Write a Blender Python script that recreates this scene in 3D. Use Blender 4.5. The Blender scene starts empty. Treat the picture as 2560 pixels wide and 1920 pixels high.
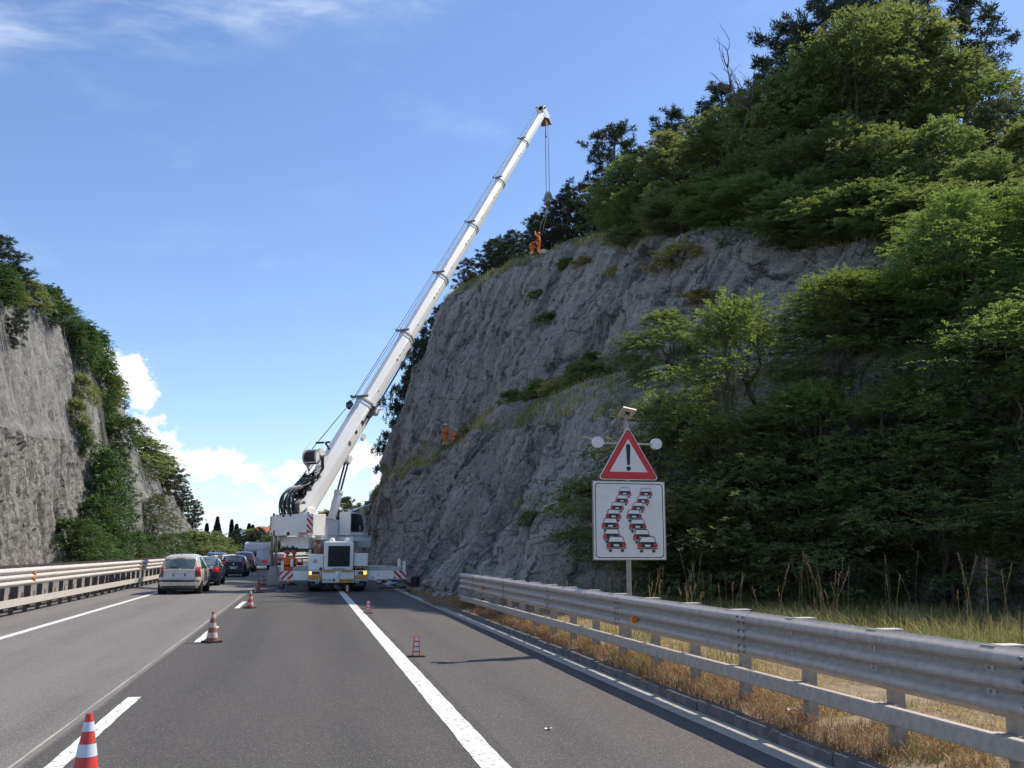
import bpy, math, random
import numpy as np
from mathutils import Vector, Matrix

R = math.radians
SC = bpy.context.scene
COL = SC.collection

# ------------------------------------------------------------------ camera
cam_d = bpy.data.cameras.new("Camera")
cam_d.sensor_width = 36.0
cam_d.lens = 33.93
cam_d.clip_start = 0.1
cam_d.clip_end = 6000
cam = bpy.data.objects.new("Camera", cam_d)
COL.objects.link(cam)
cam.location = (0, 0, 1.85)
cam.rotation_euler = (R(90 + 9.74), 0, R(-11.975))
SC.camera = cam

# ------------------------------------------------------------------ light
SUN_DIR = Vector((0.82, 0.30, 1.0)).normalized()
SUN_EL = math.asin(SUN_DIR.z)
SUN_AZ = math.atan2(SUN_DIR.x, SUN_DIR.y)
sun_d = bpy.data.lights.new("Sun", 'SUN')
sun_d.energy = 4.3
sun_d.angle = R(0.53)
sun_d.color = (1.0, 0.93, 0.83)
sun = bpy.data.objects.new("Sun", sun_d)
COL.objects.link(sun)
sun.location = (40, 20, 80)
sun.rotation_euler = SUN_DIR.to_track_quat('Z', 'Y').to_euler()

SC.view_settings.view_transform = 'Standard'
SC.view_settings.look = 'None'
SC.view_settings.exposure = 0.5
SC.view_settings.gamma = 1.0
SC.view_settings.use_curve_mapping = False
SC.cycles.adaptive_threshold = 0.02
SC.cycles.max_bounces = 4
SC.cycles.diffuse_bounces = 2
SC.cycles.glossy_bounces = 2
SC.cycles.transmission_bounces = 3
SC.cycles.transparent_max_bounces = 6


class NT:
    """small helper for building node trees"""
    def __init__(self, tree):
        self.t = tree
        self.t.nodes.clear()

    def n(self, kind, **kw):
        nd = self.t.nodes.new(kind)
        for k, v in kw.items():
            setattr(nd, k, v)
        return nd

    def l(self, a, b):
        self.t.links.new(a, b)

    def val(self, sock, v):
        if hasattr(v, 'is_output') or isinstance(v, bpy.types.NodeSocket):
            self.l(v, sock)
        else:
            sock.default_value = v

    def m(self, op, a, b=0.0, c=0.0, clamp=False):
        nd = self.n('ShaderNodeMath', operation=op, use_clamp=clamp)
        for i, v in enumerate((a, b, c)):
            self.val(nd.inputs[i], v)
        return nd.outputs[0]

    def ss(self, v, lo, hi):
        nd = self.n('ShaderNodeMapRange', interpolation_type='SMOOTHSTEP')
        self.val(nd.inputs['Value'], v)
        self.val(nd.inputs['From Min'], lo)
        self.val(nd.inputs['From Max'], hi)
        return nd.outputs[0]

    def mr(self, v, lo, hi, a, b):
        nd = self.n('ShaderNodeMapRange')
        for k, x in (('Value', v), ('From Min', lo), ('From Max', hi), ('To Min', a), ('To Max', b)):
            self.val(nd.inputs[k], x)
        return nd.outputs[0]

    def mix(self, f, a, b, blend='MIX'):
        nd = self.n('ShaderNodeMix', data_type='RGBA', blend_type=blend)
        self.val(nd.inputs[0], f)
        for s, v in ((nd.inputs[6], a), (nd.inputs[7], b)):
            if isinstance(v, (tuple, list)):
                s.default_value = (*v[:3], 1.0)
            else:
                self.l(v, s)
        return nd.outputs[2]

    def noise(self, vec, scale, detail=4.0, rough=0.55, dist=0.0, dims='3D'):
        nd = self.n('ShaderNodeTexNoise', noise_dimensions=dims)
        if vec is not None:
            self.l(vec, nd.inputs['Vector'])
        nd.inputs['Scale'].default_value = scale
        nd.inputs['Detail'].default_value = detail
        nd.inputs['Roughness'].default_value = rough
        nd.inputs['Distortion'].default_value = dist
        return nd.outputs[0]

    def vscale(self, vec, s):
        nd = self.n('ShaderNodeMapping')
        self.l(vec, nd.inputs['Vector'])
        nd.inputs['Scale'].default_value = s
        return nd.outputs[0]


# ------------------------------------------------------------------ world
CIRRUS = (1.15, 0.0, 0.0)
world = bpy.data.worlds.new("World")
SC.world = world
world.use_nodes = True
world.cycles.sampling_method = 'MANUAL'
world.cycles.sample_map_resolution = 256
w = NT(world.node_tree)
tc = w.n('ShaderNodeTexCoord')
sky = w.n('ShaderNodeTexSky', sky_type='NISHITA')
sky.sun_disc = False
sky.sun_elevation = SUN_EL
sky.sun_rotation = SUN_AZ
sky.altitude = 150
sky.air_density = 1.0
sky.dust_density = 0.15
sky.ozone_density = 2.0
sep = w.n('ShaderNodeSeparateXYZ')
w.l(tc.outputs['Generated'], sep.inputs[0])
az = w.m('ARCTAN2', sep.outputs[0], sep.outputs[1])
el = w.m('ARCSINE', sep.outputs[2])
cv = w.n('ShaderNodeCombineXYZ')
w.l(az, cv.inputs[0]); w.l(el, cv.inputs[1])
# cumulus bank low over the horizon, all the way round: its top line rises and falls with azimuth
fc = w.n('ShaderNodeFloatCurve')
w.l(w.mr(az, -math.pi, math.pi, 0.0, 1.0), fc.inputs['Value'])
cur = fc.mapping.curves[0]
tops = [(-3.14, .10), (-2.6, .15), (-2.1, .09), (-1.6, .14), (-1.1, .08), (-.75, .13), (-.5, .09), (-.34, .12), (-.26, .06), (-.2, .052),
        (-.1, .05), (0, .05), (.1, .05), (.16, .06), (.3, .12), (.6, .07), (1.0, .14), (1.5, .09), (2.0, .15), (2.6, .08), (3.14, .10)]
# heaps of cumulus standing out of the bank: azimuth, elevation, half-width, half-height
heaps = [(-.196, .160, .030, .034), (-.176, .166, .022, .024), (-.163, .150, .016, .016), (-.205, .13, .03, .03), (-.158, .112, .022, .020), (-.140, .098, .022, .020), (-.122, .084, .018, .014),
         (-.098, .084, .020, .016), (-.078, .086, .022, .015), (-.058, .074, .020, .013), (-.018, .076, .014, .016), (-.004, .083, .012, .012), (-.034, .066, .014, .012), (.040, .084, .020, .020), (.058, .092, .018, .018), (.076, .074, .020, .016)]
pts = [((a + math.pi) / (2 * math.pi), t * 4) for a, t in tops]
while len(cur.points) < len(pts):
    cur.points.new(0.5, 0.5)
for p, q in zip(cur.points, pts):
    p.location = q
    p.handle_type = 'AUTO_CLAMPED'
fc.mapping.update()
top = w.m('DIVIDE', fc.outputs[0], 4.0)
vec = w.vscale(cv.outputs[0], (1, 1.15, 1))
n1 = w.noise(vec, 26.0, 4.0, 0.58, 0.2)
n2 = w.noise(vec, 75.0, 4.0, 0.55, 0.2)
edge = w.m('ADD', w.m('MULTIPLY', w.m('SUBTRACT', n1, .5), .075), w.m('MULTIPLY', w.m('SUBTRACT', n2, .5), .03))
topn = w.m('ADD', top, edge)
dist = w.m('SUBTRACT', topn, el)
hm = -9.0
for ha, he, hra, hre in heaps:
    qx = w.m('MULTIPLY', w.m('SUBTRACT', az, ha), 1 / hra); qy = w.m('MULTIPLY', w.m('SUBTRACT', el, he), 1 / hre)
    q = w.m('MULTIPLY', w.m('SUBTRACT', 1.0, w.m('SQRT', w.m('ADD', w.m('MULTIPLY', qx, qx), w.m('MULTIPLY', qy, qy)))), (hra + hre) / 2)
    hm = w.m('MAXIMUM', hm, q)
n3 = w.noise(vec, 42.0, 4.0, 0.6, 0.15)
hd = w.m('ADD', hm, w.m('ADD', w.m('MULTIPLY', w.m('SUBTRACT', n3, .5), .034), w.m('MULTIPLY', w.m('SUBTRACT', n2, .5), .018)))
heap = w.ss(hd, -0.001, 0.006)
cum = w.ss(dist, -0.02, 0.03)
soft = w.noise(vec, 30.0, 4.0, 0.55, 0.3)
under = w.ss(w.m('SUBTRACT', el, w.m('MULTIPLY', w.m('SUBTRACT', soft, .5), .06)), .05, .095)
heapcol = w.mix(w.m('MULTIPLY', w.ss(soft, .42, .62), w.m('SUBTRACT', 1.0, w.m('MULTIPLY', under, .75))), (8.0, 8.2, 8.4), (5.2, 6.4, 8.1))
bankcol = w.mix(w.ss(soft, .35, .65), (6.6, 7.5, 8.7), (5.0, 6.4, 8.2))
cumcol = w.mix(w.m('MULTIPLY', heap, w.mr(under, 0, 1, .35, 1)), bankcol, heapcol)
cum = w.m('MAXIMUM', w.m('MULTIPLY', cum, .72), heap)
# thin streaky veil high up
cvo = w.n('ShaderNodeVectorMath', operation='ADD'); w.l(cv.outputs[0], cvo.inputs[0]); cvo.inputs[1].default_value = CIRRUS
cir_v = w.vscale(cvo.outputs[0], (3.2, 11.0, 1))
c1 = w.noise(cir_v, 1.5, 6.0, 0.62, 0.4)
c2 = w.noise(w.vscale(cvo.outputs[0], (2.0, 3.0, 1)), 1.4, 3.0, 0.5, 0.2)
hi = w.ss(w.m('SUBTRACT', el, w.m('MULTIPLY', w.m('SINE', az), .25)), 0.475, 0.56)
cir = w.m('MULTIPLY', w.m('MULTIPLY', hi, w.ss(w.m('ADD', w.m('MULTIPLY', c1, .6), w.m('MULTIPLY', c2, .4)), .45, .72)), .8)
veil = w.m('MULTIPLY', w.ss(w.noise(w.vscale(cv.outputs[0], (2.5, 6, 1)), 2.2, 5, .55, .3), .52, .8), .16)
skyc = w.mix(1.0, sky.outputs[0], (1.0, 1.05, 1.19), 'MULTIPLY')
skyc = w.mix(w.m('ADD', cir, veil, clamp=True), skyc, (6.2, 6.9, 8.2))
skyc = w.mix(cum, skyc, cumcol)
bg = w.n('ShaderNodeBackground')
w.l(skyc, bg.inputs['Color'])
bg.inputs['Strength'].default_value = 0.110
wo = w.n('ShaderNodeOutputWorld')
w.l(bg.outputs[0], wo.inputs['Surface'])


# ------------------------------------------------------------------ materials
MATS = {}


def newmat(name):
    m = bpy.data.materials.new(name)
    m.use_nodes = True
    MATS[name] = m
    return m, NT(m.node_tree)


def pm(name, col, rough=0.55, metal=0.0, var=0.12, vscale=3.0, col2=None, bump=0.0, bscale=30.0, spec=0.5, coat=0.0,
       stretch=(1, 1, 1), emit=None, estr=0.0, dirt=None, dscale=2.0, damt=0.5, dlo=.52, dhi=.75):
    m, t = newmat(name)
    c = t.n('ShaderNodeTexCoord')
    v = t.vscale(c.outputs['Object'], stretch)
    b = t.n('ShaderNodeBsdfPrincipled')
    if col2 is None:
        col2 = tuple(x * (1 - var * 2) for x in col)
    nz = t.noise(v, vscale, 5.0, 0.6)
    f = t.ss(nz, .3, .72)
    cc = t.mix(f, col, col2)
    if dirt:
        d = t.ss(t.noise(t.vscale(c.outputs['Object'], (1, 1, .35)), dscale, 7.0, 0.65), dlo, dhi)
        cc = t.mix(t.m('MULTIPLY', d, damt), cc, dirt)
    t.l(cc, b.inputs['Base Color'])
    t.l(t.mr(nz, .2, .8, max(rough - .08, .02), min(rough + .1, 1)), b.inputs['Roughness'])
    b.inputs['Metallic'].default_value = metal
    b.inputs['Specular IOR Level'].default_value = spec
    b.inputs['Coat Weight'].default_value = coat
    if emit:
        b.inputs['Emission Color'].default_value = (*emit, 1)
        b.inputs['Emission Strength'].default_value = estr
    if bump:
        bp = t.n('ShaderNodeBump')
        bp.inputs['Strength'].default_value = bump
        bp.inputs['Distance'].default_value = 0.02
        t.l(t.noise(v, bscale, 4.0, .6), bp.inputs['Height'])
        t.l(bp.outputs[0], b.inputs['Normal'])
    o = t.n('ShaderNodeOutputMaterial')
    t.l(b.outputs[0], o.inputs['Surface'])
    return m


def asphalt(name, c_dark, c_light, speck, spk_amt, warm):
    m, t = newmat(name)
    c = t.n('ShaderNodeTexCoord')
    P = c.outputs['Object']
    b = t.n('ShaderNodeBsdfPrincipled')
    big = t.noise(t.vscale(P, (.6, .05, 1)), 1.6, 5, .6, .3)
    blot = t.noise(P, .55, 5, .6)
    fine = t.noise(P, 70.0, 3, .8)
    stone = t.n('ShaderNodeTexVoronoi')
    t.l(P, stone.inputs['Vector']); stone.inputs['Scale'].default_value = 90.0
    col = t.mix(t.ss(big, .3, .7), c_dark, c_light)
    col = t.mix(t.m('MULTIPLY', t.ss(blot, .45, .75), .35), col, warm)
    col = t.mix(t.m('MULTIPLY', t.ss(fine, .30, .80), spk_amt), col, speck)
    # polished wheel tracks and a dark oil strip between them, worn unevenly
    sx_ = t.n('ShaderNodeSeparateXYZ'); t.l(P, sx_.inputs[0])
    trk = t.m('ABSOLUTE', t.m('SINE', t.m('MULTIPLY', t.m('ADD', sx_.outputs[0], .2), math.pi / 1.85)))
    trk = t.m('MULTIPLY', t.ss(trk, .55, 1.0), t.ss(t.noise(t.vscale(P, (1.2, .12, 1)), 1.0, 4, .6), .3, .7))
    col = t.mix(t.m('MULTIPLY', trk, .32), col, tuple(x * .55 for x in c_dark))
    spots = t.ss(t.noise(t.vscale(P, (1, .7, 1)), 2.2, 5, .7), .63, .74)
    col = t.mix(t.m('MULTIPLY', spots, .4), col, tuple(x * .4 for x in c_dark))
    dk = t.m('MULTIPLY', t.ss(t.noise(P, 55.0, 2, .7), .55, .75), .6)
    col = t.mix(dk, col, tuple(x * .45 for x in c_dark))
    sc_ = t.n('ShaderNodeSeparateColor'); t.l(stone.outputs['Color'], sc_.inputs[0])
    col = t.mix(t.m('MULTIPLY', t.m('GREATER_THAN', sc_.outputs[0], .93), .6), col, speck)
    t.l(col, b.inputs['Base Color'])
    b.inputs['Roughness'].default_value = 0.86
    b.inputs['Specular IOR Level'].default_value = 0.3
    bp = t.n('ShaderNodeBump'); bp.inputs['Strength'].default_value = .55; bp.inputs['Distance'].default_value = .006
    t.l(fine, bp.inputs['Height']); t.l(bp.outputs[0], b.inputs['Normal'])
    o = t.n('ShaderNodeOutputMaterial'); t.l(b.outputs[0], o.inputs['Surface'])
    return m


def leafmat(name, a, b_, hue=0.0, trans=.35, gloss=.06):
    m, t = newmat(name)
    g = t.n('ShaderNodeNewGeometry')
    oi = t.n('ShaderNodeObjectInfo')
    rr = t.n('ShaderNodeValToRGB')
    t.l(g.outputs['Random Per Island'], rr.inputs[0])
    rr.color_ramp.elements[0].color = (*a, 1); rr.color_ramp.elements[1].color = (*b_, 1)
    c = t.n('ShaderNodeTexCoord')
    hs = t.n('ShaderNodeHueSaturation')
    t.l(t.m('ADD', .488, t.m('MULTIPLY', oi.outputs['Random'], .024)), hs.inputs['Hue'])
    t.l(t.m('ADD', .88, t.m('MULTIPLY', oi.outputs['Random'], .34)), hs.inputs['Value'])
    t.l(rr.outputs[0], hs.inputs['Color'])
    d = t.n('ShaderNodeBsdfDiffuse'); t.l(hs.outputs[0], d.inputs[0])
    tr = t.n('ShaderNodeBsdfTranslucent')
    t.l(t.mix(1.0, hs.outputs[0], (1.15, 1.2, .72), 'MULTIPLY'), tr.inputs[0])
    mx = t.n('ShaderNodeMixShader'); mx.inputs[0].default_value = trans
    t.l(d.outputs[0], mx.inputs[1]); t.l(tr.outputs[0], mx.inputs[2])
    gl = t.n('ShaderNodeBsdfGlossy'); gl.inputs['Roughness'].default_value = .6
    gl.inputs['Color'].default_value = (.9, .95, 1, 1)
    mx2 = t.n('ShaderNodeMixShader'); mx2.inputs[0].default_value = gloss
    t.l(mx.outputs[0], mx2.inputs[1]); t.l(gl.outputs[0], mx2.inputs[2])
    o = t.n('ShaderNodeOutputMaterial'); t.l(mx2.outputs[0], o.inputs['Surface'])
    return m


def rockmat(name, c1, c2, c3, stain_shade, soil, grass):  # one dark tone serves both real stains and painted shade in cracks
    """soil attribute (per vertex): how much earth and dry grass lies on the rock there"""
    m, t = newmat(name)
    c = t.n('ShaderNodeTexCoord')
    P = c.outputs['Object']
    at = t.n('ShaderNodeAttribute', attribute_name='soil')
    cell = t.n('ShaderNodeAttribute', attribute_name='cell')
    crk = t.n('ShaderNodeAttribute', attribute_name='crack')
    b = t.n('ShaderNodeBsdfPrincipled')
    n_big = t.noise(P, .16, 4, .6, .1)
    n_mid = t.noise(t.vscale(P, (.8, 1.3, .45)), 1.1, 5, .70, 0)
    n_fin = t.noise(P, 6.0, 4, .7)
    n_str = t.noise(t.vscale(P, (.16, 2.0, .10)), 1.3, 5, .74, .05)
    n_st2 = t.noise(t.vscale(P, (.30, 1.7, .24)), 2.4, 5, .75, 0)
    n_st3 = t.noise(t.vscale(P, (.16, 3.6, .22)), 1.5, 3, .7, 0)
    col = t.mix(t.ss(n_mid, .3, .7), c1, c2)
    col = t.mix(t.m('MULTIPLY', t.ss(n_big, .50, .68), .6), col, c3)
    col = t.mix(t.m('MULTIPLY', cell.outputs['Fac'], .5), col, t.mix(t.ss(n_fin, .3, .7), c2, c1))
    col = t.mix(t.m('MULTIPLY', t.ss(n_str, .52, .68), .5), col, stain_shade)
    n_band = t.noise(t.vscale(P, (.05, .34, .05)), 1.0, 4, .6, .1)
    col = t.mix(t.m('MULTIPLY', t.ss(n_band, .48, .66), .55), col, stain_shade)
    col = t.mix(t.m('MULTIPLY', t.ss(n_band, .46, .32), .35), col, c2)
    n_cav = t.noise(t.vscale(P, (.35, .8, .35)), .9, 6, .72, 0)
    col = t.mix(t.m('MULTIPLY', t.ss(n_cav, .60, .70), .8), col, tuple(x * .6 for x in stain_shade))  # dark hollows: their shade is put into the colour
    col = t.mix(t.m('MULTIPLY', t.ss(n_st2, .55, .70), .5), col, tuple(x * 1.1 for x in stain_shade))  # dark flecks: shadow in fine cracks, painted as colour
    col = t.mix(t.m('MULTIPLY', t.ss(n_st3, .44, .34), .45), col, tuple(min(x * 1.25, .6) for x in c2))
    col = t.mix(t.m('MULTIPLY', t.ss(n_st3, .56, .66), .75), col, tuple(x * .7 for x in stain_shade))  # narrower flecks, again crack shadow painted in
    col = t.mix(t.m('MULTIPLY', t.ss(n_st2, .46, .30), .3), col, tuple(min(x * 1.35, .6) for x in c2))
    n_grit = t.noise(P, 17.0, 2, .75)
    col = t.mix(t.m('MULTIPLY', t.ss(n_grit, .52, .66), .7), col, stain_shade)
    col = t.mix(t.m('MULTIPLY', t.ss(n_fin, .52, .8), .45), col, tuple(min(x * 1.7, .7) for x in c2))
    col = t.mix(t.m('MULTIPLY', t.ss(n_fin, .25, .42), -.4), col, stain_shade)
    col = t.mix(t.m('MULTIPLY', t.m('MULTIPLY', t.ss(crk.outputs['Fac'], .2, .8), .9), t.mr(n_fin, .35, .6, .35, 1.0)), col, tuple(x * .4 for x in stain_shade))  # cracks and grooves darkened in the colour to deepen their shade
    sn = t.noise(P, .7, 4, .65)
    sw = t.ss(t.m('ADD', at.outputs['Fac'], t.m('MULTIPLY', t.m('SUBTRACT', sn, .5), 1.1)), .42, .66)
    col = t.mix(sw, col, t.mix(t.ss(t.noise(P, 2.5, 4, .7), .35, .65), soil, grass))
    t.l(col, b.inputs['Base Color'])
    b.inputs['Roughness'].default_value = .9
    b.inputs['Specular IOR Level'].default_value = .25
    bp = t.n('ShaderNodeBump'); bp.inputs['Strength'].default_value = .9; bp.inputs['Distance'].default_value = .12
    h1 = t.noise(t.vscale(P, (.9, 1.5, .8)), 5.5, 5, .78, 0)
    vc = t.n('ShaderNodeTexVoronoi'); t.l(t.vscale(P, (1.2, 2.6, 1.1)), vc.inputs['Vector']); vc.inputs['Scale'].default_value = 1.0
    vcs = t.n('ShaderNodeSeparateColor'); t.l(vc.outputs['Color'], vcs.inputs[0])
    vr = t.n('ShaderNodeTexVoronoi', feature='DISTANCE_TO_EDGE')
    warp = t.n('ShaderNodeVectorMath', operation='ADD')
    wn = t.n('ShaderNodeTexNoise'); t.l(P, wn.inputs['Vector']); wn.inputs['Scale'].default_value = .35
    t.l(t.vscale(P, (1.0, 1.9, .8)), warp.inputs[0]); t.l(t.mix(.12, (0, 0, 0), wn.outputs['Color']), warp.inputs[1])
    t.l(warp.outputs[0], vr.inputs['Vector']); vr.inputs['Scale'].default_value = .9
    hh = t.m('ADD', t.m('ADD', h1, t.m('MULTIPLY', vcs.outputs[0], .5)), t.m('MULTIPLY', t.ss(vr.outputs['Distance'], 0, .05), .3))
    t.l(hh, bp.inputs['Height']); t.l(bp.outputs[0], b.inputs['Normal'])
    o = t.n('ShaderNodeOutputMaterial'); t.l(b.outputs[0], o.inputs['Surface'])
    return m


M = MATS
asphalt('asphalt_old', (.080, .072, .063), (.108, .096, .084), (.40, .375, .35), .62, (.145, .128, .11))
asphalt('asphalt_new', (.032, .0295, .0275), (.044, .040, .037), (.24, .22, .20), .48, (.052, .044, .039))
asphalt('asphalt_shoulder', (.042, .037, .034), (.058, .051, .047), (.28, .245, .22), .50, (.072, .058, .050))
pm('paint_white', (.74, .72, .67), .7, var=.07, vscale=6, dirt=(.20, .19, .18), dscale=14, damt=.85, bump=.3, bscale=60, dlo=.50, dhi=.64)
pm('gutter_concrete', (.42, .38, .32), .9, var=.12, vscale=4, bump=.3, bscale=50, dirt=(.2, .19, .18), dscale=3)
pm('kerb_concrete', (.15, .14, .13), .92, var=.2, vscale=7, bump=.5, bscale=30, dirt=(.07, .065, .06), dscale=5)
pm('concrete', (.48, .47, .44), .88, var=.1, vscale=4, bump=.2, bscale=40, dirt=(.3, .29, .27), dscale=2)
pm('soil', (.16, .115, .07), .95, col2=(.27, .20, .11), vscale=5, bump=.6, bscale=14, dirt=(.07, .075, .03), dscale=1.2, damt=.7)
pm('ground_green', (.07, .085, .035), .95, col2=(.15, .14, .06), vscale=.08, bump=.2, bscale=2)
pm('galv', (.50, .435, .365), .55, .15, var=.12, vscale=12, dirt=(.22, .21, .20), dscale=5, damt=.4, bump=.05, bscale=90)
pm('galv_old', (.37, .33, .285), .6, .15, var=.14, vscale=7, dirt=(.22, .17, .12), dscale=4, damt=.4)
pm('galv_bright', (.53, .50, .45), .6, .05, var=.08, vscale=7, dirt=(.45, .40, .33), dscale=3, damt=.4)
pm('steel_dark', (.055, .05, .048), .6, .4, var=.25, vscale=10)
pm('steel_grey', (.24, .24, .245), .5, .5, var=.2, vscale=10)
pm('steel_post', (.15, .13, .115), .7, .2, var=.25, vscale=6)
pm('orange_reflector', (.80, .20, .02), .35, var=.1)
pm('crane_white', (.84, .82, .77), .38, var=.04, vscale=1.5, dirt=(.52, .50, .45), dscale=2.2, damt=.3, coat=.15)
pm('crane_grey', (.42, .42, .40), .5, var=.1, vscale=3, dirt=(.28, .26, .24), dscale=2)
pm('black', (.012, .012, .013), .55, var=.2)
pm('rubber', (.016, .016, .017), .82, var=.3, vscale=14, bump=.2, bscale=40)
pm('hose', (.018, .018, .02), .42, var=.2)
pm('rust', (.17, .065, .03), .85, col2=(.28, .16, .10), vscale=8, bump=.4, bscale=30)
pm('red_paint', (.55, .045, .035), .5, var=.1)
pm('red_sign', (.56, .022, .028), .42, var=.04)
pm('sign_white', (.74, .72, .68), .42, var=.04, vscale=5, dirt=(.5, .5, .48), dscale=3, damt=.3)
pm('sign_black', (.014, .015, .02), .5, var=.1)
pm('amber', (.85, .42, .02), .3, var=.05, emit=(1, .55, .05), estr=1.6)
pm('yellow_paint', (.62, .40, .03), .5, var=.12)
pm('orange_paint', (.78, .26, .09), .5, var=.06)
pm('red_lens', (.42, .012, .014), .18, var=.2, vscale=20, coat=.6)
pm('red_lens_dark', (.16, .008, .01), .18, var=.2, vscale=20, coat=.6)
pm('red_lens_lit', (.6, .03, .03), .2, var=.1, emit=(1, .05, .05), estr=.08)
pm('clear_lens', (.6, .6, .6), .15, var=.1)
pm('plate_white', (.75, .76, .76), .4, var=.04)
pm('plate_blue', (.02, .05, .22), .4, var=.05)
pm('glass_dark', (.022, .027, .032), .06, var=.1, spec=.9, coat=.8)
pm('glass_tint', (.12, .15, .155), .07, var=.3, vscale=3, spec=.9, coat=.8)
pm('blue_tint', (.02, .09, .32), .12, var=.1, coat=.5)
pm('cone_red', (.66, .055, .04), .5, var=.08, vscale=6)
pm('cone_old', (.36, .10, .06), .7, var=.2, vscale=9, dirt=(.14, .09, .07), dscale=9)
pm('cone_white', (.62, .67, .71), .4, var=.05)
pm('cone_dirty', (.55, .50, .42), .7, var=.15, vscale=9, dirt=(.3, .24, .18), dscale=9)
pm('suit', (.95, .20, .04), .8, var=.1, vscale=7, bump=.3, bscale=16)
pm('suit_dark', (.10, .04, .025), .8, var=.2, vscale=7)
pm('reflective', (.66, .66, .60), .4, var=.06)
pm('skin', (.45, .25, .17), .6, var=.08)
pm('boot', (.03, .024, .02), .7)
pm('helmet_white', (.82, .82, .80), .3, var=.03)
pm('helmet_red', (.62, .035, .025), .35, var=.05)
pm('helmet_orange', (.85, .19, .06), .35, var=.05)
pm('car_beige', (.58, .52, .41), .26, .1, var=.04, vscale=2, coat=.7, dirt=(.40, .34, .24), dscale=1, damt=.1)
pm('car_navy', (.010, .012, .024), .3, .0, var=.1, coat=.35, spec=.3)
pm('car_black', (.009, .009, .012), .3, .0, var=.1, coat=.35, spec=.3)
pm('car_brown', (.15, .045, .022), .28, .1, var=.1, coat=.8)
pm('car_red', (.30, .02, .02), .24, .2, var=.1, coat=.8)
pm('car_blue', (.10, .20, .36), .26, .3, var=.1, coat=.7)
pm('car_silver', (.5, .5, .52), .3, .5, var=.08, coat=.6)
pm('caravan_white', (.82, .82, .81), .35, var=.05, dirt=(.5, .5, .48), dscale=2, damt=.3)
pm('caravan_grey', (.55, .55, .56), .45, var=.06)
pm('trim_dark', (.045, .045, .045), .6, var=.15)
pm('chrome', (.6, .6, .6), .18, .9, var=.05)
pm('bark', (.075, .055, .04), .95, col2=(.15, .12, .095), vscale=6, stretch=(1, 1, .25), bump=.7, bscale=9)
pm('plaster', (.62, .47, .27), .9, var=.08, vscale=1)
pm('roof_tile', (.42, .13, .065), .85, var=.2, vscale=4, bump=.4, bscale=6)
pm('cable', (.07, .07, .075), .6, .3, var=.2)
pm('sling', (.42, .36, .25), .8, var=.1)
pm('sacking', (.62, .60, .57), .85, var=.12, vscale=12, bump=.3)
pm('stone', (.24, .225, .21), .95, col2=(.36, .34, .32), vscale=5, bump=.8, bscale=9)
pm('litter_white', (.75, .75, .75), .6, var=.06)
leafmat('leaf_bright', (.085, .135, .042), (.215, .255, .088), gloss=.02, trans=.50)
leafmat('leaf_mid', (.100, .142, .056), (.215, .245, .100), gloss=.02, trans=.50)
leafmat('leaf_olive', (.120, .148, .066), (.235, .245, .118), trans=.50, gloss=.02)
leafmat('leaf_left', (.045, .090, .030), (.100, .145, .052), gloss=.02)
leafmat('leaf_grey', (.095, .115, .070), (.175, .190, .115), trans=.25, gloss=.03)
leafmat('needle', (.028, .044, .032), (.070, .086, .054), trans=.2, gloss=.03)
leafmat('needle_warm', (.045, .055, .022), (.110, .095, .040), trans=.15, gloss=.05)
leafmat('cypress', (.010, .022, .014), (.028, .042, .022), trans=.1, gloss=.03)
leafmat('straw', (.36, .25, .11), (.60, .46, .22), trans=.25, gloss=.03)
leafmat('straw_brown', (.22, .12, .055), (.45, .30, .14), trans=.2, gloss=.03)
leafmat('grass_green', (.075, .12, .025), (.20, .22, .06), trans=.35, gloss=.03)
leafmat('grass_dry', (.28, .24, .09), (.48, .42, .18), trans=.3, gloss=.02)
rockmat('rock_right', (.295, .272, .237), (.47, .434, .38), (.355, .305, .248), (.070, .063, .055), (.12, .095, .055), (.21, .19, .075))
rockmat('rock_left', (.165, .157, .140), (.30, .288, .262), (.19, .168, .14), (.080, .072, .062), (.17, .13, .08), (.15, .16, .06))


# ------------------------------------------------------------------ object helpers
def link(o, parent=None):
    COL.objects.link(o)
    if parent is not None:
        o.parent = parent
    return o


def tag(o, label=None, cat=None, group=None, kind=None):
    if label: o['label'] = label
    if cat: o['category'] = cat
    if group: o['group'] = group
    if kind: o['kind'] = kind
    return o


def empty(name, loc=(0, 0, 0), rz=0.0, label=None, cat=None, group=None):
    o = bpy.data.objects.new(name, None)
    o.empty_display_size = 0.3
    o.location = loc
    o.rotation_euler = (0, 0, rz)
    link(o)
    return tag(o, label, cat, group)


def mesh_obj(name, me, mat=None, parent=None):
    if mat is not None and not me.materials:
        me.materials.append(mat)
    return link(bpy.data.objects.new(name, me), parent)


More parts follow.
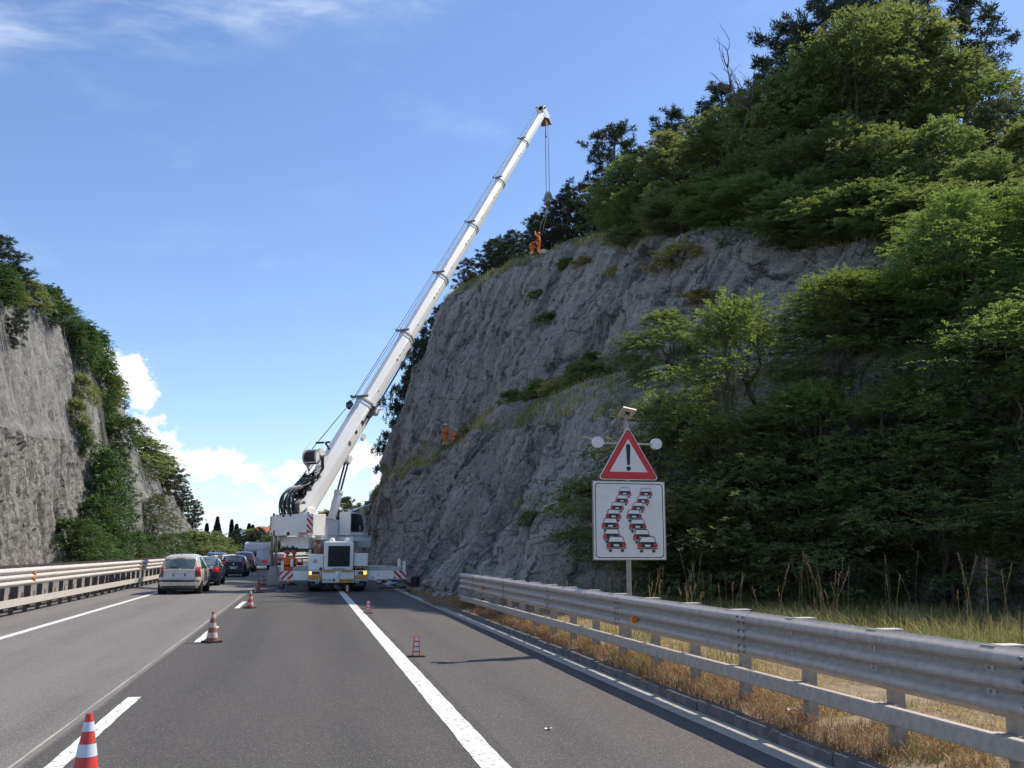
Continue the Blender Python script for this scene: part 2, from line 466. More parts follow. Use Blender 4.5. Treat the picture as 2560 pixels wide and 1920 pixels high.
def np_mesh(name, verts, faces, mats, smooth=False, midx=None):
    """faces: array (n,k) with one k, or list of arrays"""
    me = bpy.data.meshes.new(name)
    verts = np.asarray(verts, dtype=np.float32)
    fl = faces if isinstance(faces, list) else [faces]
    fl = [np.asarray(f, dtype=np.int32) for f in fl if len(f)]
    nl = sum(f.size for f in fl); nf = sum(len(f) for f in fl)
    me.vertices.add(len(verts)); me.vertices.foreach_set('co', verts.ravel())
    me.loops.add(nl); me.polygons.add(nf)
    me.loops.foreach_set('vertex_index', np.concatenate([f.ravel() for f in fl]))
    tot = np.concatenate([np.full(len(f), f.shape[1], np.int32) for f in fl])
    st = np.concatenate([[0], np.cumsum(tot)[:-1]]).astype(np.int32)
    me.polygons.foreach_set('loop_start', st)
    me.polygons.foreach_set('loop_total', tot)
    if midx is not None:
        me.polygons.foreach_set('material_index', np.asarray(midx, np.int32))
    me.polygons.foreach_set('use_smooth', np.full(nf, bool(smooth)))
    for m in (mats if isinstance(mats, (list, tuple)) else [mats]):
        me.materials.append(m)
    me.update(calc_edges=True)
    me.validate()
    return me


class MB:
    """collects shapes in one mesh; F is an optional 4x4 frame applied to everything added"""
    def __init__(self, F=None):
        self.v = []; self.f = []; self.mi = []; self.F = F

    def add(self, vs, fs, mi=0):
        o = len(self.v)
        for p in vs:
            p = Vector(p)
            self.v.append(tuple(self.F @ p) if self.F is not None else tuple(p))
        for f in fs:
            self.f.append(tuple(i + o for i in f)); self.mi.append(mi)
        return self

    def box(self, a, b, mi=0):
        (x0, y0, z0), (x1, y1, z1) = a, b
        vs = [(x0, y0, z0), (x1, y0, z0), (x1, y1, z0), (x0, y1, z0), (x0, y0, z1), (x1, y0, z1), (x1, y1, z1), (x0, y1, z1)]
        return self.add(vs, [(3, 2, 1, 0), (4, 5, 6, 7), (0, 1, 5, 4), (1, 2, 6, 5), (2, 3, 7, 6), (3, 0, 4, 7)], mi)

    def prism(self, poly, axis, a, b, mi=0):
        """poly: 2-D points; axis 'x','y','z' is the extrusion axis, from a to b"""
        def P(p, t):
            return {'x': (t, p[0], p[1]), 'y': (p[0], t, p[1]), 'z': (p[0], p[1], t)}[axis]
        n = len(poly)
        vs = [P(p, a) for p in poly] + [P(p, b) for p in poly]
        fs = [tuple(range(n))[::-1], tuple(range(n, 2 * n))] + [(i, (i + 1) % n, n + (i + 1) % n, n + i) for i in range(n)]
        return self.add(vs, fs, mi)

    def cyl(self, p0, p1, r0, r1=None, n=12, mi=0, caps=True):
        r1 = r0 if r1 is None else r1
        p0 = Vector(p0); p1 = Vector(p1); d = (p1 - p0)
        if d.length < 1e-6: return self
        d.normalize()
        a = d.orthogonal().normalized(); b = d.cross(a)
        vs = []
        for p, r in ((p0, r0), (p1, r1)):
            for i in range(n):
                t = 2 * math.pi * i / n
                vs.append(p + a * (r * math.cos(t)) + b * (r * math.sin(t)))
        fs = [(i, (i + 1) % n, n + (i + 1) % n, n + i) for i in range(n)]
        if caps: fs += [tuple(range(n))[::-1], tuple(range(n, 2 * n))]
        return self.add(vs, fs, mi)

    def tube(self, pts, r, n=6, mi=0):
        pts = [Vector(p) for p in pts]
        rs = r if isinstance(r, (list, tuple)) else [r] * len(pts)
        vs = []; prev = None
        for i, p in enumerate(pts):
            d = (pts[min(i + 1, len(pts) - 1)] - pts[max(i - 1, 0)])
            d = d.normalized() if d.length > 1e-9 else Vector((0, 0, 1))
            if prev is None:
                a = d.orthogonal().normalized()
            else:
                a = prev - d * prev.dot(d)
                a = a.normalized() if a.length > 1e-6 else d.orthogonal().normalized()
            prev = a; b = d.cross(a)
            for k in range(n):
                t = 2 * math.pi * k / n
                vs.append(p + (a * math.cos(t) + b * math.sin(t)) * rs[i])
        m = len(pts); fs = []
        for i in range(m - 1):
            for k in range(n):
                fs.append((i * n + k, i * n + (k + 1) % n, (i + 1) * n + (k + 1) % n, (i + 1) * n + k))
        fs += [tuple(range(n))[::-1], tuple(range((m - 1) * n, m * n))]
        return self.add(vs, fs, mi)

    def lathe(self, prof, c=(0, 0, 0), n=20, mi=0, axis='z', caps=False):
        vs = []
        for r, z in prof:
            for i in range(n):
                t = 2 * math.pi * i / n
                x, y = r * math.cos(t), r * math.sin(t)
                q = {'z': (x, y, z), 'x': (z, x, y), 'y': (x, z, y)}[axis]
                vs.append((c[0] + q[0], c[1] + q[1], c[2] + q[2]))
        m = len(prof); fs = []
        for i in range(m - 1):
            for k in range(n):
                fs.append((i * n + k, i * n + (k + 1) % n, (i + 1) * n + (k + 1) % n, (i + 1) * n + k))
        if caps: fs += [tuple(range(n))[::-1], tuple(range((m - 1) * n, m * n))]
        return self.add(vs, fs, mi)

    def build(self, name, mat, parent=None, org=None, smooth=False, bevel=0.0, seg=2):
        v = np.array(self.v, dtype=np.float64)
        if org is not None:
            v = v - np.array(org)
        me = bpy.data.meshes.new(name)
        me.from_pydata(v.tolist(), [], self.f)
        for m in (mat if isinstance(mat, (list, tuple)) else [mat]):
            me.materials.append(m)
        me.polygons.foreach_set('material_index', self.mi)
        if smooth is True:
            me.polygons.foreach_set('use_smooth', [True] * len(me.polygons))
        me.update()
        o = mesh_obj(name, me, None, parent)
        if smooth == 'auto' or bevel:
            me.polygons.foreach_set('use_smooth', [True] * len(me.polygons))
            if bevel:
                bv = o.modifiers.new('Bevel', 'BEVEL'); bv.width = bevel; bv.segments = seg; bv.limit_method = 'ANGLE'; bv.angle_limit = R(35)
                bv.harden_normals = False
            try:
                me.set_sharp_from_angle(angle=R(38))
            except Exception:
                pass
        return o


def text(name, body, frame, size, mat, parent=None, org=(0, 0, 0), align='CENTER', sx=1.0, bold=0.0):
    """frame: 4x4 with x along the line, y up the letters, z towards the reader"""
    c = bpy.data.curves.new(name, 'FONT')
    c.body = body; c.size = size; c.align_x = align; c.align_y = 'CENTER'; c.extrude = 0.001; c.offset = bold
    c.materials.append(mat)
    tmp = bpy.data.objects.new(name, c); COL.objects.link(tmp)
    me = bpy.data.meshes.new_from_object(tmp.evaluated_get(bpy.context.evaluated_depsgraph_get()))
    bpy.data.objects.remove(tmp); bpy.data.curves.remove(c)
    me.name = name
    if not me.materials: me.materials.append(mat)
    o = bpy.data.objects.new(name, me)
    link(o, parent)
    Mx = frame.copy()
    Mx.translation = Mx.translation - Vector(org)
    o.matrix_local = Mx @ Matrix.Diagonal((sx, 1, 1, 1))
    return o


def face_frame(pos, right, up):
    r = Vector(right).normalized(); u = Vector(up).normalized(); n = r.cross(u)
    return Matrix(((r.x, u.x, n.x, pos[0]), (r.y, u.y, n.y, pos[1]), (r.z, u.z, n.z, pos[2]), (0, 0, 0, 1)))


def copy_tree(o, parent=None):
    c = o.copy()
    COL.objects.link(c)
    c.parent = parent
    for ch in list(o.children):
        copy_tree(ch, c)
    return c


# ------------------------------------------------------------------ numpy noise
def _h(ix, iy, iz, seed):
    h = (ix.astype(np.int64) * 374761393 + iy.astype(np.int64) * 668265263 + iz.astype(np.int64) * 2147483647 + seed * 974711) & 0xffffffff
    h = ((h ^ (h >> 13)) * 1274126177) & 0xffffffff
    h = (h ^ (h >> 16)) & 0xffffffff
    h = (h * 2246822519) & 0xffffffff
    return ((h ^ (h >> 15)) & 0xffffff) / float(0xffffff)


def vnoise(p, seed=0):
    i = np.floor(p).astype(np.int64); f = p - i
    f = f * f * f * (f * (f * 6 - 15) + 10)
    r = 0
    for dx in (0, 1):
        for dy in (0, 1):
            for dz in (0, 1):
                wx = f[..., 0] if dx else 1 - f[..., 0]
                wy = f[..., 1] if dy else 1 - f[..., 1]
                wz = f[..., 2] if dz else 1 - f[..., 2]
                r = r + wx * wy * wz * _h(i[..., 0] + dx, i[..., 1] + dy, i[..., 2] + dz, seed)
    return r * 2 - 1


def fbm(p, octv=4, seed=0, gain=.5):
    s = 0; a = 1.0; q = p.copy(); t = 0
    for o in range(octv):
        s = s + a * vnoise(q, seed + o * 17); t += a
        q = q * 2.03 + 11.3; a *= gain
    return s / t


def voronoi2(p, seed=0):
    """p (...,2): returns F1, F2, random id"""
    i = np.floor(p).astype(np.int64)
    f1 = np.full(p.shape[:-1], 9.0); f2 = f1.copy(); idr = np.zeros_like(f1); ox = np.zeros_like(f1); oy = np.zeros_like(f1)
    z = np.zeros_like(i[..., 0])
    for dx in (-1, 0, 1):
        for dy in (-1, 0, 1):
            cx_ = i[..., 0] + dx; cy_ = i[..., 1] + dy
            px = cx_ + _h(cx_, cy_, z, seed); py = cy_ + _h(cx_, cy_, z + 1, seed)
            d = np.hypot(px - p[..., 0], py - p[..., 1])
            rid = _h(cx_, cy_, z + 2, seed)
            near = d < f1
            f2 = np.where(near, f1, np.minimum(f2, d))
            idr = np.where(near, rid, idr)
            ox = np.where(near, p[..., 0] - px, ox); oy = np.where(near, p[..., 1] - py, oy)
            f1 = np.where(near, d, f1)
    return f1, f2, idr, ox, oy


def facets(p, seed, amp, tilt):
    """blocky relief: every cell its own height and its own slant"""
    f1, f2, r, ox, oy = voronoi2(p, seed)
    a = (r * 7.31) % 1 - .5; b = (r * 13.7) % 1 - .5
    return (r - .5) * 2 * amp + (a * ox + b * oy) * 2 * tilt, np.clip(1 - (f2 - f1) / .12, 0, 1), r


def smooth1(a, k, axis=0):
    """box-ish smoothing with clamped ends"""
    if k < 1: return a
    w_ = np.hanning(2 * k + 3)[1:-1]; w_ /= w_.sum()
    pad = [(0, 0)] * a.ndim; pad[axis] = (k, k)
    b = np.pad(a, pad, mode='edge')
    out = 0
    n = a.shape[axis]
    for j, ww in enumerate(w_):
        sl = [slice(None)] * a.ndim; sl[axis] = slice(j, j + n)
        out = out + ww * b[tuple(sl)]
    return out


# the road runs straight along +Y, then bends gently to the right
BEND_Y, BEND_R = 100.0, 600.0


def rp(x, y, z=0.0):
    if y <= BEND_Y: return (x, y, z)
    t = (y - BEND_Y) / BEND_R
    return (BEND_R - (BEND_R - x) * math.cos(t), BEND_Y + (BEND_R - x) * math.sin(t), z)


def rdir(y):
    t = 0 if y <= BEND_Y else (y - BEND_Y) / BEND_R
    return t


def ysteps(y0, y1):
    ys = [y0]
    while ys[-1] < y1 - 1e-6:
        y = ys[-1]
        st = 1e9 if y < BEND_Y else 6.0
        nx = min(y1, y + st)
        if y < BEND_Y: nx = min(nx, BEND_Y)
        ys.append(nx)
    return ys


def strip(name, x0, x1, y0, y1, z, mat, parent=None, wob=0.0, seed=1, step=None):
    rng = random.Random(seed)
    ys = ysteps(y0, y1)
    if step:
        ys = [y0 + (y1 - y0) * i / max(1, int((y1 - y0) / step)) for i in range(max(1, int((y1 - y0) / step)) + 1)]
    mb = MB(); vs = []
    for y in ys:
        vs.append(rp(x0 + rng.uniform(-wob, wob), y, z)); vs.append(rp(x1 + rng.uniform(-wob, wob), y, z))
    mb.add(vs, [(2 * i, 2 * i + 1, 2 * i + 3, 2 * i + 2) for i in range(len(ys) - 1)])
    return mb.build(name, mat, parent)


# ------------------------------------------------------------------ ground and road
g = MB()
g.add([(-2500, -300, -.25), (2500, -300, -.25), (2500, 4000, -.25), (-2500, 4000, -.25)], [(0, 1, 2, 3)])
tag(g.build('ground', M['ground_green']), kind='structure')

road = empty('road'); tag(road, kind='structure')
strip('asphalt_lane', -8.6, -2.30, -12, 420, 0.0, M['asphalt_old'], road)
strip('asphalt_lane', -2.30, 1.92, -12, 420, 0.004, M['asphalt_new'], road)
strip('asphalt_shoulder', 1.92, 4.22, -12, 420, 0.002, M['asphalt_shoulder'], road)
strip('asphalt_joint', -2.335, -2.285, -2, 110, 0.0075, M['steel_post'], road, wob=.014, seed=4, step=.8)
strip('asphalt_joint', -2.425, -2.405, -2, 90, 0.004, M['gutter_concrete'], road, wob=.008, seed=5, step=.7)
strip('edge_line', -6.32, -6.12, -4, 420, 0.005, M['paint_white'], road, wob=0)
for i in range(10):
    y0 = 9.25 + 11.72 * i - 11.72
    strip('lane_dash', -2.12, -1.96, y0, y0 + 4.2, 0.0095, M['paint_white'], road, wob=.007, seed=10 + i, step=.25 if i < 5 else None)
strip('edge_line', 1.545, 1.80, -4, 60, 0.0095, M['paint_white'], road, wob=.007, seed=31, step=.3)
strip('edge_line', 1.545, 1.80, 60, 420, 0.0095, M['paint_white'], road)
strip('gutter', 4.22, 4.525, -12, 140, 0.004, M['gutter_concrete'], road)
opp = empty('opposite_carriageway'); tag(opp, kind='structure')
strip('asphalt_lane', -20.4, -9.3, -12, 420, 0.0, M['asphalt_old'], opp)
strip('median_bed', -9.3, -8.6, -12, 420, -0.02, M['soil'], opp)
strip('edge_line', -10.1, -9.9, -4, 420, 0.005, M['paint_white'], opp)
strip('edge_line', -17.4, -17.2, -4, 420, 0.005, M['paint_white'], opp)

kerb = empty('kerb'); tag(kerb, kind='structure')
km = []
for k in range(3):
    rr_ = random.Random(k)
    mb = MB()
    prof = [(4.52, -.1), (4.52, .085), (4.545, .115), (4.66, .118), (4.66, -.1)]
    j = [(p[0] + rr_.uniform(-.006, .006), p[1] + rr_.uniform(-.006, .006) if p[1] > 0 else p[1]) for p in prof]
    mb.prism([(a, b) for a, b in j][::-1], 'y', 0.008, 0.992)
    o = mb.build('kerb_stone', M['kerb_concrete'], kerb, bevel=.008)
    km.append(o)
for i in range(52):
    o = km[i] if i < 3 else km[i % 3].copy()
    if i >= 3: COL.objects.link(o); o.parent = kerb
    o.location = (random.Random(i).uniform(-.006, .006), -10 + i * 1.0, random.Random(i + 99).uniform(-.012, .008))


# ------------------------------------------------------------------ cliffs
def make_cliff(name, stations, segs, ystep, mat, sgn, disp, smooth_y, rib, soilfn):
    """stations: rows of (Y, [(X,z),...]); segs: samples per profile segment"""
    Ys = np.array([s[0] for s in stations], float)
    P = np.array([s[1] for s in stations], float)               # (ns, np, 2)
    yy = np.arange(Ys[0], Ys[-1] + 1e-6, ystep)
    prof = np.stack([[np.interp(yy, Ys, P[:, k, c]) for c in (0, 1)] for k in range(P.shape[1])], 0)  # (np,2,ny)
    prof = smooth1(prof, int(smooth_y / ystep), axis=2)
    rows = []; seg_id = []
    for k, n in enumerate(segs):
        for j in range(n):
            t = j / n
            rows.append(prof[k] * (1 - t) + prof[k + 1] * t); seg_id.append(k + t)
    rows.append(prof[-1]); seg_id.append(len(segs))
    G = np.stack(rows, 0)                                       # (nv,2,ny)
    G = smooth1(G, 3, axis=0)
    X = G[:, 0, :].T; Z = G[:, 1, :].T                          # (ny,nv)
    Yg = np.repeat(yy[:, None], X.shape[1], 1)
    sid = np.repeat(np.array(seg_id)[None, :], len(yy), 0)
    dXv = np.gradient(X, axis=1); dZv = np.gradient(Z, axis=1)
    L = np.hypot(dXv, dZv) + 1e-9
    nx, nz = -dZv / L * sgn, dXv / L * sgn                       # outward normal in the section
    base = np.stack([X, Yg, Z], -1)
    # relief
    arc = np.cumsum(L, axis=1)
    big = fbm(base / 9.0, 4, 3) * disp[0]
    lean = arc * rib[1]
    wq = fbm(base / 3.0, 3, 41)
    w2_ = fbm(base / 1.1, 2, 78)
    soil = np.clip(soilfn(sid, Yg, Z), 0, 1)
    wr = 1 - .85 * np.clip(soil, 0, 1)
    U = Yg + lean + X * .12
    q = np.stack([U / rib[0] + wq * .2, arc / 12.0, np.zeros_like(Yg)], -1)
    ribs = (1 - np.abs(fbm(q, 3, 9)) * 2.2) * disp[1]
    fa, ca, ia = facets(np.stack([U / 4.2 + wq * .12, arc / 7.0 + wq * .15], -1), 3, disp[2] * 1.1, disp[2] * 1.0)
    fb, cb_, cid = facets(np.stack([U / 1.35 + wq * .08, arc / 3.2 + w2_ * .1], -1), 5, disp[2] * .7, disp[2] * .9)
    fc_, cc_, id2 = facets(np.stack([U / .50 + w2_ * .08, arc / 1.15 + w2_ * .12], -1), 6, disp[2] * .36, disp[2] * .6)
    gv = fbm(np.stack([U / .62 + w2_ * .10, arc / 11.0, np.zeros_like(Yg)], -1), 3, 57, .6)
    gv2 = fbm(np.stack([U / 1.6 + wq * .2, arc / 16.0, np.zeros_like(Yg) + 3.3], -1), 2, 58, .6)
    groove = np.clip(-(gv * 1.3 + gv2 * .9), 0, 1)
    crack = np.clip(cb_ * .75 + cc_ * .25 + np.clip(groove * 2.4 - .6, 0, 1) * .5, 0, 1)
    fine = fbm(base / .45, 3, 22, .6) * disp[3] * .5
    d = big + wr * (ribs + gv * .26 + gv2 * .30 + fa + fb + fc_ - cb_ * disp[2] * .5 + fine) + (1 - wr) * fine * .6
    X2 = X + nx * d; Z2 = Z + nz * d
    V = np.stack([X2, Yg + fbm(base / 1.3, 2, 91) * .12, Z2], -1)
    ny, nv = X.shape
    idx = np.arange(ny * nv).reshape(ny, nv)
    F_ = np.stack([idx[:-1, :-1], idx[1:, :-1], idx[1:, 1:], idx[:-1, 1:]], -1).reshape(-1, 4)
    if sgn > 0: F_ = F_[:, ::-1]
    jit = np.random.default_rng(8).normal(0, 1, V.shape) * np.array([.035, .03, .045]) * wr[..., None]
    V = V + jit
    me = np_mesh(name, V.reshape(-1, 3), F_, mat, smooth=False)
    for an, arr in (('soil', soil), ('cell', cid), ('crack', crack * wr)):
        a = me.attributes.new(an, 'FLOAT', 'POINT'); a.data.foreach_set('value', arr.astype(np.float32).ravel())
    o = mesh_obj(name, me)
    tag(o, kind='structure')
    return o, V, nx, nz


rst = [  # Y, base, ledge outer, ledge inner, rim, hill, hill, hill
    (2,   [(17.5, -.3), (18, .3), (22, 5.5), (23, 6.2), (27, 8.5), (33, 10.5), (45, 15), (75, 24)]),
    (18,  [(16.6, -.3), (17, .3), (20, 6.3), (21.5, 6.9), (25.5, 9.0), (32, 11.0), (44, 17), (75, 28)]),
    (25,  [(14.9, -.3), (15.3, .3), (18.4, 6.9), (19.8, 7.5), (24.8, 9.8), (30.5, 12.2), (43, 18.5), (75, 29.5)]),
    (28.5, [(12.9, -.3), (13.3, .3), (16.6, 7.7), (20.6, 8.7), (24.1, 11.6), (29.5, 13.4), (42.5, 19.5), (75, 30.5)]),
    (31,  [(8.6, -.3), (9.0, .3), (12.6, 7.0), (20.2, 9.3), (23.4, 12.6), (29, 14.6), (42, 20.3), (75, 31.3)]),
    (33,  [(5.7, -.3), (5.9, .3), (10.9, 7.3), (19.6, 9.7), (22.8, 13.6), (28.4, 15.7), (41.5, 21.3), (75, 32)]),
    (37,  [(5.3, -.3), (5.5, .3), (11.2, 8.0), (18.0, 9.9), (21.8, 15.1), (27.6, 17.2), (41, 22.8), (75, 33)]),
    (42,  [(5.2, -.3), (5.4, .3), (11.3, 8.4), (16.0, 10.1), (20.4, 16.8), (26, 18.7), (40, 24.5), (75, 34)]),
    (48,  [(5.0, -.3), (5.2, .3), (10.8, 8.9), (14.0, 10.1), (19.2, 18.4), (25, 20.6), (40, 26), (75, 35)]),
    (56,  [(5.1, -.3), (5.3, .3), (10.6, 9.5), (12.5, 10.2), (18.5, 21.2), (24, 22.8), (40, 27.5), (75, 36)]),
    (62,  [(5.2, -.3), (5.4, .3), (10.2, 9.5), (11.7, 10.0), (17.4, 22.9), (23, 23.9), (38, 28), (75, 36)]),
    (70,  [(5.3, -.3), (5.5, .3), (9.6, 9.1), (10.7, 9.4), (16.1, 24.0), (21.5, 24.9), (36, 28.5), (75, 36)]),
    (78,  [(5.4, -.3), (5.5, .3), (8.4, 8.2), (9.2, 8.6), (15.7, 25.5), (21, 26.2), (36, 29), (75, 36)]),
    (86,  [(5.3, -.3), (5.4, .3), (7.4, 7.7), (8.0, 8.1), (15.1, 26.9), (20, 27.4), (35, 29), (75, 36)]),
    (95,  [(5.1, -.3), (5.2, .3), (6.3, 7.2), (6.8, 7.5), (13.4, 27.4), (19, 27.6), (35, 29), (75, 35)]),
    (101, [(5.6, -.3), (5.7, .3), (7.2, 7.0), (7.7, 7.3), (14.2, 26.4), (20, 26.8), (35, 28), (75, 34)]),
    (108, [(9.0, -.3), (9.2, .3), (11.5, 6.5), (12.3, 6.8), (19.5, 21.0), (24, 23), (38, 26), (75, 33)]),
    (118, [(14, -.3), (14.4, .3), (18, 5), (19, 5.3), (25, 14.0), (30, 16), (42, 22), (75, 30)]),
    (140, [(26, -.3), (26.5, .3), (29, 2.5), (30, 2.7), (35, 6.0), (40, 8), (50, 12), (75, 18)]),
]
RY = np.array([s[0] for s in rst], float); RP = np.array([s[1] for s in rst], float)


def rprof(Y):
    return np.array([[np.interp(Y, RY, RP[:, k, c]) for c in (0, 1)] for k in range(RP.shape[1])])


def rhill(X, Y):
    p = rprof(Y)
    return float(np.interp(X, p[:, 0], p[:, 1]))


def rsoil(sid, Y, Z):
    s = np.zeros_like(sid)
    s = np.where((sid > 1.86) & (sid < 3.10), .50, s)
    s = np.where((sid > 3.93), .38 + (sid - 3.93) * 2.6, s)
    s = np.where(sid > 4.15, 1.2, s)
    s = np.where(sid < .9, .5, s)
    s = s + np.where((Y > 50) & (Y < 100) & (sid > 3.95), .08, 0)
    return s


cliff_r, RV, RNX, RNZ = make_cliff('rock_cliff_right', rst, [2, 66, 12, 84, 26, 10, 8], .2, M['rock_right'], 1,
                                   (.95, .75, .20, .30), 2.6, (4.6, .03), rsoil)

lst = []
for Y, H in ((38, 19.5), (70, 21.2), (86, 22.2), (95, 23.8), (104, 25.0), (118, 25.2), (130, 23.2), (142, 19.5), (156, 17), (172, 15.4), (190, 13.5), (212, 10.6), (232, 7.5), (262, 2.0)):
    bx = -20.9
    lst.append((Y, [(bx + .5, -.3), (bx, .4), (bx - 1.5, H * .5), (bx - 2.2, H * .54), (bx - 4.6, H), (bx - 12, H + 2.5), (bx - 45, H + 5)]))
LYs = np.array([s[0] for s in lst], float); LP = np.array([s[1] for s in lst], float)


def lprof(Y):
    return np.array([[np.interp(Y, LYs, LP[:, k, c]) for c in (0, 1)] for k in range(LP.shape[1])])


def lsoil(sid, Y, Z):
    s = np.where(sid > 3.93, .35 + (sid - 3.93) * 4, 0)
    s = np.where(sid > 4.1, 1.2, s)
    return np.where(sid < .9, .8, s)


def lface(Y, z):
    """X of the left rock face at height z"""
    p = lprof(Y)[:5]
    return float(np.interp(z, p[:, 1], p[:, 0]))


def rface(Y, z):
    p = rprof(Y)[:5]
    return float(np.interp(z, p[:, 1], p[:, 0]))


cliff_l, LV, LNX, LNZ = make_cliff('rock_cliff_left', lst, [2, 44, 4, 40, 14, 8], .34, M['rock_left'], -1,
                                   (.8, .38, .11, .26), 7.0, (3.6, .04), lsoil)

# verge between the kerb and the rock / trees
yy = np.arange(-10, 60.01, .5); uu = np.linspace(0, 1, 26)
Yv, Uv = np.meshgrid(yy, uu, indexing='ij')
xin = 4.655
xo = np.interp(yy, RY, RP[:, 1, 0]) + 1.0
Xv = xin + (xo[:, None] - xin) * Uv
dd = Xv - xin
Zv = .105 + .06 * np.clip(dd / .8, 0, 1) + .10 * np.clip((dd - 2) / 6, 0, 1)
pv = np.stack([Xv, Yv, np.zeros_like(Xv)], -1)
Zv = Zv + np.clip(dd / .5, 0, 1) * (fbm(pv / 1.1, 3, 5) * .05 + fbm(pv / 4, 2, 6) * .05) - np.where(dd < .01, .03, 0)
ii = np.arange(Xv.size).reshape(Xv.shape)
Fv = np.stack([ii[:-1, :-1], ii[:-1, 1:], ii[1:, 1:], ii[1:, :-1]], -1).reshape(-1, 4)
vo = mesh_obj('verge', np_mesh('verge', np.stack([Xv, Yv, Zv], -1).reshape(-1, 3), Fv, M['soil'], smooth=True))
tag(vo, kind='structure')


def vz(X, Y):
    i = min(max(int(round((Y + 10) / .5)), 0), len(yy) - 1)
    return float(np.interp(X, Xv[i], Zv[i]))


# ------------------------------------------------------------------ guardrails
def thrie(x, ztop, h=.5, dep=.085, side=-1, t=.005):
    """three-wave beam section as a closed polygon of (x,z); side -1: ridges point to -x"""
    pts = []
    n = 30
    for i in range(n + 1):
        u = i / n
        ph = u * 3
        s = .5 - .5 * math.cos(2 * math.pi * ph)          # 0 at edges and between ridges
        s = min(1, s * 1.25) ** .8
        pts.append((x + side * dep * s, ztop - h * u))
    back = [(p[0] - side * t, p[1]) for p in pts]
    return pts + back[::-1]


def sweep(mb, poly, y0, y1, n=1, f=None):
    k = len(poly); vs = []
    f = f or (lambda x, y, z: (x, y, z))
    for i in range(n + 1):
        y = y0 + (y1 - y0) * i / n
        vs += [f(p[0], y, p[1]) for p in poly]
    fs = [tuple(range(k)), tuple(range(n * k, n * k + k))[::-1]]
    for i in range(n):
        for j in range(k):
            fs.append((i * k + j, (i + 1) * k + j, (i + 1) * k + (j + 1) % k, i * k + (j + 1) % k))
    return mb.add(vs, fs)


def shared(name, o0, parent, loc):
    o = o0.copy(); COL.objects.link(o); o.parent = parent; o.location = loc; return o


gr = empty('guardrail', (4.98, 20, 0), 0, 'grey three-wave steel guardrail beside the dry grass on the right', 'guardrail')
GO = (4.98, 20, 0)
RAIL_X = 4.93            # back plane of the beam; ridges stand 8.5 cm towards the road
y_end = 30.9
segs = [(-3.2, 1.3), (1.3, 5.8), (5.8, 10.3), (10.3, 14.8), (14.8, 19.3), (19.3, 23.8), (23.8, 28.3), (28.3, y_end)]


def rtop(y):
    return 1.185 - .0021 * y


for i, (a, b) in enumerate(segs):
    mb = MB()
    off = -.006 * (i % 2)
    k = thrie(RAIL_X + off, 0)
    vs = []
    sweep(mb, k, a, b + (.22 if i < len(segs) - 1 else 0), 1, lambda x, y, z: (x, y, z + rtop(y)))
    mb.build('beam', M['galv'], gr, GO, smooth='auto')
    mb = MB()
    c = [(4.925 + off, 0), (4.925 + off, -.015), (4.945 + off, -.03), (4.945 + off, -.115), (4.925 + off, -.13), (4.925 + off, -.145), (4.955 + off, -.145), (4.985 + off, -.12), (4.985 + off, -.02), (4.955 + off, 0)]
    c = [(4.905 + off, -.012), (4.915 + off, 0), (4.985 + off, 0), (4.985 + off, -.006), (4.918 + off, -.008), (4.918 + off, -.137), (4.985 + off, -.139), (4.985 + off, -.145), (4.915 + off, -.145), (4.905 + off, -.133)]
    sweep(mb, c, a, b + (.15 if i < len(segs) - 1 else 0), 1, lambda x, y, z: (x - .025, y, z + .575 - .0050 * y))
    mb.build('lower_rail', M['galv'], gr, GO, smooth='auto')

bolt0 = slot0 = None
post_ys = [-2.6 + 1.5 * i for i in range(23)]
pm_ = MB()
# open channel post, 1.2 m tall (local origin at its foot)
cp = [(-.055, -.055), (.055, -.055), (.055, -.030), (.049, -.030), (.049, -.049), (-.049, -.049), (-.049, .049), (.049, .049), (.049, .030), (.055, .030), (.055, .055), (-.055, .055)]
pm_.prism(cp, 'z', -.35, .93)
post0 = pm_.build('post', M['galv_old'], gr)
sp = MB(); sp.box((-.20, -.05, .47), (-.056, .05, .90)); sp0 = sp.build('spacer', M['galv'], gr)
sp = MB(); sp.box((-.20, -.075, .935), (.075, .075, .943)); st0 = sp.build('top_plate', M['galv_bright'], gr)
lk = MB(); lk.box((-.18, -.04, .20), (-.056, .04, .215)); lk0 = lk.build('bracket', M['galv_old'], gr)
lk = MB(); lk.box((-.18, -.12, .335), (-.06, .12, .348)); lq0 = lk.build('strap', M['galv_old'], gr)
bt = MB(); bt.lathe([(0.0, -.016), (.011, -.014), (.016, -.004), (.016, .004)], n=8, axis='x')
bt0 = bt.build('bolt', M['steel_grey'], gr, smooth=True)
sl = MB(); sl.box((-.002, -.03, -.014), (.003, .03, .014)); sl.box((-.004, .022, -.02), (.002, .03, .02))
sl0 = sl.build('bolt_slot', M['steel_dark'], gr)
protos = (post0, sp0, lk0, lq0, bt0, sl0)
for n_, y in enumerate(post_ys):
    zt = rtop(y)
    bz = zt - .95
    for pr, loc in ((st0, (5.11, y, bz)), (post0, (5.11, y, bz)), (sp0, (5.11, y, bz)), (lk0, (5.11, y, .575 - .0050 * y - .355)), (lq0, (5.11, y, .575 - .0050 * y - .355))):
        shared(pr.name.split('.')[0], pr, gr, (loc[0] - GO[0], loc[1] - GO[1], loc[2] - GO[2]))
    for dz in (-.1667, -.3333):
        shared('bolt', bt0, gr, (4.918 - GO[0], y - GO[1], zt + dz))
        shared('bolt_slot', sl0, gr, (4.921 - GO[0], y - GO[1], zt + dz))
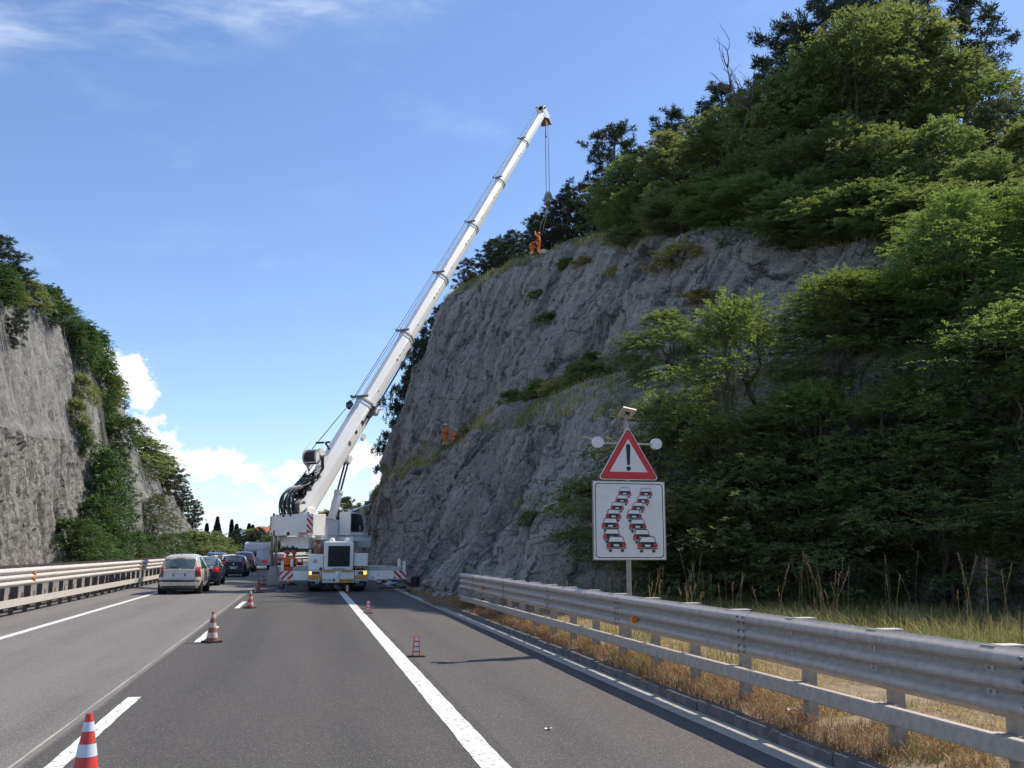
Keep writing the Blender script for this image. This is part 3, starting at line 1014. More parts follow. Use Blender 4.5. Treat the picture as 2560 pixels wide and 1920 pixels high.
for i, (a, b) in enumerate(segs[:-1]):
    for dy in (.04, .18):
        for dz, dx in ((-.06, -.075), (-.12, -.07), (-.215, -.07), (-.285, -.07), (-.38, -.07), (-.44, -.075)):
            shared('bolt', bt0, gr, (4.925 + dx - .008 - GO[0], b + dy - GO[1], rtop(b) + dz))
for pr in protos + (st0,):
    bpy.data.objects.remove(pr)
for y in (14.1, 26.8):
    mb = MB()
    mb.box((4.80, y - .045, rtop(y) - .37), (4.905, y + .045, rtop(y) - .30))
    mb.build('reflector', M['orange_reflector'], gr, GO, bevel=.01)
    mb = MB(); mb.tube([(4.86, y + .03, rtop(y) - .36), (4.88, y + .05, rtop(y) - .42), (4.9, y + .02, rtop(y) - .5)], .006, 5)
    mb.build('reflector_clip', M['steel_dark'], gr, GO)

# ---- median barrier, two rails back to back on dark posts
def median(name, xf, side, y0, y1, label, ztop=1.33, nb=14, post_n=300, bright='galv_bright', psp=1.45):
    root = empty(name, rp(xf, y0 + 1, 0), 0, label, 'guardrail')
    og = root.location[:]
    L_ = (y1 - y0) / nb
    for i in range(nb):
        a = y0 + i * L_; b = a + L_ + (.2 if i < nb - 1 else 0)
        n = 1 if b < BEND_Y else 5
        mb = MB(); sweep(mb, thrie(xf, ztop, .52, .085, side), a, b, n, lambda x, y, z: rp(x + .004 * (i % 2), y, z))
        mb.build('beam', M[bright], root, og, smooth='auto')
        mb = MB()
        s = -side
        c = [(xf + side * .06, .47), (xf + side * .06, .27), (xf - side * .0, .27), (xf, .47)]
        sweep(mb, c if side > 0 else c[::-1], a, a + L_, n, lambda x, y, z: rp(x, y, z))
        mb.build('lower_rail', M[bright], root, og)
    p0 = None
    y = y0 + .4; k = 0
    while y < y1 and k < post_n:
        if p0 is None:
            mb = MB()
            mb.prism([(-.05, -.06), (.05, -.06), (.05, -.05), (-.04, -.05), (-.04, .05), (.05, .05), (.05, .06), (-.05, .06)], 'z', -.1, ztop - .08)
            mb.box((.0, -.04, ztop - .42), (side * -.0 + .12, .04, ztop - .1)) if side > 0 else mb.box((-.12, -.04, ztop - .42), (0, .04, ztop - .1))
            p0 = mb.build('post', M['steel_post'], root)
            o = p0
        else:
            o = p0.copy(); COL.objects.link(o); o.parent = root
        px = rp(xf - side * .17, y)
        o.location = (px[0] - og[0], px[1] - og[1], 0); o.rotation_euler = (0, 0, -rdir(y))
        y += psp; k += 1
    return root, og


mr_, mo_ = median('median_guardrail', -8.0, 1, 10, 250, 'pale three-wave guardrail with orange reflectors along the left edge of the road', nb=40)
for y in (32.0, 51.6, 71):
    for dz in (-.17, -.34):
        mb = MB()
        z = 1.33 + dz
        mb.prism([(y - .07, z), (y + .06, z + .085), (y + .06, z - .085)], 'x', -7.985, -7.90)
        mb.build('reflector', M['orange_reflector'], mr_, mo_)
median('median_guardrail', -9.0, -1, 10, 250, 'second median guardrail standing just behind the pale one, seen through its posts', ztop=1.37, nb=16, bright='galv_old', psp=1.45)
median('far_guardrail', -19.6, 1, 95, 330, 'low grey guardrail along the far edge of the opposite carriageway', ztop=.8, nb=20, psp=3.0, bright='galv_old')
median('far_guardrail', 4.9, -1, 150, 330, 'far guardrail on the outer edge of the bend behind the crane', ztop=.95, nb=12, psp=3.0, bright='galv_old')


# ------------------------------------------------------------------ cones
def cone(name, loc, h, red, white, label, bands=None, base='rubber', lean=(0, 0)):
    root = empty(name, loc, 0, label, 'traffic cone', 'traffic cones along the lane dashes')
    root.rotation_euler = (lean[0], lean[1], random.Random(loc[1]).uniform(0, 6))
    n = 28
    r0, r1 = .155 * h / .75, .032 * h / .75
    def rad(z): return r0 + (r1 - r0) * z / h
    edges = bands or [.06, .16, .33, .49, .65, .80, .93, 1.0]
    for i in range(len(edges) - 1):
        a, b = edges[i] * h, edges[i + 1] * h
        mb = MB()
        d = .003 if i % 2 == 1 else 0
        pr = [(rad(a) + d, a), (rad(b) + d, b)]
        if i == len(edges) - 2: pr += [(rad(b) * .7, b + .004), (rad(b) * .6, b - .05)]
        mb.lathe(pr, n=n)
        mb.build('sleeve' if i % 2 == 1 else 'body', M[white] if i % 2 == 1 else M[red], root, smooth='auto')
    mb = MB(); s = .21 * h / .75
    mb.prism([(-s, -s * .8), (-s * .8, -s), (s * .8, -s), (s, -s * .8), (s, s * .8), (s * .8, s), (-s * .8, s), (-s, s * .8)], 'z', .0, .035)
    mb.lathe([(rad(0) + .03, .035), (rad(.05) + .004, .06 * h)], n=n)
    mb.build('base', M[base], root, bevel=.004)
    return root


zr = .0045
cone('traffic_cone', (-1.60, 8.4, zr), .58, 'cone_red', 'cone_white', 'clean red and white traffic cone nearest the camera, at the bottom edge', bands=[.05, .14, .30, .46, .62, .78, .90, 1.0])
cone('traffic_cone', (-1.76, 20.9, zr), .60, 'cone_old', 'cone_dirty', 'grubby traffic cone on the second lane dash, with a dark tip')
cone('traffic_cone', (-1.64, 32.7, zr), .58, 'cone_red', 'cone_dirty', 'striped traffic cone beside the third lane dash')
cone('traffic_cone', (-1.90, 44.4, zr), .56, 'cone_old', 'cone_old', 'faded dirty brown cone left of the crane\'s near outrigger foot')
cone('traffic_cone', (-2.12, 54.0, zr), .56, 'cone_red', 'cone_dirty', 'small cone standing just in front of the concrete barrier end', lean=(.02, .03))
cone('traffic_cone', (-2.12, 62.4, zr), .56, 'cone_red', 'cone_dirty', 'farthest small cone, left of the concrete barrier')


def delineator(loc, label, h=.35, w_=.065):
    root = empty('lane_delineator', loc, 0, label, 'delineator', 'ladder-shaped red delineators by the edge line')
    mb = MB()
    for s in (-1, 1): mb.tube([(s * w_, 0, .02), (s * w_ * .55, 0, h)], .010, 6)
    mb.tube([(-w_ * .55, 0, h), (w_ * .55, 0, h)], .010, 6)
    mb.build('frame', M['cone_red'], root)
    for i in range(3):
        mb = MB(); z = h * (.22 + .25 * i); k = w_ * (1 - .45 * z / h)
        mb.box((-k, -.012, z), (k, .012, z + .02)); mb.build('rung', M['cone_red'], root)
        mb = MB(); mb.box((-k * .8, -.004, z + .03), (k * .8, .004, z + .10)); mb.build('reflector', M['cone_white'], root)
    mb = MB(); mb.box((-.15, -.07, 0), (.15, .07, .02)); mb.build('base', M['rubber'], root, bevel=.006)


delineator((1.98, 17.4, zr), 'nearest red ladder-shaped delineator right of the solid white line')
delineator((1.90, 29.4, zr), 'middle red delineator standing on the shoulder in front of the crane')
delineator((1.86, 42.8, zr), 'red and white delineator directly behind the crane bumper')

# ------------------------------------------------------------------ warning sign
SX, SY = 6.02, 17.62
sg = empty('warning_sign', (SX, SY, vz(SX, SY)), 0, 'red triangle warning sign over a white queue panel, with solar panel and two lamps', 'road sign')
so = sg.location[:]
SW = Matrix.Translation((SX, SY, 0)) @ Matrix.Rotation(R(3.0), 4, 'Z')
mb = MB(SW); mb.cyl((0, .10, so[2] - .3), (0, .10, 4.32), .045, n=14); mb.build('pole', M['galv_old'], sg, so, smooth='auto')
mb = MB(SW); mb.box((-.72, -.0, 1.665), (.72, .02, 3.13)); mb.build('queue_panel', M['sign_white'], sg, so, bevel=.008); pnl = sg.children[-1]
mb = MB(SW); mb.box((-.74, .005, 1.655), (.74, .03, 1.668)); mb.box((-.74, .005, 3.127), (.74, .03, 3.14)); mb.box((-.738, .005, 1.668), (-.721, .03, 3.127)); mb.box((.721, .005, 1.668), (.738, .03, 3.127)); mb.build('panel_rim', M['galv_old'], pnl, so)
mb = MB(SW)
for zz in (1.9, 2.9): mb.box((-.6, .021, zz - .03), (.6, .055, zz + .03))
mb.build('panel_bracket', M['galv'], sg, so)


def rrect(w_, h_, r, n=5):
    pts = []
    for cx_, cz_, a0 in ((w_ - r, h_ - r, 0), (-w_ + r, h_ - r, 90), (-w_ + r, -h_ + r, 180), (w_ - r, -h_ + r, 270)):
        for i in range(n + 1):
            a = R(a0 + 90 * i / n); pts.append((cx_ + r * math.cos(a), cz_ + r * math.sin(a)))
    return pts


mb = MB(SW)
o_, i_ = rrect(.69, .70, .07), rrect(.675, .685, .06)
n = len(o_); cz = 2.397
mb.add([(p[0], -.0025, cz + p[1]) for p in o_] + [(p[0], -.0025, cz + p[1]) for p in i_], [(k, (k + 1) % n, n + (k + 1) % n, n + k) for k in range(n)])
mb.build('border_line', M['sign_black'], pnl, so)
# the queue pictogram: two columns of cars
lay = [0]


def picto(cx_, cy_, w_, left=True):
    """coordinates in units of the picture of the panel (0..755 across)"""
    s = 1.44 / 735.0
    lay[0] += 1
    y = -.0030 - .0012 * lay[0]
    def P(x, yv): return ((x - 543) * s, y, cz - (yv - 1178) * s)
    def Q(x, yv, k): return ((x - 543) * s, y - k, cz - (yv - 1178) * s)
    mb = MB(SW)
    hw = w_ / 2; t = w_ * .035
    def poly(pts, mi, k=0.0):
        mb.add([Q(a, b, k) for a, b in pts], [tuple(range(len(pts)))[::-1]], mi)
    # white cabin + body underlay hides the car behind
    poly([(cx_ - hw * .82, cy_ - w_ * .15), (cx_ - hw * .64, cy_ - w_ * .40), (cx_ + hw * .64, cy_ - w_ * .40), (cx_ + hw * .82, cy_ - w_ * .15)], 0)
    # roof outline
    for a, b in (((-.86, -.13), (-.66, -.41)), ((-.66, -.41), (.66, -.41)), ((.66, -.41), (.86, -.13))):
        x0, y0, x1, y1 = cx_ + a[0] * hw, cy_ + a[1] * w_, cx_ + b[0] * hw, cy_ + b[1] * w_
        dx, dy = x1 - x0, y1 - y0; L_ = math.hypot(dx, dy); px, py = -dy / L_ * t * .5, dx / L_ * t * .5
        poly([(x0 + px, y0 + py), (x1 + px, y1 + py), (x1 - px, y1 - py), (x0 - px, y0 - py)], 1, .0003)
    poly([(cx_ - hw, cy_ - w_ * .08), (cx_ - hw * .7, cy_ - w_ * .17), (cx_ + hw * .7, cy_ - w_ * .17), (cx_ + hw, cy_ - w_ * .08), (cx_ + hw, cy_ + w_ * .09), (cx_ - hw, cy_ + w_ * .09)], 1, .0003)
    for sd in (-1, 1):
        poly([(cx_ + sd * hw * .98, cy_ - w_ * .10), (cx_ + sd * hw * .62, cy_ - w_ * .10), (cx_ + sd * hw * .62, cy_ + w_ * .08), (cx_ + sd * hw * .98, cy_ + w_ * .08)][::sd * -1 or 1], 2, .0006)
        poly([(cx_ + sd * hw * .62 - w_ * .08, cy_ + w_ * .20), (cx_ + sd * hw * .62 + w_ * .08, cy_ + w_ * .20), (cx_ + sd * hw * .62 + w_ * .07, cy_ + w_ * .32), (cx_ + sd * hw * .62 - w_ * .07, cy_ + w_ * .32)], 1, .0003)
    poly([(cx_ - hw * .28, cy_ - w_ * .04), (cx_ + hw * .28, cy_ - w_ * .04), (cx_ + hw * .28, cy_ + w_ * .05), (cx_ - hw * .28, cy_ + w_ * .05)], 0, .0006)
    poly([(cx_ - hw * 1.04, cy_ + w_ * .12), (cx_ + hw * 1.04, cy_ + w_ * .12), (cx_ + hw * 1.04, cy_ + w_ * .16), (cx_ - hw * 1.04, cy_ + w_ * .16)], 1, .0003)
    mb.build('car_pictogram', [M['sign_white'], M['sign_black'], M['red_sign']], pnl, so)


for c in ((497, 918, 132), (718, 920, 132), (465, 990, 130), (685, 992, 130), (415, 1060, 132), (633, 1060, 132), (375, 1140, 155), (588, 1140, 155), (342, 1230, 172), (622, 1238, 175), (355, 1335, 176), (664, 1340, 180), (398, 1415, 198), (720, 1418, 204)):
    picto(*c)

# triangle
def rtri(half, zb, zt, r):
    A = [Vector((-half, zb)), Vector((half, zb)), Vector((0, zt))]; pts = []
    for i in range(3):
        p, q, s_ = A[i - 1], A[i], A[(i + 1) % 3]
        d1 = (p - q).normalized(); d2 = (s_ - q).normalized()
        bis = (d1 + d2).normalized(); ang = d1.angle(d2) / 2
        c = q + bis * (r / math.sin(ang))
        a0 = math.atan2(*( -Vector((-d1.y, d1.x))).yx) if False else None
        t1 = q + d1 * (r / math.tan(ang)); t2 = q + d2 * (r / math.tan(ang))
        u = (t1 - c); v_ = (t2 - c); tot = u.angle(v_)
        a1 = math.atan2(u.y, u.x); a2 = math.atan2(v_.y, v_.x)
        da = (a2 - a1 + math.pi) % (2 * math.pi) - math.pi
        for k in range(6):
            a = a1 + da * k / 5; pts.append((c.x + r * math.cos(a), c.y + r * math.sin(a)))
    return pts


tz0, tz1 = 3.165, 4.20
tri = rtri(.625, tz0, tz1, .05)
mb = MB(SW); mb.prism(tri, 'y', -.0, .022); mb.build('triangle_plate', M['sign_white'], sg, so); tp = sg.children[-1]
o_ = rtri(.604, tz0 + .012, tz1 - .024, .045); i_ = [(-.39, tz0 + .155), (.39, tz0 + .155), (0, tz1 - .245)]
i_ = rtri(.39, tz0 + .150, tz1 - .25, .006)
n = len(o_)
mb = MB(SW); mb.add([(p[0], -.003, p[1]) for p in o_] + [(p[0], -.003, p[1]) for p in i_], [(k, (k + 1) % n, n + (k + 1) % n, n + k) for k in range(n)])
mb.build('red_border', M['red_sign'], tp, so)
mb = MB(SW)
ex = [(-.030, tz0 + .31)] + [(.030 * math.cos(R(a)) , tz0 + .31 + .03 * math.sin(R(a))) for a in range(180, 361, 30)] + [(.045 * math.cos(R(a)), tz0 + .645 + .045 * math.sin(R(a))) for a in range(0, 181, 30)]
mb.add([(p[0], -.003, p[1]) for p in ex], [tuple(range(len(ex)))])
dt = [(.045 * math.cos(R(a)), tz0 + .215 + .045 * math.sin(R(a))) for a in range(0, 360, 20)]
mb.add([(p[0], -.003, p[1]) for p in dt], [tuple(range(len(dt)))])
mb.build('exclamation_mark', M['sign_black'], tp, so)
mb = MB(SW); mb.box((-.56, .03, 3.845), (.56, .06, 3.885)); mb.build('crossbar', M['galv'], sg, so)
for sd in (-1, 1):
    mb = MB(SW); mb.lathe([(0.0, -.02), (.06, -.018), (.085, -.008)], (sd * .60, .02, 3.875), n=24, axis='y'); mb.lathe([(.105, -.015), (.105, .09), (.07, .12), (0, .125)], (sd * .60, .02, 3.875), n=24, axis='y')
    mb.lathe([(.085, -.010), (.107, -.016)], (sd * .60, .02, 3.875), n=24, axis='y')
    mb.build('flash_lamp', M['sign_white'], sg, so, smooth='auto')
SP = SW @ Matrix.Translation((.03, .10, 4.47)) @ Matrix.Rotation(R(12), 4, 'Z') @ Matrix.Rotation(R(-38), 4, 'X') @ Matrix.Rotation(R(12), 4, 'Y') @ Matrix.Scale(.76, 4)
mb = MB(SP); mb.box((-.17, -.155, 0), (.17, .155, .012)); mb.build('solar_panel', M['glass_dark'], sg, so)
mb = MB(SP)
mb.box((-.185, -.17, -.02), (.185, -.156, .016)); mb.box((-.185, .156, -.02), (.185, .17, .016)); mb.box((-.185, -.156, -.02), (-.171, .156, .016)); mb.box((.171, -.156, -.02), (.185, .156, .016)); mb.box((-.171, -.156, -.016), (.171, .156, -.003))
mb.build('solar_frame', M['galv'], sg, so)
mb = MB(SP); mb.box((-.05, -.05, -.06), (.05, .05, -.017)); mb.build('junction_box', M['black'], sg, so)
mb = MB(SW); mb.cyl((0, .10, 4.31), (.02, .10, 4.46), .03, n=10); mb.tube([(-.1, .1, 4.4), (-.15, .12, 4.3), (-.08, .12, 4.2), (-.04, .1, 4.15)], .008, 5); mb.build('panel_mount', M['galv_old'], sg, so)


# ------------------------------------------------------------------ the mobile crane
CC = (1.5, 48.2, 0.0)                       # slewing centre
cr = empty('mobile_crane', CC, 0, 'white telescopic mobile crane standing on outriggers with its long boom raised', 'crane')
W_ = M['crane_white']


def cp(name, mb, mat=W_, parent=None, bevel=0.0, smooth=False):
    return mb.build(name, mat, parent or cr, CC, smooth=smooth, bevel=bevel)


def chevrons(name, F_, x0, x1, z0, z1, n, mat, parent, slant=1.0, width=.5, yoff=-.004):
    """slanted stripes clipped to a rectangle in the local x/z plane of frame F_"""
    from math import floor
    h = z1 - z0; L_ = x1 - x0; per = L_ / n
    for k in range(-8, n + 8):
        a = x0 + k * per
        quad = [(a, z0), (a + per * width, z0), (a + per * width + slant * h, z1), (a + slant * h, z1)]
        def clip(pts, f, inter):
            out = []
            for i in range(len(pts)):
                p, q = pts[i], pts[(i + 1) % len(pts)]
                if f(p):
                    out.append(p)
                    if not f(q): out.append(inter(p, q))
                elif f(q): out.append(inter(p, q))
            return out
        for lim, sg_ in ((x0, 1), (x1, -1)):
            quad = clip(quad, lambda p: (p[0] - lim) * sg_ >= 0, lambda p, q: (lim, p[1] + (q[1] - p[1]) * (lim - p[0]) / (q[0] - p[0])))
            if not quad: break
        if len(quad) < 3: continue
        mb = MB(F_); mb.add([(p[0], yoff, p[1]) for p in quad], [tuple(range(len(quad)))])
        cp(name, mb, mat, parent)


# ---- carrier
mb = MB()
mb.box((.85, 45.0, .72), (2.15, 57.3, 1.32)); cp('chassis', mb, M['crane_white'], bevel=.02)
mb = MB(); mb.box((.24, 46.3, 1.36), (2.78, 55.5, 1.50)); cp('deck', mb, M['crane_grey'], bevel=.01)
mb = MB()
mb.box((.20, 44.55, .96), (.845, 46.2, 1.655)); cp('storage_box', mb, W_, bevel=.018)
mb = MB()
mb.box((2.195, 44.55, 1.12), (2.81, 46.2, 1.69)); cp('storage_box', mb, W_, bevel=.018)
# engine hood with rounded corners
mb = MB()
pts = [(1.52 + a, 1.58 + b) for a, b in rrect(.655, .635, .11, 6)]
mb.prism(pts[::-1], 'y', 44.40, 46.6); hood = cp('engine_hood', mb, W_, bevel=.05)
mb = MB(); mb.box((1.045, 44.375, 1.11), (2.005, 44.398, 2.02)); gb = cp('grille', mb, M['black'], hood)
for i in range(22):
    z = 1.13 + i * .04
    mb = MB(); mb.prism([(44.352, z), (44.374, z + .012), (44.374, z + .022), (44.356, z + .006)], 'x', 1.06, 1.99)
    cp('louvre', mb, M['trim_dark'], gb)
for x in (1.21, 1.90):
    mb = MB(); mb.lathe([(.135, 0), (.135, .06), (.12, .12), (.08, .165), (0, .18)], (x, 44.85, 2.205), n=20); cp('intake_dome', mb, W_, hood, smooth='auto')
mb = MB(); mb.prism([(1.22, 1.045), (1.32, .985), (1.72, .985), (1.82, 1.045)], 'y', 44.37, 44.40); cp('hood_handle', mb, M['crane_grey'], hood)
# tail panel
mb = MB(); mb.box((.80, 44.50, .395), (2.22, 44.9, .945)); cp('rear_panel', mb, W_, bevel=.01); rp_ = cr.children[-1]
for a, b in ((.83, 1.37), (1.66, 2.19)):
    mb = MB(); mb.box((a, 44.475, .86), (b, 44.50, .925)); cp('yellow_bar', mb, M['yellow_paint'], rp_)
mb = MB(); mb.box((1.40, 44.44, .42), (1.56, 44.50, .90)); mb.box((1.43, 44.40, .60), (1.53, 44.44, .80)); cp('tow_coupling', mb, W_, rp_, bevel=.008)
F0 = Matrix.Translation((0, 44.47, 0))
mb = MB(); mb.box((.76, 44.455, .455), (1.385, 44.475, .585)); pl = cp('licence_plate', mb, M['plate_white'], rp_)
for a, b in ((.76, .82), (1.31, 1.385)):
    mb = MB(); mb.box((a, 44.452, .456), (b, 44.4545, .584)); cp('plate_band', mb, M['plate_blue'], pl)
text('plate_text', 'EW 190DS', face_frame((1.065, 44.452, .52), (1, 0, 0), (0, 0, 1)), .115, M['sign_black'], pl, CC)
mb = MB(); mb.box((1.575, 44.455, .40), (2.17, 44.475, .57)); pl2 = cp('warning_plate', mb, M['yellow_paint'], rp_)
text('plate_text', 'GRU MOBILE', face_frame((1.87, 44.452, .485), (1, 0, 0), (0, 0, 1)), .095, M['rust'], pl2, CC)
for sd, x0, x1 in ((-1, .21, .755), (1, 2.255, 2.80)):
    mb = MB(); mb.box((x0, 44.48, .72), (x1, 44.62, .945)); lu = cp('tail_lamp', mb, W_, bevel=.01)
    if sd < 0: parts = ((.25, .35, 'amber'), (.352, .71, 'red_lens_dark'))
    else: parts = ((2.30, 2.40, 'clear_lens'), (2.402, 2.63, 'red_lens_dark'), (2.632, 2.76, 'amber'))
    for a, b, mt in parts:
        mb = MB(); mb.box((a, 44.455, .765), (b, 44.48, .895)); cp('lens', mb, M[mt], lu)
    mb = MB(); mb.box((x0 - .005, 44.49, .575), (x1 + .005, 44.60, .715)); bd = cp('hazard_board', mb, M['orange_paint'])
    chevrons('stripe', Matrix.Translation((0, 44.488, 0)), x0, x1, .577, .713, 3, M['yellow_paint'], bd, slant=.7 * -sd, width=.5)
    mb = MB(); mb.box((x0 - .012, 44.50, .46), (x1 + .012, 44.72, .57)); cp('bumper', mb, M['crane_grey'], bevel=.01)
    hx = .61 if sd < 0 else 2.36
    mb = MB(); mb.tube([(hx - .06, 44.46, .55), (hx - .06, 44.44, .40), (hx + .06, 44.44, .40), (hx + .06, 44.46, .55)], .018, 6); cp('tow_ring', mb, W_)
    cx_ = .51 if sd < 0 else 2.49
    mb = MB(); mb.box((cx_ - .30, 44.60, .20), (cx_ + .29, 44.615, .455)); mf = cp('mudflap', mb, M['rubber'])
    text('flap_text', 'TEREX', face_frame((cx_, 44.597, .33), (1, 0, 0), (0, 0, 1)), .12, M['steel_grey'], mf, CC, sx=1.2)
mb = MB(); mb.box((2.25, 44.535, 1.02), (2.78, 44.548, 1.10)); hb = cp('hazard_strip', mb, M['red_paint'])
chevrons('stripe', Matrix.Translation((0, 44.533, 0)), 2.26, 2.77, 1.022, 1.098, 3, M['orange_paint'], hb, slant=1.0, width=.4)
for x in (.74, 2.20):
    mb = MB(); mb.box((x - .05, 44.52, .97), (x + .05, 44.548, 1.07)); cp('socket', mb, M['steel_dark'])
# speed disc "40"
mb = MB(); n = 28
mb.add([(.50 + .088 * math.cos(2 * math.pi * k / n), 44.546, 1.335 + .088 * math.sin(2 * math.pi * k / n)) for k in range(n)], [tuple(range(n))])
sd_ = cp('speed_disc', mb, M['red_lens_dark'])
mb = MB(); mb.add([(.50 + .064 * math.cos(2 * math.pi * k / n), 44.543, 1.335 + .064 * math.sin(2 * math.pi * k / n)) for k in range(n)], [tuple(range(n))]); cp('disc_field', mb, M['sign_white'], sd_)
text('disc_text', '40', face_frame((.50, 44.541, 1.335), (1, 0, 0), (0, 0, 1)), .085, M['red_lens_dark'], sd_, CC, bold=.003)
# hitch dirt below the panel
mb = MB(); mb.box((1.1, 44.7, .30), (1.9, 45.2, .40)); mb.cyl((1.05, 44.6, .28), (1.05, 44.75, .28), .08); mb.cyl((1.86, 44.6, .27), (1.86, 44.75, .27), .07); cp('hitch', mb, M['steel_dark'])


def wheel_set(root, org, x, y, r, wd, outer, nm='wheel', hub='crane_white'):
    """wheel centred at (x,y,r); outer: +1 or -1, the side its rim dish shows"""
    mb = MB()
    h_ = wd / 2
    mb.lathe([(r * .58, -h_ * .9), (r * .85, -h_), (r * .97, -h_ * .86), (r, -h_ * .6), (r, h_ * .6), (r * .97, h_ * .86), (r * .85, h_), (r * .58, h_ * .9)], (x, y, r), n=30, axis='x')
    tyre = mb.build(nm, M['rubber'], root, org, smooth='auto')
    mb = MB()
    s = outer
    mb.lathe([(r * .6, s * h_ * .8), (r * .52, s * h_ * .7), (r * .45, s * h_ * .45), (r * .2, s * h_ * .5), (r * .16, s * h_ * .75), (0.001, s * h_ * .75)], (x, y, r), n=24, axis='x')
    mb.build('rim', M[hub], tyre, org, smooth='auto')
    return tyre


for y in (45.55, 47.2, 52.6, 54.2, 56.0):
    wheel_set(cr, CC, .52, y, .64, .55, -1)
    wheel_set(cr, CC, 2.48, y, .64, .55, 1)
# front driver's cab
mb = MB(); mb.prism([(57.0, .55), (58.9, .55), (58.95, 1.3), (58.6, 2.15), (57.0, 2.2)], 'x', .26, 2.75); dc = cp('driver_cab', mb, W_, bevel=.05)
mb = MB(); mb.box((.4, 56.985, 1.4), (2.6, 56.997, 2.05)); cp('cab_window', mb, M['glass_dark'], dc)
# silencer and rusty exhaust
mb = MB(); mb.lathe([(.001, .0), (.2, .0), (.2, .24), (.15, .36), (.07, .44), (.001, .46)], (.60, 45.35, 1.66), n=18); cp('silencer', mb, M['rust'], smooth='auto'); sil = cr.children[-1]
mb = MB(); mb.tube([(.60, 45.35, 2.04), (.60, 45.35, 2.5), (.60, 45.33, 2.60), (.58, 45.2, 2.63)], .06, 10); cp('exhaust_pipe', mb, M['rust'], sil, smooth=True)

# ---- outriggers (rear pair in full, front pair behind)
for sd, xi, xe, yb in ((-1, .84, -1.03, 44.86), (1, 2.16, 4.58, 44.7)):
    z0, z1 = .50, .91
    mb = MB()
    a, b = sorted((xi, xe))
    mb.prism([(a, z0 if sd < 0 else z0 - .01), (b, z0 if sd < 0 else z0 + .05), (b, z1), (a, z1)], 'y', yb, yb + .30)
    ob = cp('outrigger_beam', mb, W_, bevel=.012)
    mb = MB()
    a, b = sorted((xi, xe + .55 * -sd if sd < 0 else xe - .18))
    mb.box((a, yb + .36, .62), (b, yb + .66, 1.09)); cp('outrigger_beam', mb, M['crane_grey'], bevel=.012)
    F_ = Matrix.Translation((0, yb, 0))
    c0, c1 = sorted((xe, xe - sd * .58))
    mb = MB(); mb.add([(c0, yb - .004, z0 + .01), (c1, yb - .004, z0 + .01 if sd < 0 else z0 + .055), (c1, yb - .004, z1), (c0, yb - .004, z1)], [(0, 1, 2, 3)])
    hz = cp('hazard_board', mb, M['sign_white'], ob)
    chevrons('stripe', F_, c0, c1, z0 + .05, z1, 2.0 and 2, M['red_paint'], ob, slant=1.0 * -sd, width=.48, yoff=-.008)
    for xk, zt, dy in ((xe + sd * -.10, 1.33, .02), (xe + sd * -.50 if sd < 0 else xe - .30, 1.42, .45)):
        mb = MB(); mb.box((xk - .06, yb + dy, z1 if dy < .1 else 1.09), (xk + .06, yb + dy + .22, zt)); mb.box((xk - .02, yb + dy - .02, zt - .12), (xk + .02, yb + dy, zt + .05)); cp('jack_bracket', mb, W_, ob, bevel=.01)
    xj = xe - sd * .09
    mb = MB(); mb.cyl((xj, yb + .15, .52), (xj, yb + .15, .10), .045, n=12); jk = cp('jack', mb, M['steel_grey'], smooth='auto')
    mb = MB(); mb.lathe([(.001, .16), (.07, .16), (.11, .09), (.26, .05), (.27, .012), (.27, .0)], (xj, yb + .15, .006), n=22); cp('pad', mb, M['steel_grey'], jk, smooth='auto')
    mb = MB(); mb.lathe([(.10, .2), (.12, .10), (.10, .08)], (xj, yb + .15, .03), n=14); cp('pad_joint', mb, M['steel_dark'], jk, smooth='auto')
    # front outrigger
    yf = 54.1
    mb = MB(); a, b = sorted((xi, -1.0 if sd < 0 else 4.4)); mb.box((a, yf, .60), (b, yf + .3, 1.0)); cp('outrigger_beam', mb, W_, bevel=.012)
    xj = -.56 if sd < 0 else 4.3
    mb = MB(); mb.cyl((xj, yf + .15, .60), (xj, yf + .15, .10), .045, n=12); jk = cp('jack', mb, M['steel_grey'], smooth='auto')
    mb = MB(); mb.lathe([(.001, .16), (.07, .16), (.11, .09), (.26, .05), (.27, .012), (.27, .0)], (xj, yf + .15, .006), n=22); cp('pad', mb, M['steel_dark'], jk, smooth='auto')
mb = MB(); mb.cyl((3.06, 44.692, .60), (3.06, 44.70, .60), .045, n=16); cp('inspection_cap', mb, M['steel_grey'])
mb = MB(); mb.add([(3.28, 44.694, .72), (3.34, 44.694, .76), (3.34, 44.694, .68)], [(0, 2, 1)]); cp('arrow_mark', mb, M['red_paint'])

# ---- superstructure: local frame, +y along the boom, +x to its right
AZ = R(38.77)
S_ = Matrix.Translation(CC) @ Matrix.Rotation(-AZ, 4, 'Z')
mb = MB(S_); mb.cyl((0, 0, 1.50), (0, 0, 1.95), .85, n=36); cp('slewing_ring', mb, M['steel_grey'], smooth='auto')
mb = MB(S_); mb.box((-.95, -2.6, 1.95), (.95, 1.5, 2.2)); cp('turntable', mb, W_, bevel=.02)
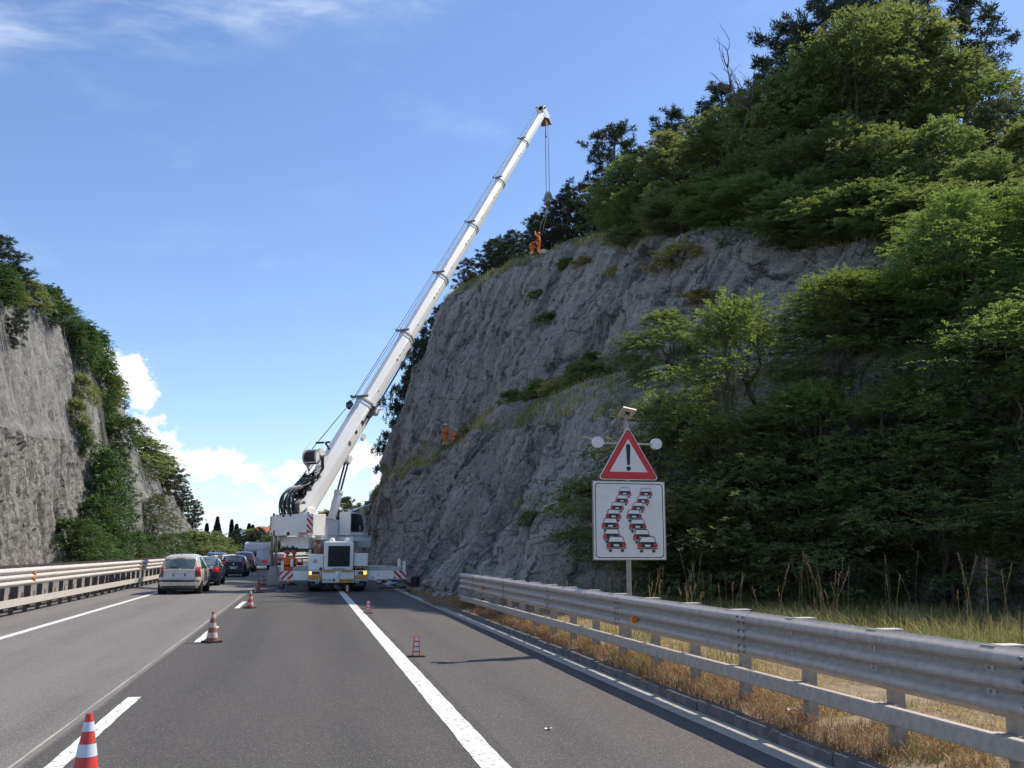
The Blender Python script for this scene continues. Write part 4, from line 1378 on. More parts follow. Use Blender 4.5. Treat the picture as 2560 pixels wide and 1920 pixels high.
# side plates of the frame
for sd in (-1, 1):
    mb = MB(S_)
    a, b = sorted((sd * .80, sd * .86))
    mb.prism([(-3.3, 2.25), (1.7, 2.05), (1.55, 2.45), (.9, 2.72), (-.6, 3.12), (-2.2, 3.38), (-3.3, 3.40)], 'x', a, b); sp_ = cp('side_plate', mb, W_)
    for y in (-2.2, -.9, .4):
        mb = MB(S_); a, b = sorted((sd * .862, sd * .92)); mb.box((a, y - .03, 2.25), (b, y + .03, 3.36 - max(0, (y + 2.2)) * .24)); cp('rib', mb, W_, sp_)
    mb = MB(S_); a, b = sorted((sd * .862, sd * .93)); mb.box((a, -3.2, 2.52), (b, 1.3, 2.56)); cp('flange', mb, W_, sp_)
    mb = MB(S_); mb.tube([(sd * .89, -3.25, 3.40), (sd * .89, -2.2, 3.38), (sd * .89, -.6, 3.12), (sd * .89, .9, 2.72), (sd * .89, 1.55, 2.45)], .035, 6); cp('edge_flange', mb, W_, sp_)
mb = MB(S_); mb.box((.92, -3.0, 2.3), (1.2, -2.2, 3.0)); cp('valve_box', mb, W_, bevel=.02)
mb = MB(S_); mb.cyl((.865, -2.75, 2.38), (.868, -2.75, 2.38), .06, n=16); cp('port', mb, M['black'])
# housing behind the cab
mb = MB(S_); mb.box((-.2, .2, 2.75), (.78, 1.25, 3.2)); cp('winch_housing', mb, W_, bevel=.02)
mb = MB(S_); mb.box((-1.45, -2.3, 1.85), (-.98, .5, 2.55)); cp('hydraulic_tank', mb, W_, bevel=.02)
mb = MB(S_); mb.box((-1.47, -1.9, 2.05), (-1.455, -1.2, 2.45)); mb.box((-1.0, -2.32, 2.0), (-.95, -2.25, 2.5)); cp('tank_panel', mb, M['crane_grey'])
mb = MB(S_); mb.box((-.9, -3.0, 1.9), (.7, -1.2, 2.45)); cp('counterweight_base', mb, W_, bevel=.015)
mb = MB(S_)
rr_ = random.Random(5)
for k in range(9):
    mb.tube([(-.8 + k * .1 + rr_.uniform(-.05, .05), -3.02, 1.95 + rr_.uniform(-.05, .08)), (-.75 + k * .1, -3.08, 1.86), (-.6 + k * .1 + rr_.uniform(-.1, .1), -3.02, 1.93)], .03, 6)
cp('chain', mb, M['steel_dark'])
# counterweight: plan with a chamfered wing on the left
ya = -3.55
zlo, zhi = 2.48, 3.44
mb = MB(S_); mb.prism([(-.86, ya), (1.37, ya), (1.37, ya + .9), (-.86, ya + .9)], 'z', zlo, zhi)
cw = cp('counterweight', mb, W_, bevel=.015)
mb = MB(S_); mb.prism([(-1.42, ya + .36), (-.87, ya + .004), (-.87, ya + .9), (-1.42, ya + 1.0)], 'z', zlo, zhi - .06); cw2 = cp('counterweight', mb, W_, bevel=.015)
FR = S_ @ Matrix.Translation((0, ya, 0))
mb = MB(FR); mb.add([(1.02, -.003, zlo + .12), (1.365, -.003, zlo + .12), (1.365, -.003, zhi), (1.02, -.003, zhi)], [(0, 1, 2, 3)]); cp('hazard_board', mb, M['sign_white'], cw)


def vstripes(F_, x0, x1, z0, z1, n, slope, parent):
    per = (z1 - z0) / n
    for k in range(-1, n + 1):
        a = z0 + k * per
        q = [(x0, a), (x1, a + slope), (x1, a + slope + per * .52), (x0, a + per * .52)]
        q = [(x, min(max(z, z0), z1)) for x, z in q]
        if abs(q[0][1] - q[3][1]) < .005 and abs(q[1][1] - q[2][1]) < .005: continue
        mb = MB(F_); mb.add([(x, -.006, z) for x, z in q], [(0, 1, 2, 3)]); cp('stripe', mb, M['red_paint'], parent)


vstripes(FR, 1.02, 1.365, zlo + .12, zhi, 3, -.33, cw)
for x0, x1, za, zb in ((-.40, -.27, zhi - .12, zhi + .012), (-.10, .06, zlo - .012, zlo + .16)):
    mb = MB(FR); mb.box((x0, -.006, za), (x1, .10, zb)); cp('lug_pocket', mb, M['black'], cw)
mb = MB(FR); mb.box((-.88, -.006, zlo - .01), (-.80, .06, zlo + .24)); cp('lug_pocket', mb, M['black'], cw)
text('maker_name', 'TEREX', S_ @ face_frame((.80, ya - .004, zlo + .075), (1, 0, 0), (0, 0, 1)), .145, M['red_paint'], cw, CC, sx=1.25, bold=.006)
dv = Vector((.55, -.356, 0)).normalized()
wing = S_ @ face_frame((-1.145, ya + .182, zlo + .075), dv, (0, 0, 1)) @ Matrix.Translation((0, 0, .004))
text('maker_name', 'TEREX', wing, .13, M['red_paint'], cw2, CC, sx=.95, bold=.006)
FWm = S_ @ face_frame((-1.42, ya + .36, 0), dv, (0, 0, 1)) @ Matrix.Rotation(R(-90), 4, 'X')
FW2 = S_ @ Matrix.Translation((-1.42, ya + .36, 0)) @ Matrix.Rotation(math.atan2(dv.y, dv.x), 4, 'Z')
vstripes(FW2, .01, .20, zlo + .2, zhi - .06, 3, .30, cw2)
for x in (-1.2, 1.0):
    mb = MB(FR); mb.cyl((x, .1 if x > 0 else .35, zhi - .06), (x, .1 if x > 0 else .35, zhi + .08), .05, n=10); cp('marker_lamp', mb, M['red_lens_dark'], cw)
mb = MB(FR); mb.box((1.15, -.03, zlo - .10), (1.36, .2, zlo + .08)); mb.cyl((1.2, .0, zlo - .14), (1.2, .0, zlo + .02), .03, n=8); cp('lifting_lug', mb, W_, cw)
text('maker_name', 'TEREX', S_ @ face_frame((.864, -3.05, 3.18), (0, 1, 0), (0, 0, 1)), .10, M['sign_black'], cr, CC, sx=1.3)
text('maker_name', 'AC', S_ @ face_frame((.864, -3.15, 3.08), (0, 1, 0), (0, 0, 1)), .08, M['red_paint'], cr, CC, sx=1.3)
# operator's cab on the right
mb = MB(S_)
mb.prism([(-1.03, 2.5), (.12, 2.5), (.20, 2.8), (-.02, 3.50), (-.12, 3.60), (-1.03, 3.62)], 'x', .90, 1.55); cab = cp('operator_cab', mb, W_, bevel=.05)
mb = MB(S_); mb.prism([(-.97, 2.68), (.03, 2.68), (.10, 2.85), (-.10, 3.44), (-.20, 3.52), (-.97, 3.53)], 'x', 1.552, 1.562); cp('side_window', mb, M['glass_dark'], cab, bevel=.02)
mb = MB(S_); mb.box((.80, -1.05, 2.24), (1.75, .4, 2.46)); cp('cab_platform', mb, W_, cab, bevel=.01)
mb = MB(S_); mb.tube([(1.58, .16, 2.5), (1.58, .22, 2.85), (1.58, .0, 3.52), (1.56, -.12, 3.66), (1.54, -1.0, 3.68)], .02, 6); cp('handrail', mb, M['galv_bright'], cab)
mb = MB(S_); mb.tube([(.93, -1.0, 3.6), (.93, -1.0, 3.72), (1.5, -1.0, 3.72), (1.5, -1.0, 3.6)], .018, 6); cp('roof_rail', mb, M['galv_bright'], cab)
mb = MB(S_); mb.add([(1.0, -.6, 3.66), (1.55, -.75, 3.70), (2.05, .05, 4.04), (1.35, .25, 3.86)], [(0, 1, 2, 3)]); mb.add([(1.0, -.6, 3.64), (1.55, -.75, 3.68), (2.05, .05, 4.02), (1.35, .25, 3.84)], [(3, 2, 1, 0)]); cp('roof_hatch', mb, M['blue_tint'], cab)
mb = MB(S_); mb.tube([(1.56, .1, 3.1), (1.80, .15, 3.05), (1.82, .15, 2.6), (1.7, .15, 2.4)], .018, 6); cp('mirror_arm', mb, M['black'], cab)
mb = MB(S_); mb.box((1.78, .06, 2.72), (1.82, .26, 3.02)); cp('mirror', mb, M['chrome'], cab)
mb = MB(S_); mb.box((1.76, .06, 2.46), (1.80, .24, 2.66)); cp('mirror', mb, M['chrome'], cab)

# ---- boom: local frame, +y along the boom, +x right, +z its back
FOOT = Vector((-.21, 46.13, 3.55))
bd_ = Vector((.4094, .5098, .7584)).normalized()
bx_ = Vector((math.cos(-AZ), math.sin(-AZ), 0)); bx_ = (bx_ - bd_ * bx_.dot(bd_)).normalized()
bz_ = bx_.cross(bd_)
B_ = Matrix(((bx_.x, bd_.x, bz_.x, FOOT.x), (bx_.y, bd_.y, bz_.y, FOOT.y), (bx_.z, bd_.z, bz_.z, FOOT.z), (0, 0, 0, 1)))


def bsec(w_, h_):
    """boom section: flat top with chamfers, keeled rounded belly"""
    a, b = w_ / 2, h_ / 2
    return [(-a * .36, b), (a * .36, b), (a, b * .34), (a, -b * .35), (a * .86, -b * .66), (a * .5, -b * .92), (0, -b), (-a * .5, -b * .92), (-a * .86, -b * .66), (-a, -b * .35), (-a, b * .34)]


E_ = 5.75
L0 = 7.45                                    # first collar
sizes = [1.20, .95, .89, .83, .78, .73, .68]
boom = None
for i, s in enumerate(sizes):
    y0 = -.55 if i == 0 else L0 + E_ * (i - 1) - .4
    y1 = L0 if i == 0 else L0 + E_ * i
    if i == 6: y1 = L0 + E_ * 5 + 4.75
    w_, h_ = s * .80, s * .94
    mb = MB(B_)
    pl_ = bsec(w_, h_)
    mb.prism([(p[0], p[1]) for p in pl_][::-1], 'y', y0, y1)
    if boom is None:
        boom = cp('boom', mb, W_, bevel=.02)
        sec = boom
    else:
        sec = cp('boom_section', mb, W_, boom, bevel=.012)
    if i < 6:
        for k, (dy, g_, th) in enumerate(((-.12, .055, .12), (-.34, .03, .09))):
            mb = MB(B_)
            o_ = bsec(w_ + g_ * 2, h_ + g_ * 2)
            mb.prism(o_[::-1], 'y', y1 + dy, y1 + dy + th)
            cp('collar', mb, M['crane_grey'] if k == 0 else W_, boom, bevel=.008)
        mb = MB(B_); mb.box((-w_ * .5, y1 - .05, h_ * .5 + .04), (w_ * .5, y1 + .08, h_ * .5 + .11)); mb.box((-w_ * .6, y1 - .02, h_ * .5 + .02), (-w_ * .45, y1 + .02, h_ * .5 + .2)); cp('cable_guide', mb, M['steel_grey'], boom)
    # lightening holes on the right side
    if 0 < i < 6:
        a = L0 + E_ * (i - 1)
        for dy, r_ in ((1.0, .05), (3.6, .07), (4.0, .05), (4.5, .04)):
            mb = MB(B_); mb.cyl((w_ / 2 + .0025, a + dy, h_ * .10), (w_ / 2 + .004, a + dy, h_ * .10), r_, n=14); cp('hole', mb, M['black'], boom)
        mb = MB(B_); mb.box((-w_ * .30, a + .5, h_ / 2 + .001), (-w_ * .27, y1 - .8, h_ / 2 + .004)); cp('grease_line', mb, M['crane_grey'], boom)
    if i == 0:
        for dy, q in ((4.55, 0), (5.35, 1), (6.1, 1)):
            mb = MB(B_)
            if q: mb.box((w_ / 2 + .001, dy - .11, -.04), (w_ / 2 + .004, dy + .11, .12))
            else: mb.cyl((w_ / 2 + .001, dy, .03), (w_ / 2 + .004, dy, .03), .13, n=20)
            cp('boom_marking', mb, M['steel_grey'] if not q else M['steel_dark'], boom)
        # fixtures near the first collar
        mb = MB(B_); mb.box((w_ / 2, 6.55, -.1), (w_ / 2 + .22, 7.3, .04)); cp('roller_bracket', mb, M['black'], boom)
        mb = MB(B_); mb.box((w_ / 2, 7.05, -.42), (w_ / 2 + .28, 7.42, -.14)); mb.cyl((w_ / 2 + .2, 7.3, -.2), (w_ / 2 + .45, 7.45, -.32), .04); cp('jib_lug', mb, W_, boom, bevel=.01)
        mb = MB(B_); mb.box((w_ / 2 - .05, 5.4, -.62), (w_ / 2 + .10, 5.75, -.42)); cp('jib_lug', mb, W_, boom, bevel=.01)
        mb = MB(B_); mb.tube([(w_ / 2 + .42, 7.45, -.32), (w_ / 2 + .75, 7.1, -.42), (w_ / 2 + .95, 6.6, -.5)], .012, 5); mb.cyl((w_ / 2 + .95, 6.62, -.5), (w_ / 2 + .97, 6.5, -.5), .04); cp('pendant', mb, M['cable'], boom)
        mb = MB(B_); mb.box((-.35, 6.55, h_ / 2), (-.20, 6.95, h_ / 2 + .28)); mb.cyl((-.4, 6.75, h_ / 2 + .26), (-.05, 6.75, h_ / 2 + .26), .06); cp('rope_roller', mb, M['steel_dark'], boom)
# dark strip standing in for the shade along the belly edge
mb = MB(B_); mb.box((.26, L0 + .2, -.47), (.34, L0 + E_ - .4, -.42)); cp('belly_shade_strip', mb, M['steel_dark'], boom)
# luffing cylinder from the frame to the belly
pb = S_ @ Vector((.16, -.72, 3.05)); pe = B_ @ Vector((.16, 4.15, -.68))
dlu = (pe - pb).normalized(); mid = pb + (pe - pb) * .50
mb = MB(); mb.cyl(pb, mid, .20, n=20); mb.cyl(mid - dlu * .15, mid + dlu * .02, .225, n=20); cyl_ = cp('luffing_cylinder', mb, W_, smooth='auto')
sdv = dlu.cross(Vector((0, 1, 0))).normalized()
for k in (-1, 1):
    mb = MB(); mb.cyl(mid + sdv * .075 * k, pe + sdv * .075 * k, .05, n=12); cp('piston_rod', mb, M['steel_dark'], cyl_, smooth='auto')
mb = MB(B_); mb.box((-.1, 3.95, -.82), (.35, 4.35, -.55)); cp('cylinder_lug', mb, W_, boom, bevel=.02)
mb = MB(S_); mb.box((-.55, -2.95, 3.0), (-.40, -2.35, 3.75)); mb.box((.40, -2.95, 3.0), (.55, -2.35, 3.75)); cp('boom_foot_bracket', mb, W_, bevel=.02)
mb = MB(B_); mb.box((-.36, -.9, -.5), (.36, -.5, .1)); cp('boom_foot', mb, M['steel_grey'], boom)
# hoist winch on the back of the boom
wy, wz = 2.6, 1.04
mb = MB(B_); mb.cyl((-.42, wy, wz), (.26, wy, wz), .33, n=28); drum = cp('winch_drum', mb, M['steel_dark'], boom, smooth='auto')
for k in range(14):
    mb = MB(B_); x = -.38 + k * .046; mb.lathe([(.331, x), (.345, x + .012), (.345, x + .03), (.331, x + .042)], (0, wy, wz), n=28, axis='x'); cp('rope_winding', mb, M['cable'], drum, smooth=True)
for x in (-.46, .27):
    mb = MB(B_); mb.lathe([(.10, x), (.42, x), (.42, x + .03), (.10, x + .03)], (0, wy, wz), n=28, axis='x'); cp('drum_flange', mb, W_, drum, smooth='auto')
    mb = MB(B_); mb.prism([(wy - .45, .45), (wy + .55, .45), (wy + .25, 1.1), (wy - .2, 1.15)], 'x', x - .05, x - .02); cp('winch_bracket', mb, W_, boom)
for k in range(10):
    a = 2 * math.pi * k / 10
    mb = MB(B_); mb.tube([(.36, wy - .62 + .06 * math.cos(a), .72 + .06 * math.sin(a)), (.36, wy - .62 + .30 * math.cos(a), .72 + .30 * math.sin(a))], .014, 5); cp('reel_spoke', mb, W_, boom)
mb = MB(B_)
mb.tube([(.36, wy - .62 + .31 * math.cos(2 * math.pi * k / 24), .72 + .31 * math.sin(2 * math.pi * k / 24)) for k in range(25)], .018, 6); cp('cable_reel', mb, W_, boom, smooth=True)
mb = MB(B_)
for x in (-.5, .40):
    mb.tube([(x, wy - .3, 1.0), (x, wy + .1, 1.42), (x, wy + .75, 1.35)], .022, 6)
mb.tube([(-.5, wy + .1, 1.42), (.40, wy + .1, 1.42)], .022, 6)
mb.tube([(-.52, wy - .36, 1.05), (.42, wy - .36, 1.05)], .025, 6)
cp('winch_guard', mb, W_, boom)
mb = MB(B_); mb.box((-.55, wy + 1.0, .98), (.30, wy + 1.07, 1.05)); mb.box((.0, wy + .98, .5), (.06, wy + 1.06, 1.0)); cp('rope_fairlead', mb, M['steel_dark'], boom)
rr_ = random.Random(3)
for k in range(6):
    mb = MB(B_)
    x = .32 + .03 * k
    mb.tube([(x, wy - .8, .5), (x + .1, wy - 1.05, .55 + .05 * k), (x + .22 + rr_.uniform(0, .1), wy - .6, .85), (x + .12, wy - .1, 1.1), (x, wy + .2, .95)], .022, 6); cp('hose', mb, M['hose'], boom, smooth=True)
# hoses from the frame up the back of the boom foot
for k in range(16):
    x = -.42 + .055 * k + rr_.uniform(-.02, .02)
    p0 = Vector((x, -.25 + rr_.uniform(-.1, .1), -.1))
    u = rr_.uniform(0, .25)
    pts = [p0, Vector((x - .05, -.62 + rr_.uniform(-.12, .1), .42)), Vector((x - .03, -.42 + u, .92 + u)), Vector((x, .1 + u, 1.10 + u * .5)), Vector((x, .75 + u, .86)), Vector((x + rr_.uniform(-.08, .08), 1.4 + rr_.uniform(0, .8), .72))]
    q = []
    for j in range(len(pts) - 1):
        for t in (0, .25, .5, .75):
            i0, i1, i2, i3 = max(j - 1, 0), j, j + 1, min(j + 2, len(pts) - 1)
            a, b, c_, d_ = pts[i0], pts[i1], pts[i2], pts[i3]
            q.append(.5 * ((2 * b) + (-a + c_) * t + (2 * a - 5 * b + 4 * c_ - d_) * t * t + (-a + 3 * b - 3 * c_ + d_) * t ** 3))
    q.append(pts[-1])
    mb = MB(B_); mb.tube(q, rr_.choice((.022, .03, .035)), 7); cp('hose', mb, M['hose'] if k % 4 else M['steel_grey'], boom, smooth=True)
mb = MB(B_)
for k in range(26):
    x, y = rr_.uniform(-.42, .40), rr_.uniform(.35, 1.9)
    s = rr_.uniform(.04, .11); mb.box((x - s, y - s, .59), (x + s, y + s * 1.3, .66 + rr_.uniform(0, .18)))
cp('valve_block', mb, M['steel_dark'], boom)
for k in range(14):
    x, y = rr_.uniform(-.36, .34), rr_.uniform(.2, 1.8)
    mb = MB(B_); mb.tube([(x, y, .7), (x + rr_.uniform(-.15, .15), y + .15, .9 + rr_.uniform(0, .1)), (x + rr_.uniform(-.15, .15), y + .4, .72)], .014, 5); cp('hose', mb, M['hose'] if k % 3 else M['galv_bright'], boom, smooth=True)
mb = MB(B_); mb.box((-.50, -.05, .6), (.62, .03, .70)); mb.box((-.50, .72, .68), (.62, .78, .76)); cp('hose_clamp', mb, M['steel_grey'], boom)
mb = MB(B_)
for k in range(5): mb.tube([(.05 + k * .09, -.1, .2), (.05 + k * .09, -.45, .45), (.05 + k * .09, -.25, .72), (.08 + k * .09, .1, .7)], .05, 8)
cp('hose_bundle', mb, M['steel_grey'], boom, smooth=True)

# boom head
LT = L0 + E_ * 5 + 4.75
hw = sizes[6] * .4
mb = MB(B_); mb.prism([(LT - .15, -.30), (LT + .35, -.62), (LT + .62, -.55), (LT + .55, -.1), (LT + .45, .42), (LT + .15, .52), (LT - .2, .33)], 'x', -hw, -hw + .05); head = cp('boom_head', mb, W_, boom)
mb = MB(B_); mb.prism([(LT - .15, -.30), (LT + .35, -.62), (LT + .62, -.55), (LT + .55, -.1), (LT + .45, .42), (LT + .15, .52), (LT - .2, .33)], 'x', hw - .05, hw); cp('head_plate', mb, W_, head)
mb = MB(B_); mb.prism([(LT - .1, -.34), (LT + .25, -.60), (LT + .05, -1.05), (LT - .35, -.85)], 'x', -hw * .9, hw * .6); cp('auxiliary_bracket', mb, M['rust'], head)
mb = MB(B_); mb.prism([(LT + .30, -.60), (LT + .62, -.56), (LT + .75, -1.05), (LT + .45, -1.2)], 'x', -hw * .8, hw); cp('auxiliary_bracket', mb, M['crane_grey'], head)
for k, (y, z, r_) in enumerate(((LT + .22, .38, .17), (LT + .42, -.42, .22))):
    for x in (-.12, 0, .12):
        mb = MB(B_); mb.lathe([(.04, x - .03), (r_, x - .035), (r_ - .04, x), (r_, x + .035), (.04, x + .03)], (0, y, z), n=20, axis='x'); cp('sheave', mb, M['steel_dark'], head, smooth='auto')
mb = MB(B_); mb.box((hw, LT + .1, .3), (hw + .14, LT + .2, .4)); mb.box((-hw - .15, LT + .2, .42), (-hw, LT + .3, .5)); cp('head_lamp', mb, M['steel_dark'], head)
# hoist rope along the back of the boom, and the falls to the hook
r0 = B_ @ Vector((-.1, wy + .2, wz + .35)); r1 = B_ @ Vector((-.05, LT + .15, .58))
mb = MB(); mb.tube([r0, B_ @ Vector((-.15, 6.75, .84)), r1], .022, 6); cp('hoist_rope', mb, M['cable'], smooth=True)
r0 = B_ @ Vector((-.3, L0 - .2, .62)); mb = MB(); mb.tube([r0, B_ @ Vector((-.2, L0 + E_, .55)), B_ @ Vector((-.16, LT + .1, .50))], .015, 5); cp('sensor_cable', mb, M['cable'], smooth=True)
hp = B_ @ Vector((0, LT + .42, -.62))
HK = Vector((17.1, 67.5, 28.4))
top_a = B_ @ Vector((-.02, LT + .26, -.62)); top_b = B_ @ Vector((.10, LT + .62, -.58))
for tp_, dx in ((top_a, -.13), (top_b, .13)):
    mb = MB(); mb.tube([tp_, (HK.x + dx, HK.y, HK.z - .1)], .02, 6); cp('hoist_rope', mb, M['cable'], smooth=True)
mb = MB(); mb.tube([top_a + Vector((0, 0, .1)), (top_a.x + .05, top_a.y, 33.0)], .014, 5); mb.lathe([(.001, 0), (.06, .02), (.07, .12), (.02, .2), (.001, .2)], (top_a.x + .05, top_a.y, 32.9), n=10); cp('limit_weight', mb, M['steel_dark'], smooth='auto')
# hook block
mb = MB()
pl_ = [(-.2, 28.45), (0, 28.55), (.2, 28.45), (.26, 28.1), (.14, 27.75), (-.14, 27.75), (-.26, 28.1)]
mb.prism([(HK.x + a, b) for a, b in pl_][::-1], 'y', HK.y - .16, HK.y - .12); mb.prism([(HK.x + a, b) for a, b in pl_][::-1], 'y', HK.y + .12, HK.y + .16)
hb = cp('hook_block', mb, M['crane_grey'])
for k in range(3):
    mb = MB(); a = -.16 + k * .14; mb.add([(HK.x + a, HK.y - .163, 28.0), (HK.x + a + .07, HK.y - .163, 28.0), (HK.x + a + .16, HK.y - .163, 28.3), (HK.x + a + .09, HK.y - .163, 28.3)], [(0, 1, 2, 3)]); cp('stripe', mb, M['rust'], hb)
mb = MB(); mb.lathe([(.03, -.1), (.24, -.1), (.2, 0), (.24, .1), (.03, .1)], (HK.x, HK.y, 28.15), n=22, axis='y'); cp('sheave', mb, M['steel_dark'], hb, smooth='auto')
mb = MB(); mb.box((HK.x - .12, HK.y - .1, 27.55), (HK.x + .12, HK.y + .1, 27.76))
hk = [(HK.x + .12 * math.sin(a), HK.y, 27.38 - .12 * math.cos(a) + .0) for a in [math.pi * k / 8 for k in range(-3, 8)]]
mb.tube([(HK.x, HK.y, 27.56)] + [(HK.x + .13 * math.cos(t), HK.y, 27.35 + .13 * math.sin(t)) for t in [math.pi * (.5 + k * .16) for k in range(9)]], [.04, .045, .05, .05, .05, .05, .045, .04, .03, .02], 8); cp('hook', mb, M['rust'], hb, smooth='auto')
sl_ = MB(); sl_.tube([(HK.x, HK.y, 27.22), (16.95, 67.75, 26.4), (16.78, 68.3, 25.35)], .022, 6); sl_.tube([(HK.x, HK.y, 27.22), (16.7, 68.2, 26.2), (16.62, 68.35, 25.3)], .018, 6)
sling = sl_.build('lifting_sling', M['sling'], None, None, smooth=True)
tag(sling, 'pale rope sling hanging from the crane hook down to the workers', 'sling')

# ------------------------------------------------------------------ concrete barrier with ribbed posts left of the crane
jb = empty('concrete_barrier', (-1.62, 54.6, 0), 0, 'pale concrete road barrier end left of the crane, below the counterweight', 'barrier')
mb = MB(); mb.prism([(-.40, 0), (.40, 0), (.40, .10), (.24, .30), (.15, .95), (-.15, .95), (-.24, .30), (-.40, .10)], 'y', -.5, 3.5); mb.build('barrier_body', M['concrete'], jb, bevel=.02)
for k in range(2):
    mb = MB(); mb.box((-.1, .3 + 2 * k, .951), (.1, .5 + 2 * k, .97)); mb.build('lifting_pocket', M['steel_dark'], jb)
mb = MB()
mb.tube([(.38, -.55, .9), (.42, -.6, .5), (.52, -.65, .12), (.66, -.7, .05)], .05, 8); mb.build('hose_end', M['galv_bright'], jb, smooth=True)
for k, x in enumerate((-1.70, -1.53)):
    pst = empty('ribbed_post', (x, 54.4 + k * 1.5, .951), 0, 'left ribbed steel post rising to the crane counterweight' if k == 0 else 'right, slimmer ribbed steel post under the crane counterweight', 'post', 'ribbed posts below the counterweight')
    mb = MB(); mb.cyl((0, 0, 0), (0, 0, 1.62), .075 - .02 * k, n=12); mb.build('tube', M['steel_post'], pst, smooth='auto')
    for j in range(26):
        mb = MB(); z = .0 + j * .062; mb.lathe([(.078 - .02 * k, z), (.10 - .02 * k, z + .012), (.10 - .02 * k, z + .03), (.078 - .02 * k, z + .042)], n=12); mb.build('rib', M['galv_old'], pst, smooth=True)


# ------------------------------------------------------------------ vehicles
def pl_interp(pts, t):
    xs = [p[0] for p in pts]; ys = [p[1] for p in pts]
    return float(np.interp(t, xs, ys))


def car(name, loc, label, paint, top, L_, W, zbelt, tail, glass_rear, rz=0.0, wheel_r=.31, roofw=.78, lit=False, plate=None, plate_z=.62,
        lamp=None, strip=False, wiper=True, hub='galv', group='cars queueing in the left lane', antenna=True, plate_w=.52):
    """top: (y,z) polyline of the roof line from the rear bumper to the front; loc: rear end centre on the road"""
    root = empty(name, loc, rz, label, 'car', group)
    # stations equally spaced along the top line
    P = np.array(top, float)
    seg = np.hypot(np.diff(P[:, 0]), np.diff(P[:, 1])); cum = np.concatenate([[0], np.cumsum(seg)])
    ns = 120
    tt = np.linspace(0, cum[-1], ns)
    ys = np.interp(tt, cum, P[:, 0]); zs = np.interp(tt, cum, P[:, 1])
    ys = smooth1(ys, 2); zs = smooth1(zs, 2)
    hw = W / 2
    kb, ks, ku, kt = 5, 12, 12, 16
    V = []
    for y, zt in zip(ys, zs):
        # plan: rounded corners at both ends
        u = min(y, L_ - y)
        wy_ = hw * (1 - .16 * max(0, 1 - u / .55) ** 2.2)
        zb = .20 + .10 * max(0, 1 - u / .5)
        row = []
        zbelt_here = min(zbelt, zt - .03)
        bot = [(wy_ * .86 * k / kb, zb) for k in range(kb)]
        side = []
        for k in range(ks):
            t = k / (ks - 1)
            z = zb + (zbelt_here - zb) * t
            bul = 1 - .06 * (2 * t - 1.05) ** 2 - (.08 * (1 - t) ** 6)
            side.append((wy_ * bul, z))
        wb = side[-1][0]
        hfull = max(1e-3, zt - zbelt_here)
        wt = wb * (1 - (1 - roofw) * min(1, hfull / .55))
        up = []
        for k in range(1, ku + 1):
            t = k / ku
            a = t ** 1.15
            r_ = min(.10, hfull * .6)
            z = zbelt_here + (zt - r_ * .55 - zbelt_here) * t
            up.append((wb + (wt - wb) * a, z))
        tp = []
        x0, z0 = up[-1]
        for k in range(1, kt + 1):
            t = k / kt
            x = x0 * (1 - t)
            z = z0 + (zt - z0) * (1 - (1 - t) ** 4) + .02 * (1 - (1 - t) ** 2) * min(1, hfull / .3)
            tp.append((x, z))
        half = bot + side + up + tp
        row = [(x, y, z) for x, z in half] + [(-x, y, z) for x, z in half[-2:0:-1]]
        V.append(row)
    V = np.array(V); nr = V.shape[1]
    idx = np.arange(ns * nr).reshape(ns, nr)
    nxt = np.roll(idx, -1, axis=1)
    F_ = np.stack([idx[:-1], nxt[:-1], nxt[1:], idx[1:]], -1)          # (ns-1,nr,4)
    nh = kb + ks + ku + kt
    colk = np.minimum(np.arange(nr), nr - 1 - np.arange(nr))              # 0 bottom centre .. nh-1 top centre
    cen = (V[:-1] + V[1:] + np.roll(V, -1, 1)[:-1] + np.roll(V, -1, 1)[1:]) / 4
    cx_, cy_, cz_ = cen[..., 0], cen[..., 1], cen[..., 2]
    istop = (colk >= kb + ks + ku - 1)[None, :] & np.ones((ns - 1, 1), bool)
    isup = ((colk >= kb + ks - 1) & (colk < kb + ks + ku - 1))[None, :] & np.ones((ns - 1, 1), bool)
    yr0, yr1, zr0, zr1, xr = glass_rear
    rearw = (istop | isup) & (cz_ > zr0) & (cz_ < zr1) & (cy_ > yr0) & (cy_ < yr1) & (np.abs(cx_) < xr)
    ysw0, ysw1 = tail['side']
    ylo = np.interp(cz_, [zbelt, zbelt + .45], [ysw0, ysw0 + tail.get('dslope', .3)]); yhi = np.interp(cz_, [zbelt, zbelt + .45], [ysw1, ysw1 - .75])
    sidew = isup & (cz_ > zbelt + .04) & (cy_ > ylo) & (cy_ < yhi) & (cz_ < np.max(zs) - .11) & ~rearw
    pill = (np.abs(cy_ - tail.get('pillar', L_ * .48)) < .04)
    sidew &= ~pill
    front = istop & (cz_ > zbelt + .06) & (cy_ > L_ * .55) & (cz_ < np.max(zs) - .08) & (np.abs(cx_) < hw * .8)
    lz0, lz1, lx0, ly1 = lamp
    lampf = (cy_ < ly1) & (cz_ > lz0) & (cz_ < lz1) & (np.abs(cx_) > lx0) & ~rearw & ~sidew
    body = ~(rearw | sidew | front | lampf)
    allf = F_.reshape(-1, 4); VV = V.reshape(-1, 3)

    def sub(mask, nm, mat, off=0.0, parent=root):
        f = allf[mask.reshape(-1)]
        if not len(f): return None
        u_, inv = np.unique(f, return_inverse=True)
        v = VV[u_].copy()
        me = np_mesh(nm, v, inv.reshape(-1, 4), mat, smooth=True)
        return mesh_obj(nm, me, None, parent)
    b_o = sub(body, 'body', M[paint])
    caps = MB(); caps.add([tuple(p) for p in V[0]], [tuple(range(nr))[::-1]]); caps.add([tuple(p) for p in V[-1]], [tuple(range(nr))]); caps.build('end_panel', M['trim_dark'], root)
    sub(rearw, 'rear_window', M['glass_tint'])
